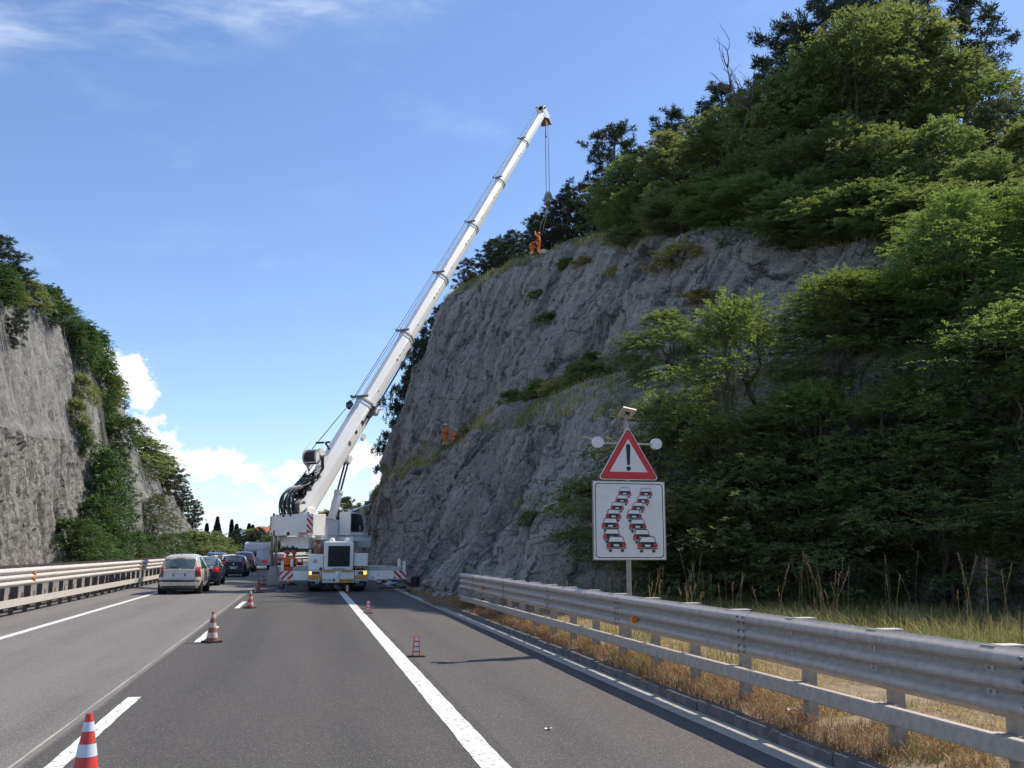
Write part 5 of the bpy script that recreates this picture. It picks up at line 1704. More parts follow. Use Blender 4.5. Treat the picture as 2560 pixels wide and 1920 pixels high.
    for s in (-1, 1):
        sub(sidew & (cx_ * s > 0), 'side_window', M['glass_dark'])
        zmid = (lz0 + lz1) / 2
        lo = lampf & (cx_ * s > 0)
        sub(lo & (cz_ >= zmid + tail.get('split', 0)), 'tail_lamp', M['red_lens_lit' if lit else 'red_lens'])
        sub(lo & (cz_ < zmid + tail.get('split', 0)), 'tail_lamp', M['red_lens' if lit else tail.get('low', 'red_lens_dark')])
    sub(front, 'windscreen', M['glass_dark'])
    og = (0, 0, 0)
    # rear surface y at a height, for the plate and trim
    def yr(z):
        return float(np.interp(z, zs[:60], ys[:60]))
    if plate:
        w2 = plate_w / 2
        fr_ = MB(); y = yr(plate_z + .06) - .03
        fr_.box((-w2, y - .012, plate_z - .055), (w2, y + .03, plate_z + .055)); po = fr_.build('licence_plate', M['plate_white'], root)
        for a, b in ((-w2, -w2 + .05), (w2 - .05, w2)):
            q = MB(); q.box((a, y - .014, plate_z - .054), (b, y - .0125, plate_z + .054)); q.build('plate_band', M['plate_blue'], po)
        text('plate_text', plate, face_frame((0, y - .014, plate_z), (1, 0, 0), (0, 0, 1)), .10, M['plate_blue'], po)
        q = MB(); q.box((-w2 - .05, y - .02, plate_z + .075), (w2 + .05, y + .05, plate_z + .10)); q.build('plate_trim', M['chrome'], root, bevel=.005)
    if strip:
        q = MB(); n = 16
        pts = []
        for k in range(n + 1):
            x = -hw * .93 + 2 * hw * .93 * k / n
            pts.append((x, .0 + .20 * abs(x / hw) ** 4 * .9 + (yr(.55) - .035), .56))
        q.tube(pts, .045, 8); q.build('bumper_strip', M['trim_dark'], root, smooth=True)
    if wiper:
        q = MB(); z = zr0 + .04; q.tube([(0.05, yr(z) - .03, z), (-.38, yr(z + .03) - .03, z + .04)], .012, 5); q.build('wiper', M['black'], root)
    q = MB(); zt_ = zr1 + .03; q.box((-.17, yr(zt_) - .015, zt_ - .015), (.17, yr(zt_) + .03, zt_ + .02)); q.build('brake_light', M['red_lens'], root)
    if antenna:
        q = MB(); ya_ = tail.get('ant', .75); q.tube([(0, ya_, np.interp(ya_, ys, zs)), (0, ya_ - .12, np.interp(ya_, ys, zs) + .13)], .008, 5); q.build('antenna', M['black'], root)
    q = MB(); q.lathe([(.001, -.006), (.045, -.004), (.05, 0)], (0, yr(plate_z + .26) - .008, plate_z + .25), n=14, axis='y'); q.build('badge', M['chrome'], root)
    for s in (-1, 1):
        q = MB(); yv = tail.get('mirror', L_ * .68); q.box((s * (hw + .02) - .0, yv, zbelt + .0), (s * (hw + .17), yv + .10, zbelt + .13)); q.build('mirror', M[paint], root, bevel=.03)
        q = MB(); q.box((s * (hw - .03), L_ * .42, zbelt - .12), (s * (hw + .012), L_ * .42 + .16, zbelt - .09)); q.build('door_handle', M[paint], root, bevel=.008)
    for yv in (tail.get('wr', .75), L_ - .85):
        for s in (-1, 1):
            q = MB(); q.lathe([(.001, s * (hw - .004)), (wheel_r + .055, s * (hw - .004)), (wheel_r + .055, s * (hw - .3))], (0, yv, wheel_r), n=26, axis='x'); q.build('wheel_arch', M['black'], root, smooth='auto')
            wheel_set(root, (0, 0, 0), s * (hw - .09), yv, wheel_r, .20, s, hub=hub)
    q = MB(); q.box((-hw * .75, .25, .17), (hw * .75, L_ - .3, .30)); q.build('underbody', M['black'], root)
    return root


mpv_top = [(.0, .34), (.0, .58), (.03, .66), (.07, .98), (.12, 1.06), (.34, 1.52), (.42, 1.585), (.9, 1.64), (1.7, 1.655), (2.4, 1.58), (3.35, 1.08), (4.0, .92), (4.22, .72), (4.28, .34)]
car('beige_car', (-5.11, 43.3, .0), 'beige people carrier seen from behind, last car in the queue', 'car_beige', mpv_top, 4.28, 1.75, .98,
    dict(side=(.42, 3.55), pillar=2.0, wr=.72, split=.02, ant=.55, dslope=.22), (.06, .45, 1.05, 1.46, .60), plate='DB 944CTE', plate_z=.80, lamp=(.70, 1.12, .62, .34), strip=True, rz=R(-.8))
sed_top = [(.0, .34), (.0, .60), (.04, .86), (.10, .98), (.55, 1.03), (1.15, 1.38), (1.5, 1.44), (2.2, 1.45), (2.9, 1.35), (3.5, 1.0), (4.3, .86), (4.65, .66), (4.72, .34)]
car('dark_blue_car', (-5.18, 53.0, 0), 'dark blue saloon car half hidden ahead of the beige car', 'car_navy', sed_top, 4.72, 1.79, .95,
    dict(side=(.75, 3.5), pillar=2.2, wr=.95, dslope=.5), (.55, 1.35, 1.06, 1.40, .62), plate='CX 318LN', plate_z=.62, lamp=(.72, .95, .52, .3), lit=True, wiper=False, antenna=False)
hat_top = [(.0, .34), (.0, .58), (.03, .66), (.10, .98), (.16, 1.02), (.48, 1.36), (.62, 1.42), (1.2, 1.46), (1.9, 1.46), (2.6, 1.34), (3.2, .98), (3.9, .84), (4.15, .64), (4.2, .34)]
car('black_hatchback', (-4.75, 70.2, 0), 'black hatchback with red tail lamps in the middle of the queue', 'car_black', hat_top, 4.2, 1.78, .93,
    dict(side=(.5, 3.1), pillar=1.9, wr=.75, ant=.7), (.1, .6, 1.04, 1.37, .58), plate='EK 570MR', plate_z=.62, lamp=(.74, 1.06, .58, .3), lit=False)
suv_top = [(.0, .36), (.0, .62), (.04, .72), (.10, 1.06), (.16, 1.12), (.40, 1.52), (.52, 1.60), (1.0, 1.66), (1.9, 1.67), (2.7, 1.55), (3.3, 1.1), (4.0, .98), (4.25, .75), (4.3, .36)]
car('brown_car', (-4.95, 85.0, 0), 'reddish brown tall car directly behind the caravan', 'car_brown', suv_top, 4.3, 1.82, 1.02,
    dict(side=(.5, 3.2), pillar=2.0, wr=.75), (.1, .55, 1.12, 1.52, .62), plate='EM 204AX', plate_z=.72, lamp=(.85, 1.2, .58, .34), lit=True)
p = rp(-1.2, 101)
car('red_car', (-2.75, 108.0, 0), 'small red and dark car half hidden to the right of the caravan', 'car_red', hat_top, 4.2, 1.75, .93,
    dict(side=(.5, 3.1), pillar=1.9, wr=.75), (.1, .6, 1.04, 1.37, .58), plate='DP 661CK', plate_z=.62, lamp=(.74, 1.06, .58, .3))
for (x, y), nm, pt, lb in (((-15.0, 150), 'blue_car', 'car_blue', 'pale blue car on the opposite carriageway, left one'), ((-11.6, 134), 'blue_car', 'car_blue', 'pale blue car on the opposite carriageway, nearer the caravan')):
    q = rp(x, y)
    car(nm, (q[0], q[1], 0), lb, pt, hat_top, 4.2, 1.75, .93, dict(side=(.5, 3.1), pillar=1.9, wr=.75), (.1, .6, 1.04, 1.37, .58), lamp=(.74, 1.06, .58, .3), rz=math.pi - rdir(y), group='cars coming the other way', wiper=False)

# caravan
cv_ = empty('caravan', (-4.35, 93.9, 0), R(-1.5), 'white touring caravan with a grey rear window at the head of the queue', 'caravan', None)
mb = MB(); mb.prism([(0, .42), (0, 1.9), (.12, 2.35), (.4, 2.52), (4.6, 2.55), (5.0, 2.3), (5.2, 1.2), (5.1, .42)], 'x', -1.12, 1.12); mb.build('body', M['caravan_white'], cv_, bevel=.06)
mb = MB(); mb.box((-1.0, -.012, .44), (1.0, .03, .95)); mb.build('lower_panel', M['caravan_grey'], cv_, bevel=.01)
mb = MB(); mb.box((-.88, -.02, 1.18), (.02, .02, 1.78)); mb.build('rear_window', M['glass_dark'], cv_, bevel=.04)
mb = MB(); mb.box((-1.13, -.018, 1.86), (1.13, .02, 1.90)); mb.box((.62, -.012, .95), (.65, .02, 1.86)); mb.build('trim_line', M['caravan_grey'], cv_)
mb = MB(); mb.box((-1.05, .3, 2.53), (-.98, 4.5, 2.60)); mb.box((.98, .3, 2.53), (1.05, 4.5, 2.60)); mb.box((-1.0, .32, 2.56), (1.0, .36, 2.60)); mb.build('roof_rail', M['galv_bright'], cv_)
for s in (-1, 1):
    mb = MB(); a, b = sorted((s * .55, s * 1.02)); mb.box((a, -.04, .66), (b, .0, .86)); mb.build('tail_lamp', M['red_lens_lit'], cv_, bevel=.02)
    mb = MB(); mb.box((s * .9 - .05, -.03, 1.95), (s * .9 + .05, .0, 2.0)); mb.build('marker_lamp', M['red_lens'], cv_)
    wheel_set(cv_, (0, 0, 0), s * .95, 2.5, .33, .2, s)
    mb = MB(); mb.box((s * 1.122, 1.2, 1.25), (s * 1.13, 2.4, 1.85)); mb.build('side_window', M['glass_dark'], cv_)
mb = MB(); mb.box((-.45, -.03, .66), (-.1, -.013, .76)); mb.build('licence_plate', M['plate_white'], cv_)
mb = MB(); mb.box((-1.0, .05, .36), (1.0, .15, .46)); mb.build('bumper', M['caravan_grey'], cv_)
mb = MB(); mb.box((-1.1, .1, .97), (1.1, .1, .98)); mb.tube([(.72, -.05, 1.0), (.72, -.08, 2.2), (.72, .2, 2.5)], .015, 5); mb.tube([(.95, -.05, 1.0), (.95, -.08, 2.2), (.95, .2, 2.5)], .015, 5); mb.build('ladder', M['galv_bright'], cv_)


# ------------------------------------------------------------------ people
def worker(name, base, rz, J, label, helmet, suit='suit', extra=None):
    """J: dict of joint positions in metres (x right, y forward, z up), body one skinned mesh"""
    root = empty(name, base, rz, label, 'person', 'workers in orange')
    V = []; E = []; Rr = []; mt = []
    ids = {}

    def add(k, p, r, m_, par=None):
        ids[k] = len(V); V.append(p); Rr.append(r); mt.append(m_)
        if par is not None: E.append((ids[par], ids[k]))
    def lerp(a, b, t): return tuple(a[i] + (b[i] - a[i]) * t for i in range(3))
    pel, chest, neck, head = J['pelvis'], J['chest'], J['neck'], J['head']
    add('pel', pel, (.155, .115), 0)
    add('waist', lerp(pel, chest, .5), (.145, .11), 0, 'pel')
    add('chest', chest, (.175, .125), 0, 'waist')
    add('neck0', lerp(chest, neck, .7), (.085, .08), 0, 'chest')
    add('neck', neck, (.055, .055), 1, 'neck0')
    add('jaw', lerp(neck, head, .45), (.075, .085), 1, 'neck')
    add('head', head, (.085, .10), 1, 'jaw')
    add('crown', tuple(head[i] + (head[i] - neck[i]) * .45 for i in range(3)), (.06, .07), 1, 'head')
    f = Vector(J.get('face', (0, 1, 0))).normalized()
    hd = Vector(head)
    add('nose', tuple(hd + f * .115 - Vector((0, 0, .02))), (.016, .016), 1, 'head')
    for s, n_ in ((-1, 'l'), (1, 'r')):
        sh, elb, ha = J[n_ + 'sh'], J[n_ + 'el'], J[n_ + 'ha']
        add(n_ + 'sh', sh, (.075, .075), 0, 'chest')
        add(n_ + 'ua', lerp(sh, elb, .5), (.062, .062), 0, n_ + 'sh')
        add(n_ + 'el', elb, (.055, .055), 0, n_ + 'ua')
        add(n_ + 'wr', lerp(elb, ha, .88), (.042, .042), 0, n_ + 'el')
        add(n_ + 'ha', ha, (.04, .024), 1, n_ + 'wr')
        d = (Vector(ha) - Vector(elb)).normalized(); sdv_ = d.cross(Vector((0, 0, 1)))
        sdv_ = sdv_.normalized() if sdv_.length > .1 else Vector((1, 0, 0))
        up_ = sdv_.cross(d)
        for k, (o_, l_) in enumerate(((-.033, .075), (-.011, .088), (.011, .085), (.033, .068))):
            b0 = Vector(ha) + d * .05 + sdv_ * o_; b1 = b0 + d * l_ * .55 - up_ * .012; b2 = b1 + d * l_ * .35 - up_ * .03
            add(f'{n_}f{k}', tuple(b0), (.011, .011), 1, n_ + 'ha'); add(f'{n_}g{k}', tuple(b1), (.010, .010), 1, f'{n_}f{k}'); add(f'{n_}h{k}', tuple(b2), (.008, .008), 1, f'{n_}g{k}')
        t0 = Vector(ha) + sdv_ * -s * .045 + d * .01; t1 = t0 + d * .05 - sdv_ * s * .02
        add(n_ + 't0', tuple(t0), (.012, .012), 1, n_ + 'ha'); add(n_ + 't1', tuple(t1), (.010, .010), 1, n_ + 't0')
        hip, kn, an, toe = J[n_ + 'hip'], J[n_ + 'kn'], J[n_ + 'an'], J[n_ + 'toe']
        add(n_ + 'hip', hip, (.105, .105), 0, 'pel')
        add(n_ + 'th', lerp(hip, kn, .5), (.092, .092), 0, n_ + 'hip')
        add(n_ + 'kn', kn, (.075, .075), 0, n_ + 'th')
        add(n_ + 'ca', lerp(kn, an, .45), (.074, .074), 0, n_ + 'kn')
        add(n_ + 'cu', lerp(kn, an, .85), (.068, .068), 0, n_ + 'ca')
        add(n_ + 'an', an, (.05, .05), 2, n_ + 'cu')
        add(n_ + 'toe', toe, (.042, .036), 2, n_ + 'an')
    me = bpy.data.meshes.new('body')
    me.from_pydata(V, E, [])
    tmp = bpy.data.objects.new('tmp', me); COL.objects.link(tmp)
    sk = tmp.modifiers.new('Skin', 'SKIN'); sk.use_smooth_shade = True
    for i, sv in enumerate(me.skin_vertices[0].data):
        sv.radius = Rr[i]; sv.use_root = (i == 0)
    sb = tmp.modifiers.new('Sub', 'SUBSURF'); sb.levels = 1; sb.render_levels = 1
    dg = bpy.context.evaluated_depsgraph_get()
    nm = bpy.data.meshes.new_from_object(tmp.evaluated_get(dg))
    bpy.data.objects.remove(tmp)
    nm.materials.clear()
    for m_ in (M[suit], M['skin'], M['boot']): nm.materials.append(m_)
    VA = np.array(V); mtA = np.array(mt)
    for pgn in nm.polygons:
        c = np.array(pgn.center)
        pgn.material_index = int(mtA[np.argmin(((VA - c) ** 2).sum(1))]); pgn.use_smooth = True
    mesh_obj('body', nm, None, root)
    # helmet
    up_h = (Vector(head) - Vector(neck)).normalized()
    q = Vector((0, 0, 1)).rotation_difference(up_h).to_matrix().to_4x4()
    F_ = Matrix.Translation(Vector(head) + up_h * .03) @ q
    mb = MB(F_); mb.lathe([(.150, -.012), (.142, .0), (.132, .05), (.105, .095), (.06, .122), (.0005, .13)], n=18)
    ang = math.atan2(f.y, f.x)
    mb.add([(.125 * math.cos(ang + a), .125 * math.sin(ang + a), .002) for a in (-.6, -.3, 0, .3, .6)] + [(.19 * math.cos(ang + a * .7), .19 * math.sin(ang + a * .7), -.012) for a in (-.6, -.3, 0, .3, .6)], [(k, k + 1, k + 6, k + 5) for k in range(4)])
    mb.build('helmet', M[helmet], root, smooth='auto')
    # reflective bands and harness
    def ring(c, d, r_, nm_, mat, th=.022):
        qq = Vector((0, 0, 1)).rotation_difference(Vector(d).normalized()).to_matrix().to_4x4()
        mb = MB(Matrix.Translation(c) @ qq); mb.lathe([(r_[0], -th), (r_[0] + .006, 0), (r_[0], th)], n=16)
        o = mb.build(nm_, mat, root, smooth=True)
        return o
    for n_ in 'lr':
        for t in (.5, .66):
            c = lerp(J[n_ + 'kn'], J[n_ + 'an'], t); ring(c, Vector(J[n_ + 'an']) - Vector(J[n_ + 'kn']), (.088,), 'reflective_band', M['reflective'])
        c = lerp(J[n_ + 'sh'], J[n_ + 'el'], .55); ring(c, Vector(J[n_ + 'el']) - Vector(J[n_ + 'sh']), (.072,), 'reflective_band', M['reflective'])
    dpc = Vector(chest) - Vector(pel)
    ring(lerp(pel, chest, .28), dpc, (.185,), 'harness_belt', M['suit_dark'], .035)
    if extra: extra(root)
    return root


def stand(**kw):
    J = dict(pelvis=(0, 0, .95), chest=(0, .0, 1.28), neck=(0, .01, 1.50), head=(0, .03, 1.63), face=(0, 1, -.1),
             lsh=(-.19, 0, 1.40), lel=(-.26, -.02, 1.12), lha=(-.24, .14, .92), rsh=(.19, 0, 1.40), rel=(.26, -.02, 1.12), rha=(.24, .14, .92),
             lhip=(-.09, 0, .90), lkn=(-.11, .03, .50), lan=(-.12, 0, .09), ltoe=(-.14, .16, .045),
             rhip=(.09, 0, .90), rkn=(.11, .03, .50), ran=(.12, 0, .09), rtoe=(.14, .16, .045))
    J.update(kw); return J


crouch = stand(pelvis=(0, 0, .42), chest=(0, .20, .70), neck=(0, .30, .90), head=(0, .36, 1.02), lsh=(-.19, .22, .82), rsh=(.19, .22, .82), lel=(-.27, .42, .62), rel=(.27, .42, .62), lha=(-.16, .60, .42), rha=(.16, .60, .42),
               lhip=(-.10, 0, .40), lkn=(-.17, .42, .46), lan=(-.15, .08, .09), ltoe=(-.17, .24, .045), rhip=(.10, 0, .40), rkn=(.17, .42, .46), ran=(.15, .08, .09), rtoe=(.17, .24, .045))
bend = stand(pelvis=(0, -.12, .90), chest=(0, .16, 1.10), neck=(0, .36, 1.20), head=(0, .46, 1.26), face=(0, .6, -.8), lsh=(-.19, .24, 1.14), rsh=(.19, .24, 1.14), lel=(-.26, .42, .92), rel=(.26, .42, .92), lha=(-.14, .56, .70), rha=(.14, .56, .70),
             lhip=(-.1, -.1, .86), rhip=(.1, -.1, .86), lkn=(-.13, .06, .48), rkn=(.13, .08, .48))
reach = stand(lel=(-.27, .22, 1.52), lha=(-.12, .26, 1.80), rel=(.27, .20, 1.50), rha=(.10, .28, 1.74), face=(0, .8, .6), head=(0, .02, 1.63))


# ------------------------------------------------------------------ vegetation meshes
def quads_from(base, tip, side):
    """rhombus leaves: (n,3) base, tip, half-width vector -> verts, faces"""
    n = len(base)
    mid = base + (tip - base) * .45
    V = np.stack([base, mid + side, tip, mid - side], 1).reshape(-1, 3)
    F_ = np.arange(n * 4).reshape(n, 4)
    return V, F_


def nrm(a):
    return a / (np.linalg.norm(a, axis=-1, keepdims=True) + 1e-9)


def limb_mesh(name, paths, mat):
    mb = MB()
    for pts, r0, r1 in paths:
        k = len(pts)
        mb.tube(pts, [r0 + (r1 - r0) * i / (k - 1) for i in range(k)], 6)
    me = bpy.data.meshes.new(name); me.from_pydata(mb.v, [], mb.f); me.materials.append(mat)
    me.polygons.foreach_set('use_smooth', [True] * len(me.polygons)); me.update()
    return me


def wig(a, b, rng, n=5, amp=.08):
    a = Vector(a); b = Vector(b); L_ = (b - a).length; out = []
    for i in range(n + 1):
        t = i / n; p = a.lerp(b, t)
        k = math.sin(math.pi * t) * amp * L_
        out.append(p + Vector((rng.uniform(-k, k), rng.uniform(-k, k), rng.uniform(-k, k) + math.sin(math.pi * t) * .06 * L_)))
    return out


def gen_broad(seed, H, Rd, cb, n_clump, n_spray, n_leaf, leaf, spray, mat, layered=.5, lobes=3.0, droop=.25, flat=.55, stems=1, top=.75, spread=.16):
    rng = np.random.default_rng(seed); pr = random.Random(seed)
    ph = rng.uniform(0, 6.28, 4)
    cl = []
    while len(cl) < n_clump:
        t = rng.uniform(0, 1) ** .85; a = rng.uniform(0, 6.283)
        lob = 1 + .22 * math.sin(lobes * a + ph[0]) + .16 * math.sin((lobes + 2) * a + ph[1] + 3 * t) + .15 * math.sin(7 * t + ph[2])
        rad = Rd * (math.sin(math.pi * min(1, .10 + .90 * t) ** top) ** .62) * lob
        q = rng.uniform(.25, 1.0) ** .55
        cl.append((rad * q * math.cos(a), rad * q * math.sin(a), H * (cb + (1 - cb) * t * (1 - .12 * q))))
    C = np.array(cl)
    # limbs
    paths = []
    for s in range(stems):
        off = np.array([0, 0]) if stems == 1 else rng.uniform(-.25, .25, 2) * Rd * .5
        tip = (pr.uniform(-.2, .2) * Rd + off[0] * 2, pr.uniform(-.2, .2) * Rd + off[1] * 2, H * .86)
        tr = wig((off[0], off[1], -.3), tip, pr, 8, .035)
        r0 = (.02 * H + .02) / (stems ** .5)
        paths.append((tr, r0, r0 * .2))
        sel = rng.choice(len(C), size=min(len(C), 26 // stems), replace=False)
        for k in sel:
            c = C[k]; zz = max(.12 * H, c[2] - pr.uniform(.12, .3) * H)
            j = min(max(int((zz + .3) / (H * .86 + .3) * 8), 0), 7)
            paths.append((wig(tr[j], Vector(c), pr, 5, .07), r0 * .38, r0 * .05))
    trunk = limb_mesh('trunk', paths, M['bark'])
    # sprays
    ci = np.repeat(np.arange(n_clump), n_spray)
    n = len(ci)
    sp = Rd * spread
    o = C[ci] + rng.normal(0, 1, (n, 3)) * np.array([sp, sp, sp * flat])
    out = o.copy(); out[:, 2] = (o[:, 2] - H * .55) * .15
    d = nrm(nrm(out) * .9 + rng.normal(0, .55, (n, 3)) * np.array([1, 1, layered]) + np.array([0, 0, .12]))
    Ls = spray * rng.uniform(.6, 1.3, n)
    upv = nrm(np.array([0, 0, 1.0]) + rng.normal(0, .32, (n, 3)))
    side = nrm(np.cross(d, upv)); upv = np.cross(side, d)
    # leaflets
    k = n_leaf
    t = np.tile(np.linspace(.12, 1.0, k), (n, 1)) + rng.uniform(-.04, .04, (n, k))
    sg_ = np.tile(np.where(np.arange(k) % 2, 1.0, -1.0), (n, 1))
    pos = o[:, None] + d[:, None] * (Ls[:, None] * t)[..., None] - np.array([0, 0, 1.0]) * (droop * Ls[:, None] * t ** 2)[..., None]
    ld = nrm(d[:, None] * .62 + side[:, None] * sg_[..., None] * .8 + rng.normal(0, .22, (n, k, 3)) - np.array([0, 0, .15]))
    ll = leaf * rng.uniform(.65, 1.25, (n, k)) * (1.1 - .35 * t)
    nv = nrm(upv[:, None] + rng.normal(0, .33, (n, k, 3)))
    wv = nrm(np.cross(ld, nv)) * (ll * .27)[..., None]
    base = pos.reshape(-1, 3); tip = (pos + ld * ll[..., None]).reshape(-1, 3)
    V, F_ = quads_from(base, tip, wv.reshape(-1, 3))
    crown = np_mesh('crown', V, F_, mat)
    return trunk, crown


def gen_pine(seed, H, Rd, cb, mat, tuft=.34, dens=1.0, shape=.8, lean=0.0):
    rng = np.random.default_rng(seed); pr = random.Random(seed)
    tr = wig((0, 0, -.3), (lean * H, pr.uniform(-.03, .03) * H, H), pr, 8, .012)
    r0 = .014 * H + .03
    paths = [(tr, r0, .02)]
    O = []; D = []
    z = cb * H; a0 = 0
    while z < H * .96:
        t = (z / H - cb) / (1 - cb)
        nb = pr.randint(4, 6)
        bl = Rd * (math.sin(math.pi * min(1, .22 + .78 * t ** shape)) ** .7 * .95 + .05)
        for b in range(nb):
            a = a0 + b * 6.283 / nb + pr.uniform(-.4, .4)
            L_ = bl * pr.uniform(.4, 1.2)
            st = Vector(tr[min(int(z / H * 8), 8)]); st.z = z
            rise = L_ * (.05 + .65 * t) * pr.uniform(.4, 1.3)
            en = st + Vector((math.cos(a) * L_, math.sin(a) * L_, rise))
            pth = wig(st, en, pr, 4, .06)
            paths.append((pth, r0 * .28 * (1 - t * .6), .008))
            for q in range(max(2, int(L_ * 2.6 * dens))):
                u = pr.uniform(.3, 1.0) ** .7
                p = st.lerp(en, u) + Vector((pr.gauss(0, .14 * L_), pr.gauss(0, .14 * L_), pr.gauss(0, .10) + .08))
                for j in range(5):
                    O.append((p.x + pr.gauss(0, .13), p.y + pr.gauss(0, .13), p.z + pr.gauss(0, .12)))
                    D.append((math.cos(a) * .45, math.sin(a) * .45, .85))
        z += H * .045 * pr.uniform(.8, 1.3) + .14
        a0 += 1.1
    for j in range(14):
        O.append((lean * H + pr.gauss(0, .08), pr.gauss(0, .08), H * pr.uniform(.93, 1.02))); D.append((0, 0, 1))
    O = np.array(O); D = nrm(np.array(D)); n = len(O); k = 13
    dv = nrm(D[:, None] * .75 + rng.normal(0, .75, (n, k, 3)))
    ll = tuft * rng.uniform(.6, 1.15, (n, k))
    base = O[:, None] + rng.normal(0, .05, (n, k, 3)); tip = base + dv * ll[..., None]
    wv = nrm(np.cross(dv, rng.normal(0, 1, (n, k, 3)))) * (tuft * .085)
    V, F_ = quads_from(base.reshape(-1, 3), tip.reshape(-1, 3), wv.reshape(-1, 3))
    return limb_mesh('trunk', paths, M['bark']), np_mesh('crown', V, F_, mat)


def gen_cypress(seed, H, Rd):
    rng = np.random.default_rng(seed)
    n = 5200
    z = rng.uniform(.04, 1, n) ** .9
    r = Rd * (np.sin(np.pi * np.clip(z, 0, 1) ** .62) ** .8) * (1 + .18 * np.sin(9 * z + rng.uniform(0, 6))) * rng.uniform(.35, 1.25, n)
    a = rng.uniform(0, 6.283, n)
    base = np.stack([r * np.cos(a), r * np.sin(a), z * H], 1)
    d = nrm(np.stack([np.cos(a) * .4, np.sin(a) * .4, np.full(n, 1.0)], 1) + rng.normal(0, .35, (n, 3)))
    tip = base + d * .5
    wv = nrm(np.cross(d, rng.normal(0, 1, (n, 3)))) * .13
    V, F_ = quads_from(base, tip, wv)
    return limb_mesh('trunk', [([(0, 0, -.3), (0, 0, H * .3), (.02, 0, H * .7)], .16, .05)], M['bark']), np_mesh('crown', V, F_, M['cypress'])


PROTO = {}


def proto(key, fn):
    if key not in PROTO: PROTO[key] = fn()
    return PROTO[key]


def plant(name, key, loc, s, rz, label, cat, group=None, sz=None, tilt=(0, 0)):
    tr, crn = PROTO[key]
    root = empty(name, loc, 0, label, cat, group)
    root.rotation_euler = (tilt[0], tilt[1], rz)
    root.scale = (s, s, sz or s)
    mesh_obj('trunk' if cat == 'tree' else 'stem', tr, None, root)
    mesh_obj('crown' if cat == 'tree' else 'foliage', crn, None, root)
    return root


# near trees: fine leaves
proto('near_a', lambda: gen_broad(11, 10, 3.6, .03, 120, 32, 11, .155, .60, M['leaf_bright'], layered=.28, droop=.22, flat=.30, stems=2, spread=.15))
proto('near_b', lambda: gen_broad(12, 10, 3.8, .03, 125, 32, 11, .155, .64, M['leaf_bright'], layered=.25, droop=.28, flat=.28, stems=3, lobes=2, spread=.15))
proto('near_c', lambda: gen_broad(13, 6, 2.9, .02, 85, 30, 11, .150, .58, M['leaf_mid'], layered=.3, droop=.30, flat=.3, stems=3, lobes=4, spread=.15))
# trees on the hill: coarser
proto('hill_a', lambda: gen_broad(21, 10, 3.4, .10, 105, 20, 9, .25, .70, M['leaf_mid'], flat=.42, stems=2, spread=.13))
proto('hill_b', lambda: gen_broad(22, 10, 3.0, .12, 95, 20, 9, .25, .70, M['leaf_olive'], flat=.5, lobes=2, stems=1, spread=.13))
proto('hill_c', lambda: gen_broad(23, 10, 3.8, .06, 110, 21, 9, .24, .70, M['leaf_mid'], flat=.34, lobes=4, stems=3, spread=.13))
proto('left_a', lambda: gen_broad(31, 6, 3.0, .02, 110, 12, 9, .26, .7, M['leaf_left'], flat=.6, stems=3))
proto('left_b', lambda: gen_broad(32, 8, 2.6, .03, 120, 12, 9, .28, .7, M['leaf_left'], flat=.7, stems=2, lobes=2))
proto('left_olive', lambda: gen_broad(33, 5, 2.6, .05, 90, 12, 9, .26, .6, M['leaf_olive'], flat=.6, stems=2))
proto('willow', lambda: gen_broad(34, 9, 3.4, .05, 130, 12, 9, .28, .9, M['leaf_grey'], flat=.9, stems=3, droop=.5))
proto('shrub', lambda: gen_broad(41, 1.2, .7, .02, 34, 10, 8, .14, .28, M['leaf_mid'], flat=.6, stems=3))
proto('shrub_dry', lambda: gen_broad(42, 1.0, .7, .02, 26, 9, 8, .14, .3, M['grass_dry'], flat=.7, stems=3))
proto('pine_a', lambda: gen_pine(51, 10, 2.7, .16, M['needle'], .34, shape=.9))
proto('pine_b', lambda: gen_pine(52, 10, 2.5, .12, M['needle'], .34, shape=1.2))
proto('pine_c', lambda: gen_pine(53, 10, 2.1, .24, M['needle'], .34, dens=.8, shape=.8, lean=.05))
proto('pine_w', lambda: gen_pine(54, 9, 3.0, .12, M['needle_warm'], .40, shape=1.0))
proto('cyp_a', lambda: gen_cypress(61, 9, .55))
proto('cyp_b', lambda: gen_cypress(62, 8, .85))
from mathutils.bvhtree import BVHTree


def bvh_of(Vg):
    ny, nv, _ = Vg.shape
    idx = np.arange(ny * nv).reshape(ny, nv)
    F_ = np.stack([idx[:-1, :-1], idx[1:, :-1], idx[1:, 1:], idx[:-1, 1:]], -1).reshape(-1, 4)
    return BVHTree.FromPolygons(Vg.reshape(-1, 3).tolist(), F_.tolist())


BR = bvh_of(RV); BL = bvh_of(LV)


def down(b, x, y, dflt=0.0):
    h_ = b.ray_cast(Vector((x, y, 80)), Vector((0, 0, -1)))
    return h_[0].z if h_[0] is not None else dflt


def gz(x, y):
    """ground height anywhere on the right side"""
    z = down(BR, x, y, -9)
    return max(z, vz(x, y) if y < 60 else 0)


# ------------------------------------------------------------------ workers
def on_rock(x, y, dz=0.0):
    return (x, y, down(BR, x, y) + dz)


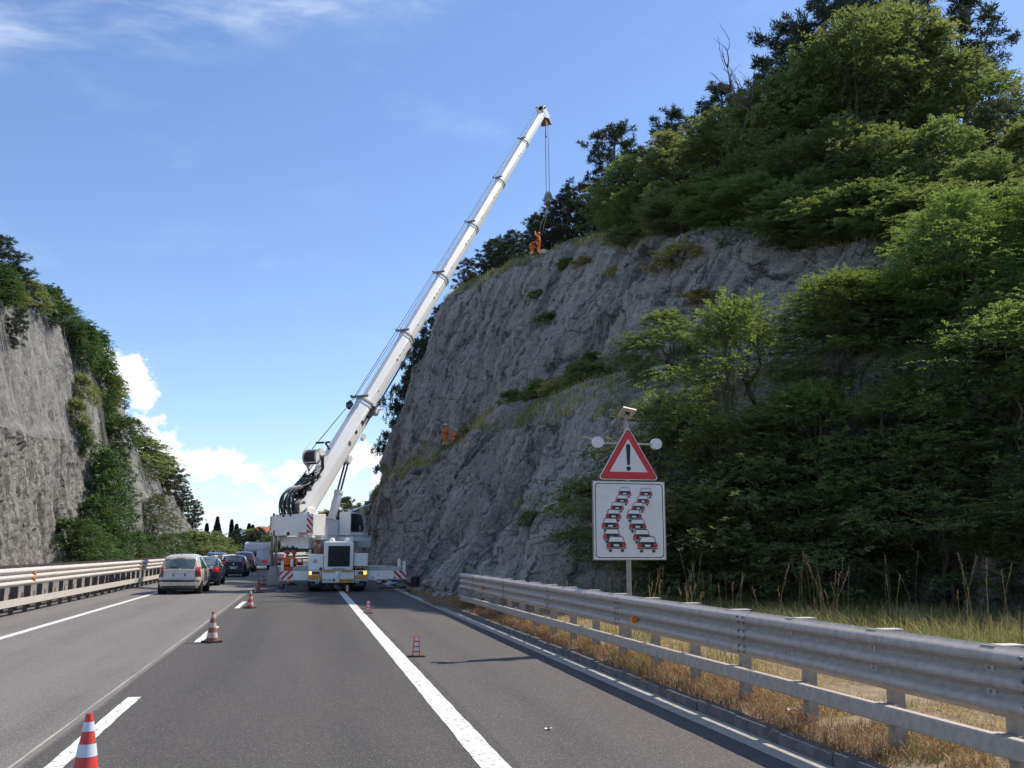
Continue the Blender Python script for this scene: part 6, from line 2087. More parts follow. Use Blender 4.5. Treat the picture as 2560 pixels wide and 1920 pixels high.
worker('person', on_rock(16.62, 68.5, -.02), R(60), reach, 'worker in orange overalls reaching up to the lifting sling on the cliff top', 'helmet_orange')
worker('person', on_rock(16.38, 69.9, -.02), R(-70), bend, 'worker in orange bending down at the cliff edge beside the one with raised arms', 'helmet_orange')
worker('person', on_rock(9.95, 70.6, .02), R(10), stand(), 'worker in orange with a white helmet standing on the rock ledge', 'helmet_white')
worker('person', on_rock(10.45, 70.0, .1), R(-35), crouch, 'worker in orange with a white helmet crouching on the rock ledge', 'helmet_white')
worker('person', (-.86, 51.6, .004), R(-20), stand(lel=(-.30, .10, 1.16), lha=(-.10, .34, 1.12), rel=(.30, .10, 1.16), rha=(.10, .34, 1.12)), 'worker in orange with a red helmet left of the crane, seen from behind', 'helmet_red')


def radio(root):
    mb = MB(); mb.box((-.17, .36, 1.04), (.17, .52, 1.20)); mb.build('control_box', M['red_paint'], root, bevel=.02)
    mb = MB(); mb.box((.20, .38, 1.1), (.25, .44, 1.42)); mb.build('lever', M['yellow_paint'], root)


worker('person', (-.56, 52.7, .004), R(-60), stand(lel=(-.28, .14, 1.16), lha=(-.15, .36, 1.10), rel=(.28, .14, 1.16), rha=(.15, .36, 1.10)), 'worker in orange holding a red control box, farther of the two by the crane', 'helmet_red', extra=radio)
z = down(BR, 17.05, 68.5)
sk = empty('material_sack', (17.1, 68.5, z), R(20), 'pale sacks lying on the cliff edge behind the two workers', 'sack')
mb = MB(); mb.prism(rrect(.42, .10, .09)[::-1], 'y', -.2, .2); mb.v = [(a, b, c + .10) for a, b, c in mb.v]; mb.build('sack_body', M['sacking'], sk, bevel=.03)
mb = MB(); mb.prism(rrect(.40, .09, .08)[::-1], 'y', -.18, .2); mb.v = [(a + .03, b + .02, c + .29) for a, b, c in mb.v]; mb.build('sack_body', M['sacking'], sk, bevel=.03)
z = down(BR, 8.6, 74.6)
rl = empty('net_roll', (8.75, 74.6, z + .25), R(15), 'dark grey roll of wire netting lying on the rock ledge', 'net roll')
mb = MB(); mb.lathe([(.05, -.9), (.22, -.9), (.27, -.85), (.26, -.3), (.28, .1), (.26, .5), (.27, .85), (.22, .9), (.05, .9)], n=20, axis='x'); mb.build('rolled_net', M['steel_grey'], rl, smooth='auto')
mb = MB()
for x in (-.5, .45): mb.lathe([(.285, x - .015), (.295, x), (.285, x + .015)], n=20, axis='x')
mb.build('tie_wire', M['steel_dark'], rl)

# barrel-like roll of net and blue tarpaulin at the foot of the rock, by the right outrigger
nr_ = empty('net_roll', (5.15, 46.2, .0), R(8), 'dark roll of netting standing by the rock beside the right outrigger', 'net roll')
mb = MB(); mb.lathe([(.05, .02), (.18, .02), (.2, .06), (.19, .3), (.21, .55), (.18, .6), (.05, .61)], n=18); mb.build('rolled_net', M['steel_dark'], nr_, smooth='auto')
tarp = MB()
gx = np.linspace(-.6, .6, 9); gy = np.linspace(-.4, .4, 7)
for i, a in enumerate(gx):
    for j, b in enumerate(gy):
        tarp.v.append((a, b, .02 + .16 * max(0, 1 - (a / .6) ** 2) * max(0, 1 - (b / .4) ** 2) + random.Random(i * 9 + j).uniform(0, .06)))
for i in range(8):
    for j in range(6):
        tarp.f.append((i * 7 + j, (i + 1) * 7 + j, (i + 1) * 7 + j + 1, i * 7 + j + 1)); tarp.mi.append(0)
to = tarp.build('tarpaulin', M['car_blue'], smooth=True); to.location = (4.75, 52.3, .02)
tag(to, 'crumpled blue tarpaulin at the foot of the rock behind the outrigger', 'tarpaulin')
pk = empty('timber_plank', (4.1, 47.6, .004), R(4), 'wooden plank lying on the shoulder beside the right outrigger', 'plank')
mb = MB(); mb.box((-.55, -.12, 0), (.55, .12, .10)); mb.build('board', M['rust'], pk, bevel=.01)

# steel cables pegged across the right rock face
for k, (a, b, lb) in enumerate((((1.0, 33.6, 4.2), (8.4, 9.2), 'upper'), ((0, 32.4, 1.3), (5.2, 6.2), 'lower'))):
    pts = []
    for t in np.linspace(0, 1, 14):
        if k == 0: y = 33 + 9 * t; zq = 2.2 + 6 * t
        else: y = 31.6 + 8.5 * t; zq = 4.8 - 3.2 * t
        h_ = BR.ray_cast(Vector((-5, y, zq)), Vector((1, 0, 0)))
        if h_[0] is not None: pts.append((h_[0].x - .06, y, zq))
    if len(pts) > 3:
        mb = MB(); mb.tube(pts, .014, 5); o = mb.build('anchor_cable', M['cable'], None, smooth=True)
        tag(o, f'thin dark steel cable running across the {lb} rock face behind the guardrail', 'cable', 'cables on the right rock')

# ------------------------------------------------------------------ nets on the left rock
def rock_net(name, y0, y1, z0f, z1f, label, off=.35):
    ysn = np.arange(y0, y1, .5); tn = np.linspace(0, 1, 24)
    Vn = []
    for y in ysn:
        p = lprof(y); H_ = p[4, 1]
        for t in tn:
            zz = H_ * (z0f + (z1f - z0f) * t)
            sag = off + .25 * math.sin(y * 1.3) * (1 - t) + .6 * math.sin(math.pi * t) * (.4 + .3 * math.sin(y * .35))
            h_ = BL.ray_cast(Vector((0, y, zz)), Vector((-1, 0, 0)))
            xb = h_[0].x if h_[0] is not None else lface(y, zz)
            xs = max(xb + .12, lface(y, zz) + sag)
            Vn.append((xs, y, zz))
    n, m = len(ysn), len(tn)
    Vn = np.array(Vn).reshape(n, m, 3)
    Vn[..., 0] = smooth1(smooth1(Vn[..., 0], 3, 1), 1, 0)
    ii_ = np.arange(n * m).reshape(n, m)
    F_ = np.stack([ii_[:-1, :-1], ii_[1:, :-1], ii_[1:, 1:], ii_[:-1, 1:]], -1).reshape(-1, 4)
    o = mesh_obj(name, np_mesh(name, Vn.reshape(-1, 3), F_, M['net'], smooth=True))
    tag(o, label, 'rock net', 'nets hung over the left rock face')
    for k in range(0, n, 9):
        mb = MB(); mb.tube([tuple(Vn[k, j] + np.array([.04, 0, 0])) for j in range(m)], .02, 5); mb.build('seam_rope', M['galv_bright'], o)
    mb = MB(); mb.tube([tuple(Vn[k, 0] + np.array([.05, 0, 0])) for k in range(0, n, 2)], .012, 5); mb.build('bottom_rope', M['galv_old'], o)


m_, t = newmat('net')
c = t.n('ShaderNodeTexCoord')
st = t.noise(t.vscale(c.outputs['Object'], (1, 3.2, .06)), 1.6, 6, .7, .2)
al = t.m('MULTIPLY', t.ss(st, .38, .72), .42)
d = t.n('ShaderNodeBsdfDiffuse'); d.inputs[0].default_value = (.42, .41, .39, 1)
tr = t.n('ShaderNodeBsdfTransparent'); mx = t.n('ShaderNodeMixShader')
t.l(t.m('ADD', al, .05), mx.inputs[0]); t.l(tr.outputs[0], mx.inputs[1]); t.l(d.outputs[0], mx.inputs[2])
o_ = t.n('ShaderNodeOutputMaterial'); t.l(mx.outputs[0], o_.inputs['Surface'])
rock_net('rock_net', 66, 103, .50, 1.0, 'grey wire net draped over the upper left rock face, nearest the camera')
rock_net('rock_net', 104, 128, .46, .98, 'wire net on the left rock behind the tall green trees')
rock_net('rock_net', 130, 185, .15, .98, 'farthest wire net on the left rock, lying in vertical folds')

# ------------------------------------------------------------------ trees on the right hill
rg = random.Random(7)


def hill_tree(x, y, top, key, ph, label, wide=1.0, name='tree', cat='tree', group=None, minh=2.5):
    b = gz(x, y) - .1
    H_ = max(top - b, minh)
    sz = H_ / ph
    return plant(name, key, (x, y, b), max(sz, .42) * wide, rg.uniform(0, 6.28), label, cat, group, sz=sz)


G1 = 'dark pines on the right cliff top'
for x, y, top, key, wd, lb in (
        (17.9, 74.5, 29.4, 'pine_c', 1.2, 'slim dark pine on the cliff top directly left of the hook rope'),
        (20.0, 72.5, 31.0, 'pine_a', 1.3, 'dark pine behind the workers, right of the hook rope'),
        (21.6, 66.0, 33.2, 'pine_b', 1.25, 'tall dark pine standing up against the sky right of the crane hook'),
        (24.0, 60.0, 32.6, 'pine_c', 1.1, 'narrow dark pine tip rising over the light green hilltop trees'),
        (27.2, 58.0, 33.5, 'pine_a', 1.2, 'bushy dark pine on the skyline left of the highest trees'),
        (28.5, 50.0, 33.4, 'pine_b', 1.1, 'dark pine at the left side of the highest clump'),
        (30.2, 48.0, 36.0, 'pine_a', 1.1, 'tall pine cut by the top edge of the picture, left one'),
        (33.4, 48.0, 37.5, 'pine_b', 1.1, 'tall pine cut by the top edge of the picture, right one'),
        (36.6, 46.0, 34.6, 'pine_c', 1.3, 'dark pine with spread branches at the right end of the highest clump'),
        (23.0, 70.0, 30.5, 'pine_b', 1.3, 'dark pine half hidden behind the hilltop trees right of the hook'),
        (17.2, 90.0, 32.0, 'pine_a', 1.5, 'broad dark pine on the rim, right of the boom'),
        (16.6, 85.5, 30.6, 'pine_b', 1.4, 'small dark pine on the rim between the boom and the workers'),
        (15.9, 97.0, 31.9, 'pine_b', 1.5, 'dark pine on the rim touching the boom'),
        (19.0, 80.0, 30.4, 'pine_c', 1.5, 'dark pine on the rim left of the two workers'),
        (17.6, 93.0, 31.2, 'pine_b', 1.6, 'low dark pine on the rim, second from the boom'),
        (18.6, 88.0, 32.4, 'pine_a', 1.4, 'dark pine behind the broad one on the rim'),
        (17.4, 82.5, 29.6, 'pine_a', 1.7, 'squat pine on the rim midway between boom and workers'),
        (18.9, 77.0, 30.2, 'pine_b', 1.6, 'dark pine on the rim just left of the slim one'),
        (16.9, 100.0, 31.4, 'pine_a', 1.5, 'dark pine on the rim behind the boom itself'),
        (21.0, 76.5, 31.8, 'pine_a', 1.4, 'dark pine behind the slim one by the hook rope'),
        (22.3, 73.0, 31.5, 'pine_c', 1.5, 'dark pine filling the belt right of the hook rope'),
        (22.8, 63.0, 30.6, 'pine_b', 1.4, 'dark pine low behind the tall skyline pine'),
        (25.4, 62.5, 32.2, 'pine_a', 1.3, 'dark pine between the skyline pine and the narrow tip'),
        (28.8, 54.0, 33.0, 'pine_c', 1.2, 'dark pine rising behind the bare twigs')):
    hill_tree(x, y, top, key, 10, lb, wd, 'pine_tree', group=G1)
for x, y, b, H_, key, lb in ((14.2, 105.5, 15.5, 13.5, 'pine_a', 'highest pine growing behind the left edge of the right cliff'), (12.2, 107.0, 12.5, 13, 'pine_b', 'middle pine leaning out behind the left edge of the right cliff'), (10.8, 108.5, 8.5, 13, 'pine_a', 'lowest pine sticking out behind the left edge of the right cliff')):
    zz = gz(x, y) - .2
    plant('pine_tree', key, (x, y, zz), 1.25, rg.uniform(0, 6), lb, 'tree', G1, sz=(b + H_ - zz) / 10)

G2 = 'leafy trees on the right hill'
for x, y, top, key, wd, lb in (
        (20.9, 60.5, 29.0, 'hill_a', 1.15, 'light green tree on the hill just right of the skyline pine'),
        (21.7, 54.0, 27.9, 'hill_b', 1.2, 'olive green tree in front of the narrow pine tip'),
        (23.4, 50.0, 28.0, 'hill_c', 1.1, 'leafy tree in the middle of the hill below the bushy skyline pine'),
        (23.8, 46.0, 27.4, 'hill_b', 1.1, 'leafy tree on the slope with bare twigs at its left'),
        (25.8, 44.0, 28.7, 'hill_a', 1.0, 'leafy tree left of the tallest green crown'),
        (27.5, 42.0, 30.2, 'hill_c', 1.0, 'tallest light green tree under the left top-edge pine'),
        (30.5, 42.0, 31.0, 'hill_b', 1.0, 'tall yellow-green tree under the right top-edge pine'),
        (31.5, 39.5, 26.9, 'hill_a', 1.1, 'leafy tree below the right end of the highest clump'),
        (30.4, 36.0, 22.8, 'willow', 1.0, 'pale leafy tree at the right edge of the picture, upper one'),
        (28.2, 32.0, 19.3, 'hill_b', 1.2, 'brownish green tree at the right edge of the picture, middle height'),
        (20.6, 46.0, 21.9, 'hill_a', 1.3, 'low leafy tree over the rock rim, left of centre on the hill'),
        (21.8, 43.5, 22.5, 'hill_c', 1.2, 'leafy tree with layered branches over the middle of the rock rim'),
        (22.4, 40.0, 21.6, 'hill_c', 1.2, 'dark leafy tree leaning over the shaded rock'),
        (23.6, 38.0, 21.8, 'hill_a', 1.15, 'leafy tree with bright upper sprays right of the rock rim'),
        (24.6, 35.8, 20.5, 'hill_c', 1.1, 'bright green layered tree above the shaded rock, right'),
        (26.2, 34.6, 20.4, 'hill_a', 1.1, 'green tree behind the brightest layered tree'),
        (25.3, 31.0, 17.3, 'hill_c', 1.15, 'yellow-green tree low on the hill near the right edge'),
        (19.7, 50.5, 23.0, 'hill_b', 1.2, 'round olive tree at the rock rim right of the workers'),
        (19.6, 56.0, 24.6, 'hill_a', 1.2, 'small leafy tree behind the grass of the rim'),
        (20.6, 64.0, 27.5, 'hill_b', 1.3, 'leafy tree at the foot of the skyline pine'),
        (26.5, 53.0, 29.5, 'hill_a', 1.2, 'leafy tree filling the gap behind the hill slope'),
        (34.0, 36.0, 24.5, 'willow', 1.1, 'leafy tree high at the far right edge')):
    hill_tree(x, y, top, key, 10, lb, wd, 'leafy_tree', group=G2)
for x, y, top, key, lb in (
        (19.9, 48.3, 21.2, 'hill_b', 'bush hanging over the rim above the pale rock slab'),
        (21.7, 38.2, 18.4, 'hill_c', 'dark bush overhanging the shaded rock'),
        (22.9, 34.5, 17.0, 'hill_c', 'layered bush overhanging the rock, right of the dark one'),
        (23.6, 30.8, 15.6, 'hill_a', 'bush at the hill foot near the right edge'),
        (23.0, 27.0, 14.2, 'hill_c', 'lowest bush of the hill at the right edge'),
        (22.0, 36.2, 16.6, 'hill_a', 'small dark bush on the rock top in the deepest shade'),
        (20.9, 41.2, 19.6, 'hill_c', 'bush on the rim with hanging dark branches'),
        (23.2, 32.6, 16.0, 'hill_a', 'dark bush between the two layered bushes over the rock'),
        (21.2, 43.6, 20.6, 'hill_a', 'bush on the rim left of the hanging dark branches'),
        (26.8, 27.5, 16.5, 'hill_a', 'tree behind the right edge of the picture above the near trees')):
    hill_tree(x, y, top, key, 10, lb, 1.75, 'leafy_tree', group=G2)
# a bare dead tree on the slope
pr_ = random.Random(12); tr_ = wig((0, 0, -.2), (-1.3, 0, 6.2), pr_, 8, .05)
paths = [(tr_, .10, .02)]
for k in range(14):
    j = pr_.randint(3, 8); b0 = Vector(tr_[j]); e0 = b0 + Vector((pr_.uniform(-1.6, .9), pr_.uniform(-.7, .7), pr_.uniform(.4, 1.7)))
    w1 = wig(b0, e0, pr_, 4, .06); paths.append((w1, .03, .008))
    for q in range(3):
        s0 = Vector(w1[pr_.randint(2, 4)]); paths.append((wig(s0, s0 + Vector((pr_.uniform(-.6, .5), pr_.uniform(-.3, .3), pr_.uniform(.2, .8))), pr_, 3, .05), .012, .005))
dt_ = empty('bare_tree', (23.2, 45.0, gz(23.2, 45.0)), 0, 'bare leafless twigs sticking out of the leafy slope against the sky', 'tree')
dt_.scale = (1.35, 1.35, 1.35)
mesh_obj('trunk', limb_mesh('trunk', paths, M['bark']), None, dt_)

# ------------------------------------------------------------------ trees in front of the right rock
G3 = 'trees between the road and the right rock'
for x, y, top, key, ph, wd, lb in (
        (12.9, 33.2, 10.7, 'near_c', 6, .95, 'leafy bush on the rock ledge left of the large near trees'),
        (11.3, 29.6, 7.0, 'near_c', 6, 1.0, 'leafy tree directly behind the warning sign'),
        (13.4, 28.3, 10.2, 'near_a', 10, .95, 'bright green tree rising highest right of the warning sign'),
        (16.2, 26.6, 10.6, 'near_b', 10, .95, 'tall leafy tree in the middle of the near trees'),
        (18.9, 24.6, 12.8, 'near_a', 10, .95, 'tallest of the near trees, at the right edge'),
        (12.6, 26.6, 6.0, 'near_c', 6, 1.15, 'low tree with bright sprays just right of the sign panel'),
        (14.3, 25.2, 6.9, 'near_b', 10, 1.05, 'dark leafy tree filling the space behind the guardrail'),
        (15.9, 23.4, 6.8, 'near_a', 10, 1.05, 'shaded leafy tree right of the middle, behind the tall dry grass'),
        (17.4, 20.6, 8.2, 'near_b', 10, 1.0, 'leafy tree reaching down behind the guardrail at the right edge'),
        (15.6, 21.9, 4.6, 'near_c', 6, 1.2, 'low dark shrub behind the green grass at the right'),
        (16.6, 19.0, 3.6, 'near_c', 6, 1.1, 'lowest shrub at the right edge beside the rail'),
        (13.6, 24.0, 3.6, 'near_c', 6, 1.3, 'low dark shrub in the shade under the near trees'),
        (11.9, 27.6, 3.4, 'near_c', 6, 1.2, 'low dark shrub at the foot of the tree behind the sign'),
        (19.8, 21.5, 9.5, 'near_a', 10, 1.0, 'leafy tree at the right edge, half outside the picture'),
        (17.6, 27.0, 9.6, 'near_a', 10, 1.0, 'leafy tree between the two tallest near trees'),
        (18.1, 22.4, 8.8, 'near_c', 6, 1.1, 'dark leafy tree in the shade left of the right edge'),
        (17.0, 23.2, 6.0, 'near_c', 6, 1.2, 'dark low tree behind the shaded one near the right edge'),
        (18.7, 20.2, 7.4, 'near_c', 6, 1.1, 'dark leafy tree at the right edge above the lowest shrub'),
        (19.6, 25.6, 10.0, 'near_b', 10, 1.0, 'leafy tree under the tallest near tree'),
        (17.9, 18.4, 4.6, 'near_c', 6, 1.1, 'dark shrub at the right edge behind the tall dry stalks'),
        (20.6, 27.2, 13.2, 'near_b', 10, 1.0, 'leafy tree rising behind the tallest near tree to meet the hill'),
        (21.6, 23.6, 13.0, 'near_a', 10, 1.0, 'leafy tree at the right edge joining the hill bushes'),
        (19.0, 29.4, 11.6, 'near_c', 6, 1.1, 'leafy bush on the rock above the middle near tree')):
    b = max(gz(x, y), .1) - .1
    sz = max(top - b, 2.4) / ph
    plant('near_tree', key, (x, y, b), max(sz, .62) * wd, rg.uniform(0, 6.28), lb, 'tree', G3, sz=sz)

# shrubs on the right rock
G4 = 'shrubs growing out of the right rock'
for x, y, s, key, lb in (
        (15.1, 62.1, 1.3, 'shrub', 'dark shrub in the hollow of the upper rock face'),
        (14.7, 58.7, 1.6, 'shrub', 'hanging shrub just under the hollow of the rock'),
        (16.7, 59.8, 1.7, 'shrub', 'pale green shrub patch high on the rock right of the workers'),
        (17.0, 57.9, 1.5, 'shrub_dry', 'dry yellow tuft beside the pale green patch high on the rock'),
        (10.7, 64.0, 1.4, 'shrub', 'green shrub on the ledge right of the two white-helmeted workers'),
        (7.9, 34.1, 1.1, 'shrub', 'single green tuft low on the rock face behind the guardrail end'),
        (18.4, 52.9, 2.2, 'shrub', 'wide green shrub on the pale slab at the rim'),
        (14.6, 51.1, 1.2, 'shrub', 'small shrub on the face above the ledge'),
        (11.9, 55.5, 2.0, 'shrub', 'green clump on the ledge, left of the longest clump'),
        (12.6, 51.7, 2.4, 'shrub', 'long green clump in the middle of the ledge'),
        (13.2, 49.3, 2.4, 'shrub_dry', 'dry grassy clump on the ledge'),
        (13.3, 45.2, 2.6, 'shrub', 'green clump on the ledge meeting the near trees'),
        (13.6, 47.2, 2.0, 'shrub', 'bushy clump behind the dry one on the ledge'),
        (11.2, 58.4, 1.5, 'shrub_dry', 'dry tuft on the ledge between two green shrubs'),
        (17.6, 53.2, 1.3, 'shrub_dry', 'dry tuft hanging under the rim'),
        (17.9, 43.4, 2.4, 'shrub_dry', 'brown hanging tuft on the shaded rock above the bright tree'),
        (17.8, 41.0, 2.0, 'shrub_dry', 'brown tuft lower on the shaded rock'),
        (17.1, 44.2, 1.8, 'shrub_dry', 'left brown tuft on the shaded rock'),
        (9.0, 80.4, 1.8, 'shrub_dry', 'grassy tuft on the far end of the ledge'),
        (14.5, 47.6, 1.6, 'shrub', 'shrub against the face behind the ledge, near the trees')):
    zz = down(BR, x, y)
    s *= .62
    plant('rock_shrub', key, (x, y, zz - .1), s, rg.uniform(0, 6), lb, 'shrub', G4, sz=s * .62)

# ------------------------------------------------------------------ left side trees
G5 = 'trees and bushes on the left rock rim'
for i, (x, y, top, key, ph, wd, lb) in enumerate((
        (-26.4, 86.5, 28.2, 'pine_a', 10, 2.0, 'dark pine at the left edge on top of the rock'),
        (-25.6, 84.0, 25.2, 'left_a', 6, 1.3, 'green bush at the left edge under the pine'),
        (-25.7, 88.6, 25.0, 'left_olive', 5, 1.4, 'olive bush on the rim between the two left pines'),
        (-26.0, 91.0, 26.6, 'pine_b', 10, 2.3, 'second dark pine on the left rock, next to the edge one'),
        (-25.9, 94.0, 26.6, 'left_olive', 5, 1.3, 'yellow-green bush on the rim right of the two pines'),
        (-25.7, 98.5, 27.2, 'left_a', 6, 1.5, 'largest green bush on the left rim'),
        (-25.4, 103.0, 28.3, 'pine_c', 10, 1.4, 'thin pine tip sticking up from the left rim bushes'),
        (-25.5, 105.5, 27.2, 'left_a', 6, 1.5, 'green bush on the rim below the thin pine tip'),
        (-25.3, 111.0, 27.2, 'left_b', 8, 1.3, 'green tree on the sloping rim right of the largest bush'),
        (-25.2, 117.0, 26.6, 'left_a', 6, 1.3, 'leafy bush halfway down the sloping rim'),
        (-25.2, 124.0, 25.4, 'pine_b', 10, 2.0, 'dark pine beside the upper white cloud'),
        (-25.0, 131.0, 24.2, 'left_olive', 5, 1.5, 'olive bush on the rim above the middle net'),
        (-24.9, 138.0, 22.0, 'pine_a', 10, 2.2, 'dark layered pine hanging out from the rim'),
        (-24.8, 146.0, 20.4, 'left_a', 6, 1.6, 'bush on the rim between the two clouds'),
        (-24.8, 155.0, 18.8, 'left_olive', 5, 1.7, 'olive bush lower on the rim'),
        (-24.6, 164.0, 17.8, 'left_a', 6, 1.6, 'bush on the lower rim beside the farthest net'),
        (-24.4, 174.0, 17.6, 'pine_w', 9, 1.6, 'brownish pine near the low end of the left rim, upper one'),
        (-24.2, 184.0, 16.4, 'pine_w', 9, 1.7, 'brownish pine near the low end of the left rim, lower one'),
        (-23.6, 198.0, 14.0, 'pine_w', 9, 1.5, 'round dark pine at the end of the left rim'),
        (-22.8, 212.0, 11.8, 'pine_w', 9, 1.3, 'last pine where the left rock meets the far wood'))):
    b = down(BL, x, y, 0) - .3
    sz = max(top - b, 1.8) / ph
    plant('rim_tree', key, (x, y, b), max(sz * wd * .86, .3), rg.uniform(0, 6.28), lb, 'tree', G5, sz=sz)
G6 = 'shrubs clinging to the left rock face'
for k, (y, zz, s, key, lb) in enumerate((
        (116.5, 23.5, .8, 'left_a', 'green shrub spilling over the rim edge'), (110.6, 21.0, .75, 'left_a', 'shrub high on the left face under the rim bushes'),
        (104.8, 18.0, .6, 'left_olive', 'olive shrub in the gully beside the near net'), (102.0, 15.0, .6, 'left_olive', 'olive shrub lower in the gully beside the near net'),
        (102.8, 12.6, .55, 'left_a', 'bright shrub at the foot of the gully'), (119.0, 21.0, .75, 'left_a', 'shrub on the face right of the gully'),
        (119.0, 15.6, .8, 'left_b', 'dark shrub on the face above the tall green trees'), (119.8, 12.5, .8, 'left_b', 'shrub joining the tops of the tall green trees'),
        (84.8, 18.3, .42, 'pine_a', 'small dark pine alone on the near left rock face'), (129.0, 21.5, .7, 'left_olive', 'shrub over the top of the middle net'),
        (107.5, 22.5, .8, 'left_a', 'leafy shrub hanging from the largest rim bush'), (112.5, 18.5, .6, 'left_olive', 'olive shrub in the middle of the left face'),
        (111.8, 8.2, .5, 'pine_a', 'dark low pine branch on the face left of the tall trees'), (123, 17.5, .6, 'left_olive', 'olive shrub beside the middle net'))):
    h_ = BL.ray_cast(Vector((0, y, zz)), Vector((-1, 0, 0)))
    xx = h_[0].x if h_[0] is not None else lface(y, zz)
    plant('face_shrub', key, (xx - .15, y, zz - (1.2 if key != 'pine_a' else .8)), s, rg.uniform(0, 6), lb, 'shrub', G6, tilt=(0, R(18)))
G7 = 'trees at the foot of the left rock'
for x, y, top, key, ph, wd, lb in (
        (-19.8, 91.0, 4.6, 'left_a', 6, 1.25, 'leftmost green bush at the foot of the left rock'),
        (-19.7, 95.5, 4.0, 'left_a', 6, 1.25, 'low bush beside the leftmost one'),
        (-20.0, 101.5, 7.2, 'left_b', 8, 1.0, 'green tree in front of the tall column of foliage'),
        (-20.4, 106.5, 12.6, 'left_b', 8, .72, 'tallest green column of foliage on the left'),
        (-20.6, 111.5, 9.4, 'left_b', 8, .85, 'tall green tree behind the tallest column'),
        (-19.8, 103.8, 4.6, 'left_a', 6, 1.1, 'bush under the tall column'),
        (-19.2, 121.0, 3.9, 'left_a', 6, 1.1, 'rounded bush right of the bare strip of rock'),
        (-20.2, 141.0, 9.6, 'willow', 9, .95, 'pale grey-green tree in front of the farthest net'),
        (-19.4, 133.0, 3.6, 'left_a', 6, 1.0, 'green bush at the foot of the grey-green tree'),
        (-19.4, 149.0, 4.2, 'left_a', 6, 1.1, 'bush behind the beige car, left one'),
        (-19.4, 163.0, 4.6, 'left_b', 8, 1.3, 'bush behind the beige car, middle one'),
        (-18.8, 176.0, 5.2, 'left_olive', 5, 1.5, 'yellowish bush behind the beige car, right one'),
        (-18.2, 192.0, 4.8, 'left_a', 6, 1.6, 'bush above the dark blue car'),
        (-17.5, 206.0, 4.6, 'left_olive', 5, 1.6, 'olive bush where the left rock ends')):
    sz = (top + .1) / ph
    plant('foot_tree', key, (x, y, -.1), sz * wd, rg.uniform(0, 6.28), lb, 'tree', G7, sz=sz)

# ------------------------------------------------------------------ far background
G8 = 'cypresses far down the road'
for x, y, top, key, lb in (
        (-25.4, 300, 11.0, 'cyp_b', 'broad far cypress left of the others'), (-21.4, 301, 10.3, 'cyp_a', 'slim far cypress second from the left'), (-28.5, 302, 9.2, 'cyp_a', 'short slim cypress at the left end of the row'),
        (-19.6, 296, 8.9, 'cyp_b', 'short far cypress in the middle of the row'), (-15.8, 290, 8.9, 'cyp_a', 'pair of thin cypresses, left one'), (-14.8, 291, 8.6, 'cyp_a', 'pair of thin cypresses, right one'),
        (-7.9, 281, 9.2, 'cyp_b', 'cypress standing left of the tall one by the house'), (-6.7, 280, 11.4, 'cyp_a', 'tallest slim cypress in front of the red roof'), (-3.9, 278, 8.0, 'cyp_b', 'dark cypress before the yellow house wall'),
        (-2.2, 279, 7.4, 'cyp_b', 'dark cypress beside the crane counterweight')):
    plant('cypress_tree', key, (x, y, -.3), (1.25 if key == 'cyp_a' else 1.3), rg.uniform(0, 6), lb, 'tree', G8, sz=(top + .3) / (9 if key == 'cyp_a' else 8))
G9 = 'round trees of the far wood'
for i, (x, y, top, key, wd) in enumerate((
        (-32, 295, 7.4, 'hill_b', 1.5), (-28, 288, 6.6, 'pine_w', 1.2), (-24, 286, 7.2, 'hill_b', 1.4), (-18, 283, 7.6, 'pine_a', 1.5), (-14.5, 286, 8.0, 'hill_b', 1.3), (-12.2, 280, 7.8, 'pine_a', 1.5), (-9.5, 275, 5.5, 'hill_b', 1.3),
        (1, 282, 7.0, 'hill_b', 1.5), (5, 276, 7.5, 'hill_a', 1.5), (9, 278, 7.5, 'hill_b', 1.5), (14, 270, 8.0, 'hill_a', 1.5), (-36, 300, 8, 'hill_b', 1.5), (20, 268, 8.5, 'hill_b', 1.5), (27, 262, 9, 'hill_a', 1.5), (35, 258, 9, 'hill_b', 1.5))):
    sz = (top + .3) / (9 if key == 'pine_w' else 10)
    plant('wood_tree', key, (x, y, -.3), sz * wd * 1.15, rg.uniform(0, 6), 'round dark tree in the far wood beyond the bend', 'tree', G9, sz=sz)
for i in range(16):
    x = -30 + i * 4.2; y = 262 - abs(i - 4) * 1.2
    k = ('left_a', 'left_olive', 'left_b')[i % 3]
    plant('hedge_bush', k, (x, y, -.3), .95, rg.uniform(0, 6), 'green roadside bush in the hedge behind the far guardrail', 'shrub', 'hedge behind the far guardrail', sz=rg.uniform(.55, .75))
for i, (x, y, top, lb) in enumerate(((5.8, 150, 9.4, 'dark green tree seen between the boom and the cab'), (3.4, 155, 8.2, 'lower green tree left of the one between boom and cab'), (8.3, 152, 9.0, 'green tree touching the rock right of the boom foot'), (11, 160, 10, 'green tree hidden behind the rock edge'))):
    plant('verge_tree', ('pine_w', 'hill_b', 'hill_b', 'hill_a')[i], (x + 5.5 if i == 3 else x, y, -.3), 1.0, i, lb, 'tree', 'trees behind the crane', sz=(top + .3) / (9 if i == 0 else 10))
# small green sign behind the cars
p = rp(-21.5, 205)
gs = empty('roadside_sign', (-15.2, 190, 0), 0, 'tiny pale green roadside sign in front of the far hedge', 'road sign')
mb = MB(); mb.cyl((0, 0, 0), (0, 0, 2.2), .05, n=8); mb.build('pole', M['galv_old'], gs)
mb = MB(); mb.box((-.35, -.03, 1.5), (.35, -.06, 2.5)); mb.build('panel', M['plate_white'], gs)

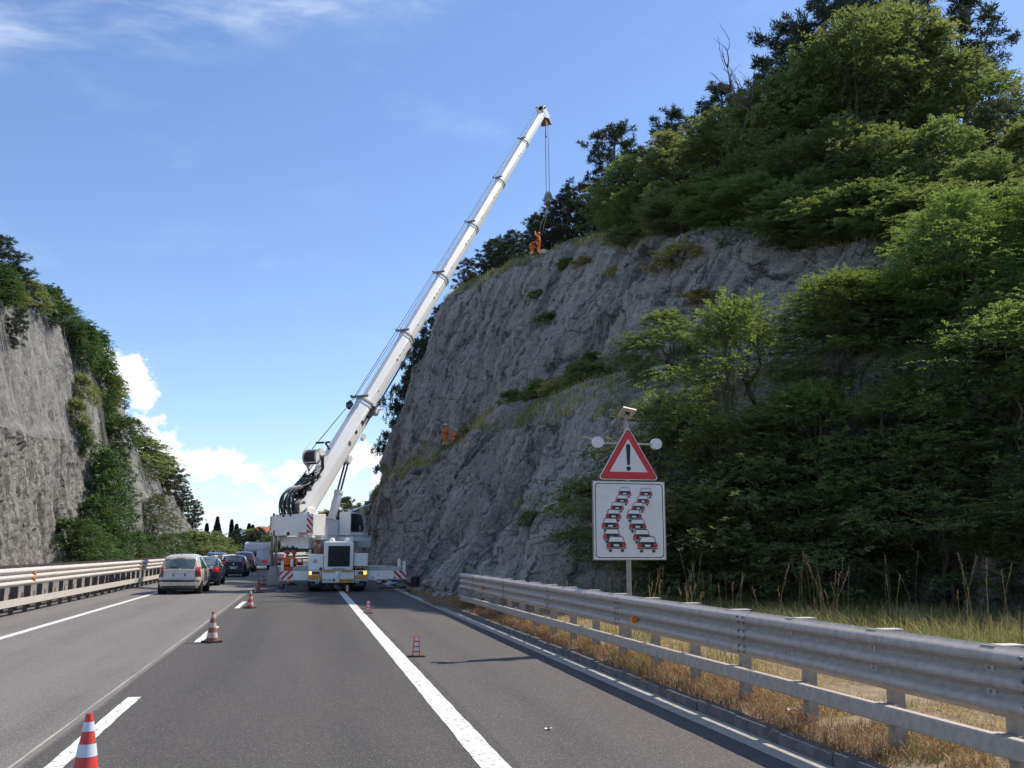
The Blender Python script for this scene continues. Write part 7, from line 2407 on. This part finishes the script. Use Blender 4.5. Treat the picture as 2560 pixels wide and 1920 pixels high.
# house with red roof
hs = empty('house', (-12.6, 322, 0), R(14), 'yellow plastered house with a red tiled hip roof among the cypresses', 'house')
mb = MB(); mb.box((-4.6, 0, 0), (4.6, 9, 7.0)); mb.build('wall', M['plaster'], hs)
mb = MB(); mb.box((-5.0, -.4, 7.0), (5.0, 9.4, 7.3)); mb.build('eaves', M['plate_white'], hs)
mb = MB(); mb.add([(-5.2, -.6, 7.3), (5.2, -.6, 7.3), (5.2, 9.6, 7.3), (-5.2, 9.6, 7.3), (-1.2, 4.5, 9.3), (1.2, 4.5, 9.3)], [(0, 1, 5, 4), (1, 2, 5), (2, 3, 4, 5), (3, 0, 4), (3, 2, 1, 0)]); rf = mb.build('roof', M['roof_tile'], hs)
mb = MB(); mb.box((2.0, 4, 8.3), (2.5, 4.6, 9.6)); mb.build('chimney', M['plaster'], rf)
for x in (-3.1, 0, 3.1):
    for z in (1.0, 4.3):
        mb = MB(); mb.box((x - .55, -.05, z), (x + .55, .01, z + 1.5)); wn = mb.build('window', M['glass_dark'], hs)
        mb = MB(); mb.box((x - .65, -.10, z - .10), (x + .65, .0, z)); mb.build('sill', M['plate_white'], wn)

# ------------------------------------------------------------------ grass
def blades(name, X, Y, Z, hgt, wid, bend, mat, lean=.35, seed=0, label=None, cat=None, kind='stuff'):
    rng = np.random.default_rng(seed); n = len(X)
    a = rng.uniform(0, 6.283, n); l_ = np.abs(rng.normal(0, lean, n))
    d = nrm(np.stack([np.cos(a) * l_, np.sin(a) * l_, np.ones(n)], 1))
    b = np.stack([X, Y, Z], 1)
    sv = nrm(np.stack([-np.sin(a + rng.normal(0, .6, n)), np.cos(a), np.zeros(n)], 1)) * (wid * .5)[:, None]
    m1 = b + d * (hgt * .55)[:, None]
    out = np.stack([np.cos(a), np.sin(a), np.zeros(n)], 1)
    tip = b + d * hgt[:, None] + out * (bend * hgt)[:, None] - np.array([0, 0, 1.0]) * (bend * hgt * .5)[:, None]
    V = np.stack([b - sv, b + sv, m1 + sv * .7, m1 - sv * .7, tip], 1).reshape(-1, 3)
    i0 = np.arange(n)[:, None] * 5
    me = np_mesh(name, V, [i0 + np.array([[0, 1, 2, 3]]), i0 + np.array([[3, 2, 4]])], mat)
    o = mesh_obj(name, me); tag(o, label, cat, kind=kind); return o


rng = np.random.default_rng(77)


def verge_pts(n, x0, x1, y0, y1, power=1.0):
    Y = y0 + (y1 - y0) * rng.uniform(0, 1, n) ** power
    X = rng.uniform(x0, x1, n)
    xo_ = np.interp(Y, RY, RP[:, 1, 0]) + .6
    k = X < xo_
    X, Y = X[k], Y[k]
    i = np.clip(np.round((Y + 10) / .5).astype(int), 0, len(yy) - 1)
    Z = np.array([np.interp(a, Xv[j], Zv[j]) for a, j in zip(X, i)]) - .01
    return X, Y, Z


def patch(X, Y, s, seed):
    return fbm(np.stack([X / s, Y / s, np.zeros_like(X)], -1), 3, seed)


X, Y, Z = verge_pts(85000, 5.2, 11.0, 4.5, 24, 1.35)
k = patch(X, Y, 1.8, 3) > -.35
blades('mown_straw', X[k], Y[k], Z[k], rng.uniform(.05, .20, k.sum()), rng.uniform(.004, .010, k.sum()), rng.uniform(.1, .7, k.sum()), M['straw'], 1.6, 1, 'dry yellow mown grass lying behind the guardrail posts', 'grass')
X, Y, Z = verge_pts(42000, 4.58, 5.7, 4.0, 31, 1.25)
k = patch(X, Y, .9, 8) > -.25
blades('brown_grass', X[k], Y[k], Z[k], rng.uniform(.06, .22, k.sum()), rng.uniform(.004, .009, k.sum()), rng.uniform(.1, .7, k.sum()), M['straw_brown'], .8, 2, 'brown dry grass along the kerb under the guardrail', 'grass')
X, Y, Z = verge_pts(34000, 4.65, 12.5, 4.5, 30, 1.1)
pk_ = patch(X, Y, 1.3, 12)
k = ((pk_ > .22) | ((X > 8.2) & (pk_ > -.05)) | ((X < 6.4) & (Y > 12) & (Y < 20) & (pk_ > -.02)))
blades('green_grass', X[k], Y[k], Z[k], rng.uniform(.08, .30, k.sum()) * np.where(X[k] > 8, 1.5, 1), rng.uniform(.005, .012, k.sum()), rng.uniform(.1, .5, k.sum()), M['grass_green'], .5, 3, 'green grass tufts between the rail and the trees', 'grass')
X, Y, Z = verge_pts(15000, 8.8, 15.5, 13, 28, 1.0)
k = patch(X, Y, 1.5, 19) > -.3
blades('rough_grass', X[k], Y[k], Z[k], rng.uniform(.12, .55, k.sum()), rng.uniform(.008, .016, k.sum()), rng.uniform(.1, .6, k.sum()), M['grass_green'], .45, 4, 'rough green grass in front of the near trees', 'grass')
X, Y, Z = verge_pts(9000, 8.6, 14.5, 13, 27, 1.0)
blades('dry_tufts', X, Y, Z, rng.uniform(.2, .7, len(X)), rng.uniform(.006, .012, len(X)), rng.uniform(.1, .6, len(X)), M['grass_dry'], .5, 14, 'dry blades mixed into the rough grass before the near trees', 'grass')
X, Y, Z = verge_pts(9000, 4.30, 5.6, 29, 45, 1.0)
Z = np.where(X < 4.66, np.where(X < 4.52, .006, .115), Z)
kk = (X > 4.5) | (patch(X, Y, 1.2, 27) > .05)
blades('plant_debris', X[kk], Y[kk], Z[kk], rng.uniform(.05, .16, kk.sum()), rng.uniform(.008, .02, kk.sum()), rng.uniform(.2, .8, kk.sum()), M['straw_brown'], 1.8, 15, 'brown plant debris in the gutter at the foot of the rock', 'debris')
# tall dry stalks, each with a seed head
def stalks(name, n, x0, x1, y0, y1, hmin, hmax, seed, label):
    pr = random.Random(seed); mb = MB()
    cl = [(pr.uniform(x0, x1), pr.uniform(y0, y1)) for _ in range(max(4, n // 4))]
    for i in range(n):
        cx_, cy_ = cl[pr.randrange(len(cl))]; x = cx_ + pr.gauss(0, .18); y = cy_ + pr.gauss(0, .18)
        if x > np.interp(y, RY, RP[:, 1, 0]) + .5: continue
        h_ = pr.uniform(hmin, hmax); a = pr.uniform(0, 6.28); l_ = pr.uniform(.02, .3)
        z = vz(x, y)
        p0 = Vector((x, y, z)); p1 = p0 + Vector((math.cos(a) * l_ * h_ * .35, math.sin(a) * l_ * h_ * .35, h_ * .6)); p2 = p0 + Vector((math.cos(a) * l_ * h_, math.sin(a) * l_ * h_, h_))
        mb.tube([p0, p1, p2], [.004, .0035, .002], 3)
        for q in range(6):
            s = p1.lerp(p2, .55 + .45 * q / 5); e = s + Vector((pr.uniform(-.03, .03), pr.uniform(-.03, .03), .05))
            mb.tube([s, s.lerp(e, .5), e], [.003, .007, .001], 3)
    o = mb.build(name, M['straw']); tag(o, label, 'grass', kind='stuff')


stalks('tall_dry_grass', 80, 8.5, 14.2, 15, 24, .7, 1.55, 5, 'tall dry grass stalks with seed heads before the dark trees')
stalks('tall_dry_grass', 45, 5.9, 8.8, 17, 29, .5, 1.0, 6, 'dry stalks behind the guardrail near the sign')
# dry grass on the ledge, rim and slope of the right rock
ry, rv = RV.shape[0], RV.shape[1]
ss_ = np.array([a.value for a in cliff_r.data.attributes['soil'].data]).reshape(ry, rv)
cand = np.argwhere((ss_ > .38) & (RV[..., 1] > 32) & (RV[..., 1] < 102) & (RV[..., 2] > 5) & (RV[..., 2] < 29) & (RV[..., 0] < 26))
pick = cand[rng.integers(0, len(cand), 52000)]
P_ = RV[pick[:, 0], pick[:, 1]]
nn = fbm(P_ / 2.2, 3, 33)
k = nn > -.08
P_ = P_[k]; n = len(P_); P_ = P_ + rng.normal(0, .12, P_.shape) * np.array([1, 1, .3])
mixk = fbm(P_ / 4.0, 2, 44) > .12
for msk, mt, nm, lb in ((~mixk, 'grass_dry', 'ledge_grass', 'dry yellow grass on the ledge and rim of the right rock'), (mixk, 'grass_green', 'ledge_grass', 'green grass on the ledge and rim of the right rock')):
    q = P_[msk]
    blades(nm, q[:, 0], q[:, 1], q[:, 2] - .05, rng.uniform(.2, .55, len(q)), rng.uniform(.02, .045, len(q)), rng.uniform(.1, .6, len(q)), M[mt], .5, 9, lb, 'grass')
# loose stones and litter at the foot of the rock
ico = []
for k in range(4):
    mb = MB(); pr = random.Random(k)
    mb.lathe([(.02, -.5), (.6, -.45), (.95, -.1), (.9, .3), (.45, .6), (.02, .62)], n=7)
    mb.v = [(a * pr.uniform(.75, 1.2), b * pr.uniform(.75, 1.2), c * pr.uniform(.7, 1.1)) for a, b, c in mb.v]
    me = bpy.data.meshes.new('stone'); me.from_pydata(mb.v, [], mb.f); me.materials.append(M['stone']); ico.append(me)
for i in range(46):
    y = rg.uniform(31.5, 44); x = float(np.interp(y, RY, RP[:, 1, 0])) - rg.uniform(-.1, .75)
    if x < 4.75: x = 4.75 + rg.uniform(0, .3)
    s = rg.uniform(.04, .17)
    o = mesh_obj('loose_stone', ico[i % 4]); o.location = (x, y, vz(x, y) + s * .3); o.scale = (s, s * rg.uniform(.8, 1.3), s * .8); o.rotation_euler = (rg.uniform(-.4, .4), rg.uniform(-.4, .4), rg.uniform(0, 6))
    tag(o, 'small grey stone fallen at the foot of the right rock', 'stone', 'stones at the foot of the rock')
for (x, y, s, lb) in ((5.6, 8.6, .05, 'white paper scrap in the dry grass by the nearest post'), (5.15, 9.9, .05, 'pale scrap of litter under the lower rail'), (5.9, 27.0, .12, 'white plastic bag behind the guardrail end'), (2.55, 10.2, .035, 'tiny pale scrap on the shoulder asphalt')):
    mb = MB(); pr = random.Random(int(x * 100))
    for i in range(4):
        for j in range(4): mb.v.append(((i - 1.5) * s * .7, (j - 1.5) * s * .6, pr.uniform(0, s * .7)))
    for i in range(3):
        for j in range(3): mb.f.append((i * 4 + j, (i + 1) * 4 + j, (i + 1) * 4 + j + 1, i * 4 + j + 1)); mb.mi.append(0)
    o = mb.build('litter', M['litter_white'], smooth=False); o.location = (x, y, (vz(x, y) + .03) if x > 4.7 else .006); tag(o, lb, 'litter')
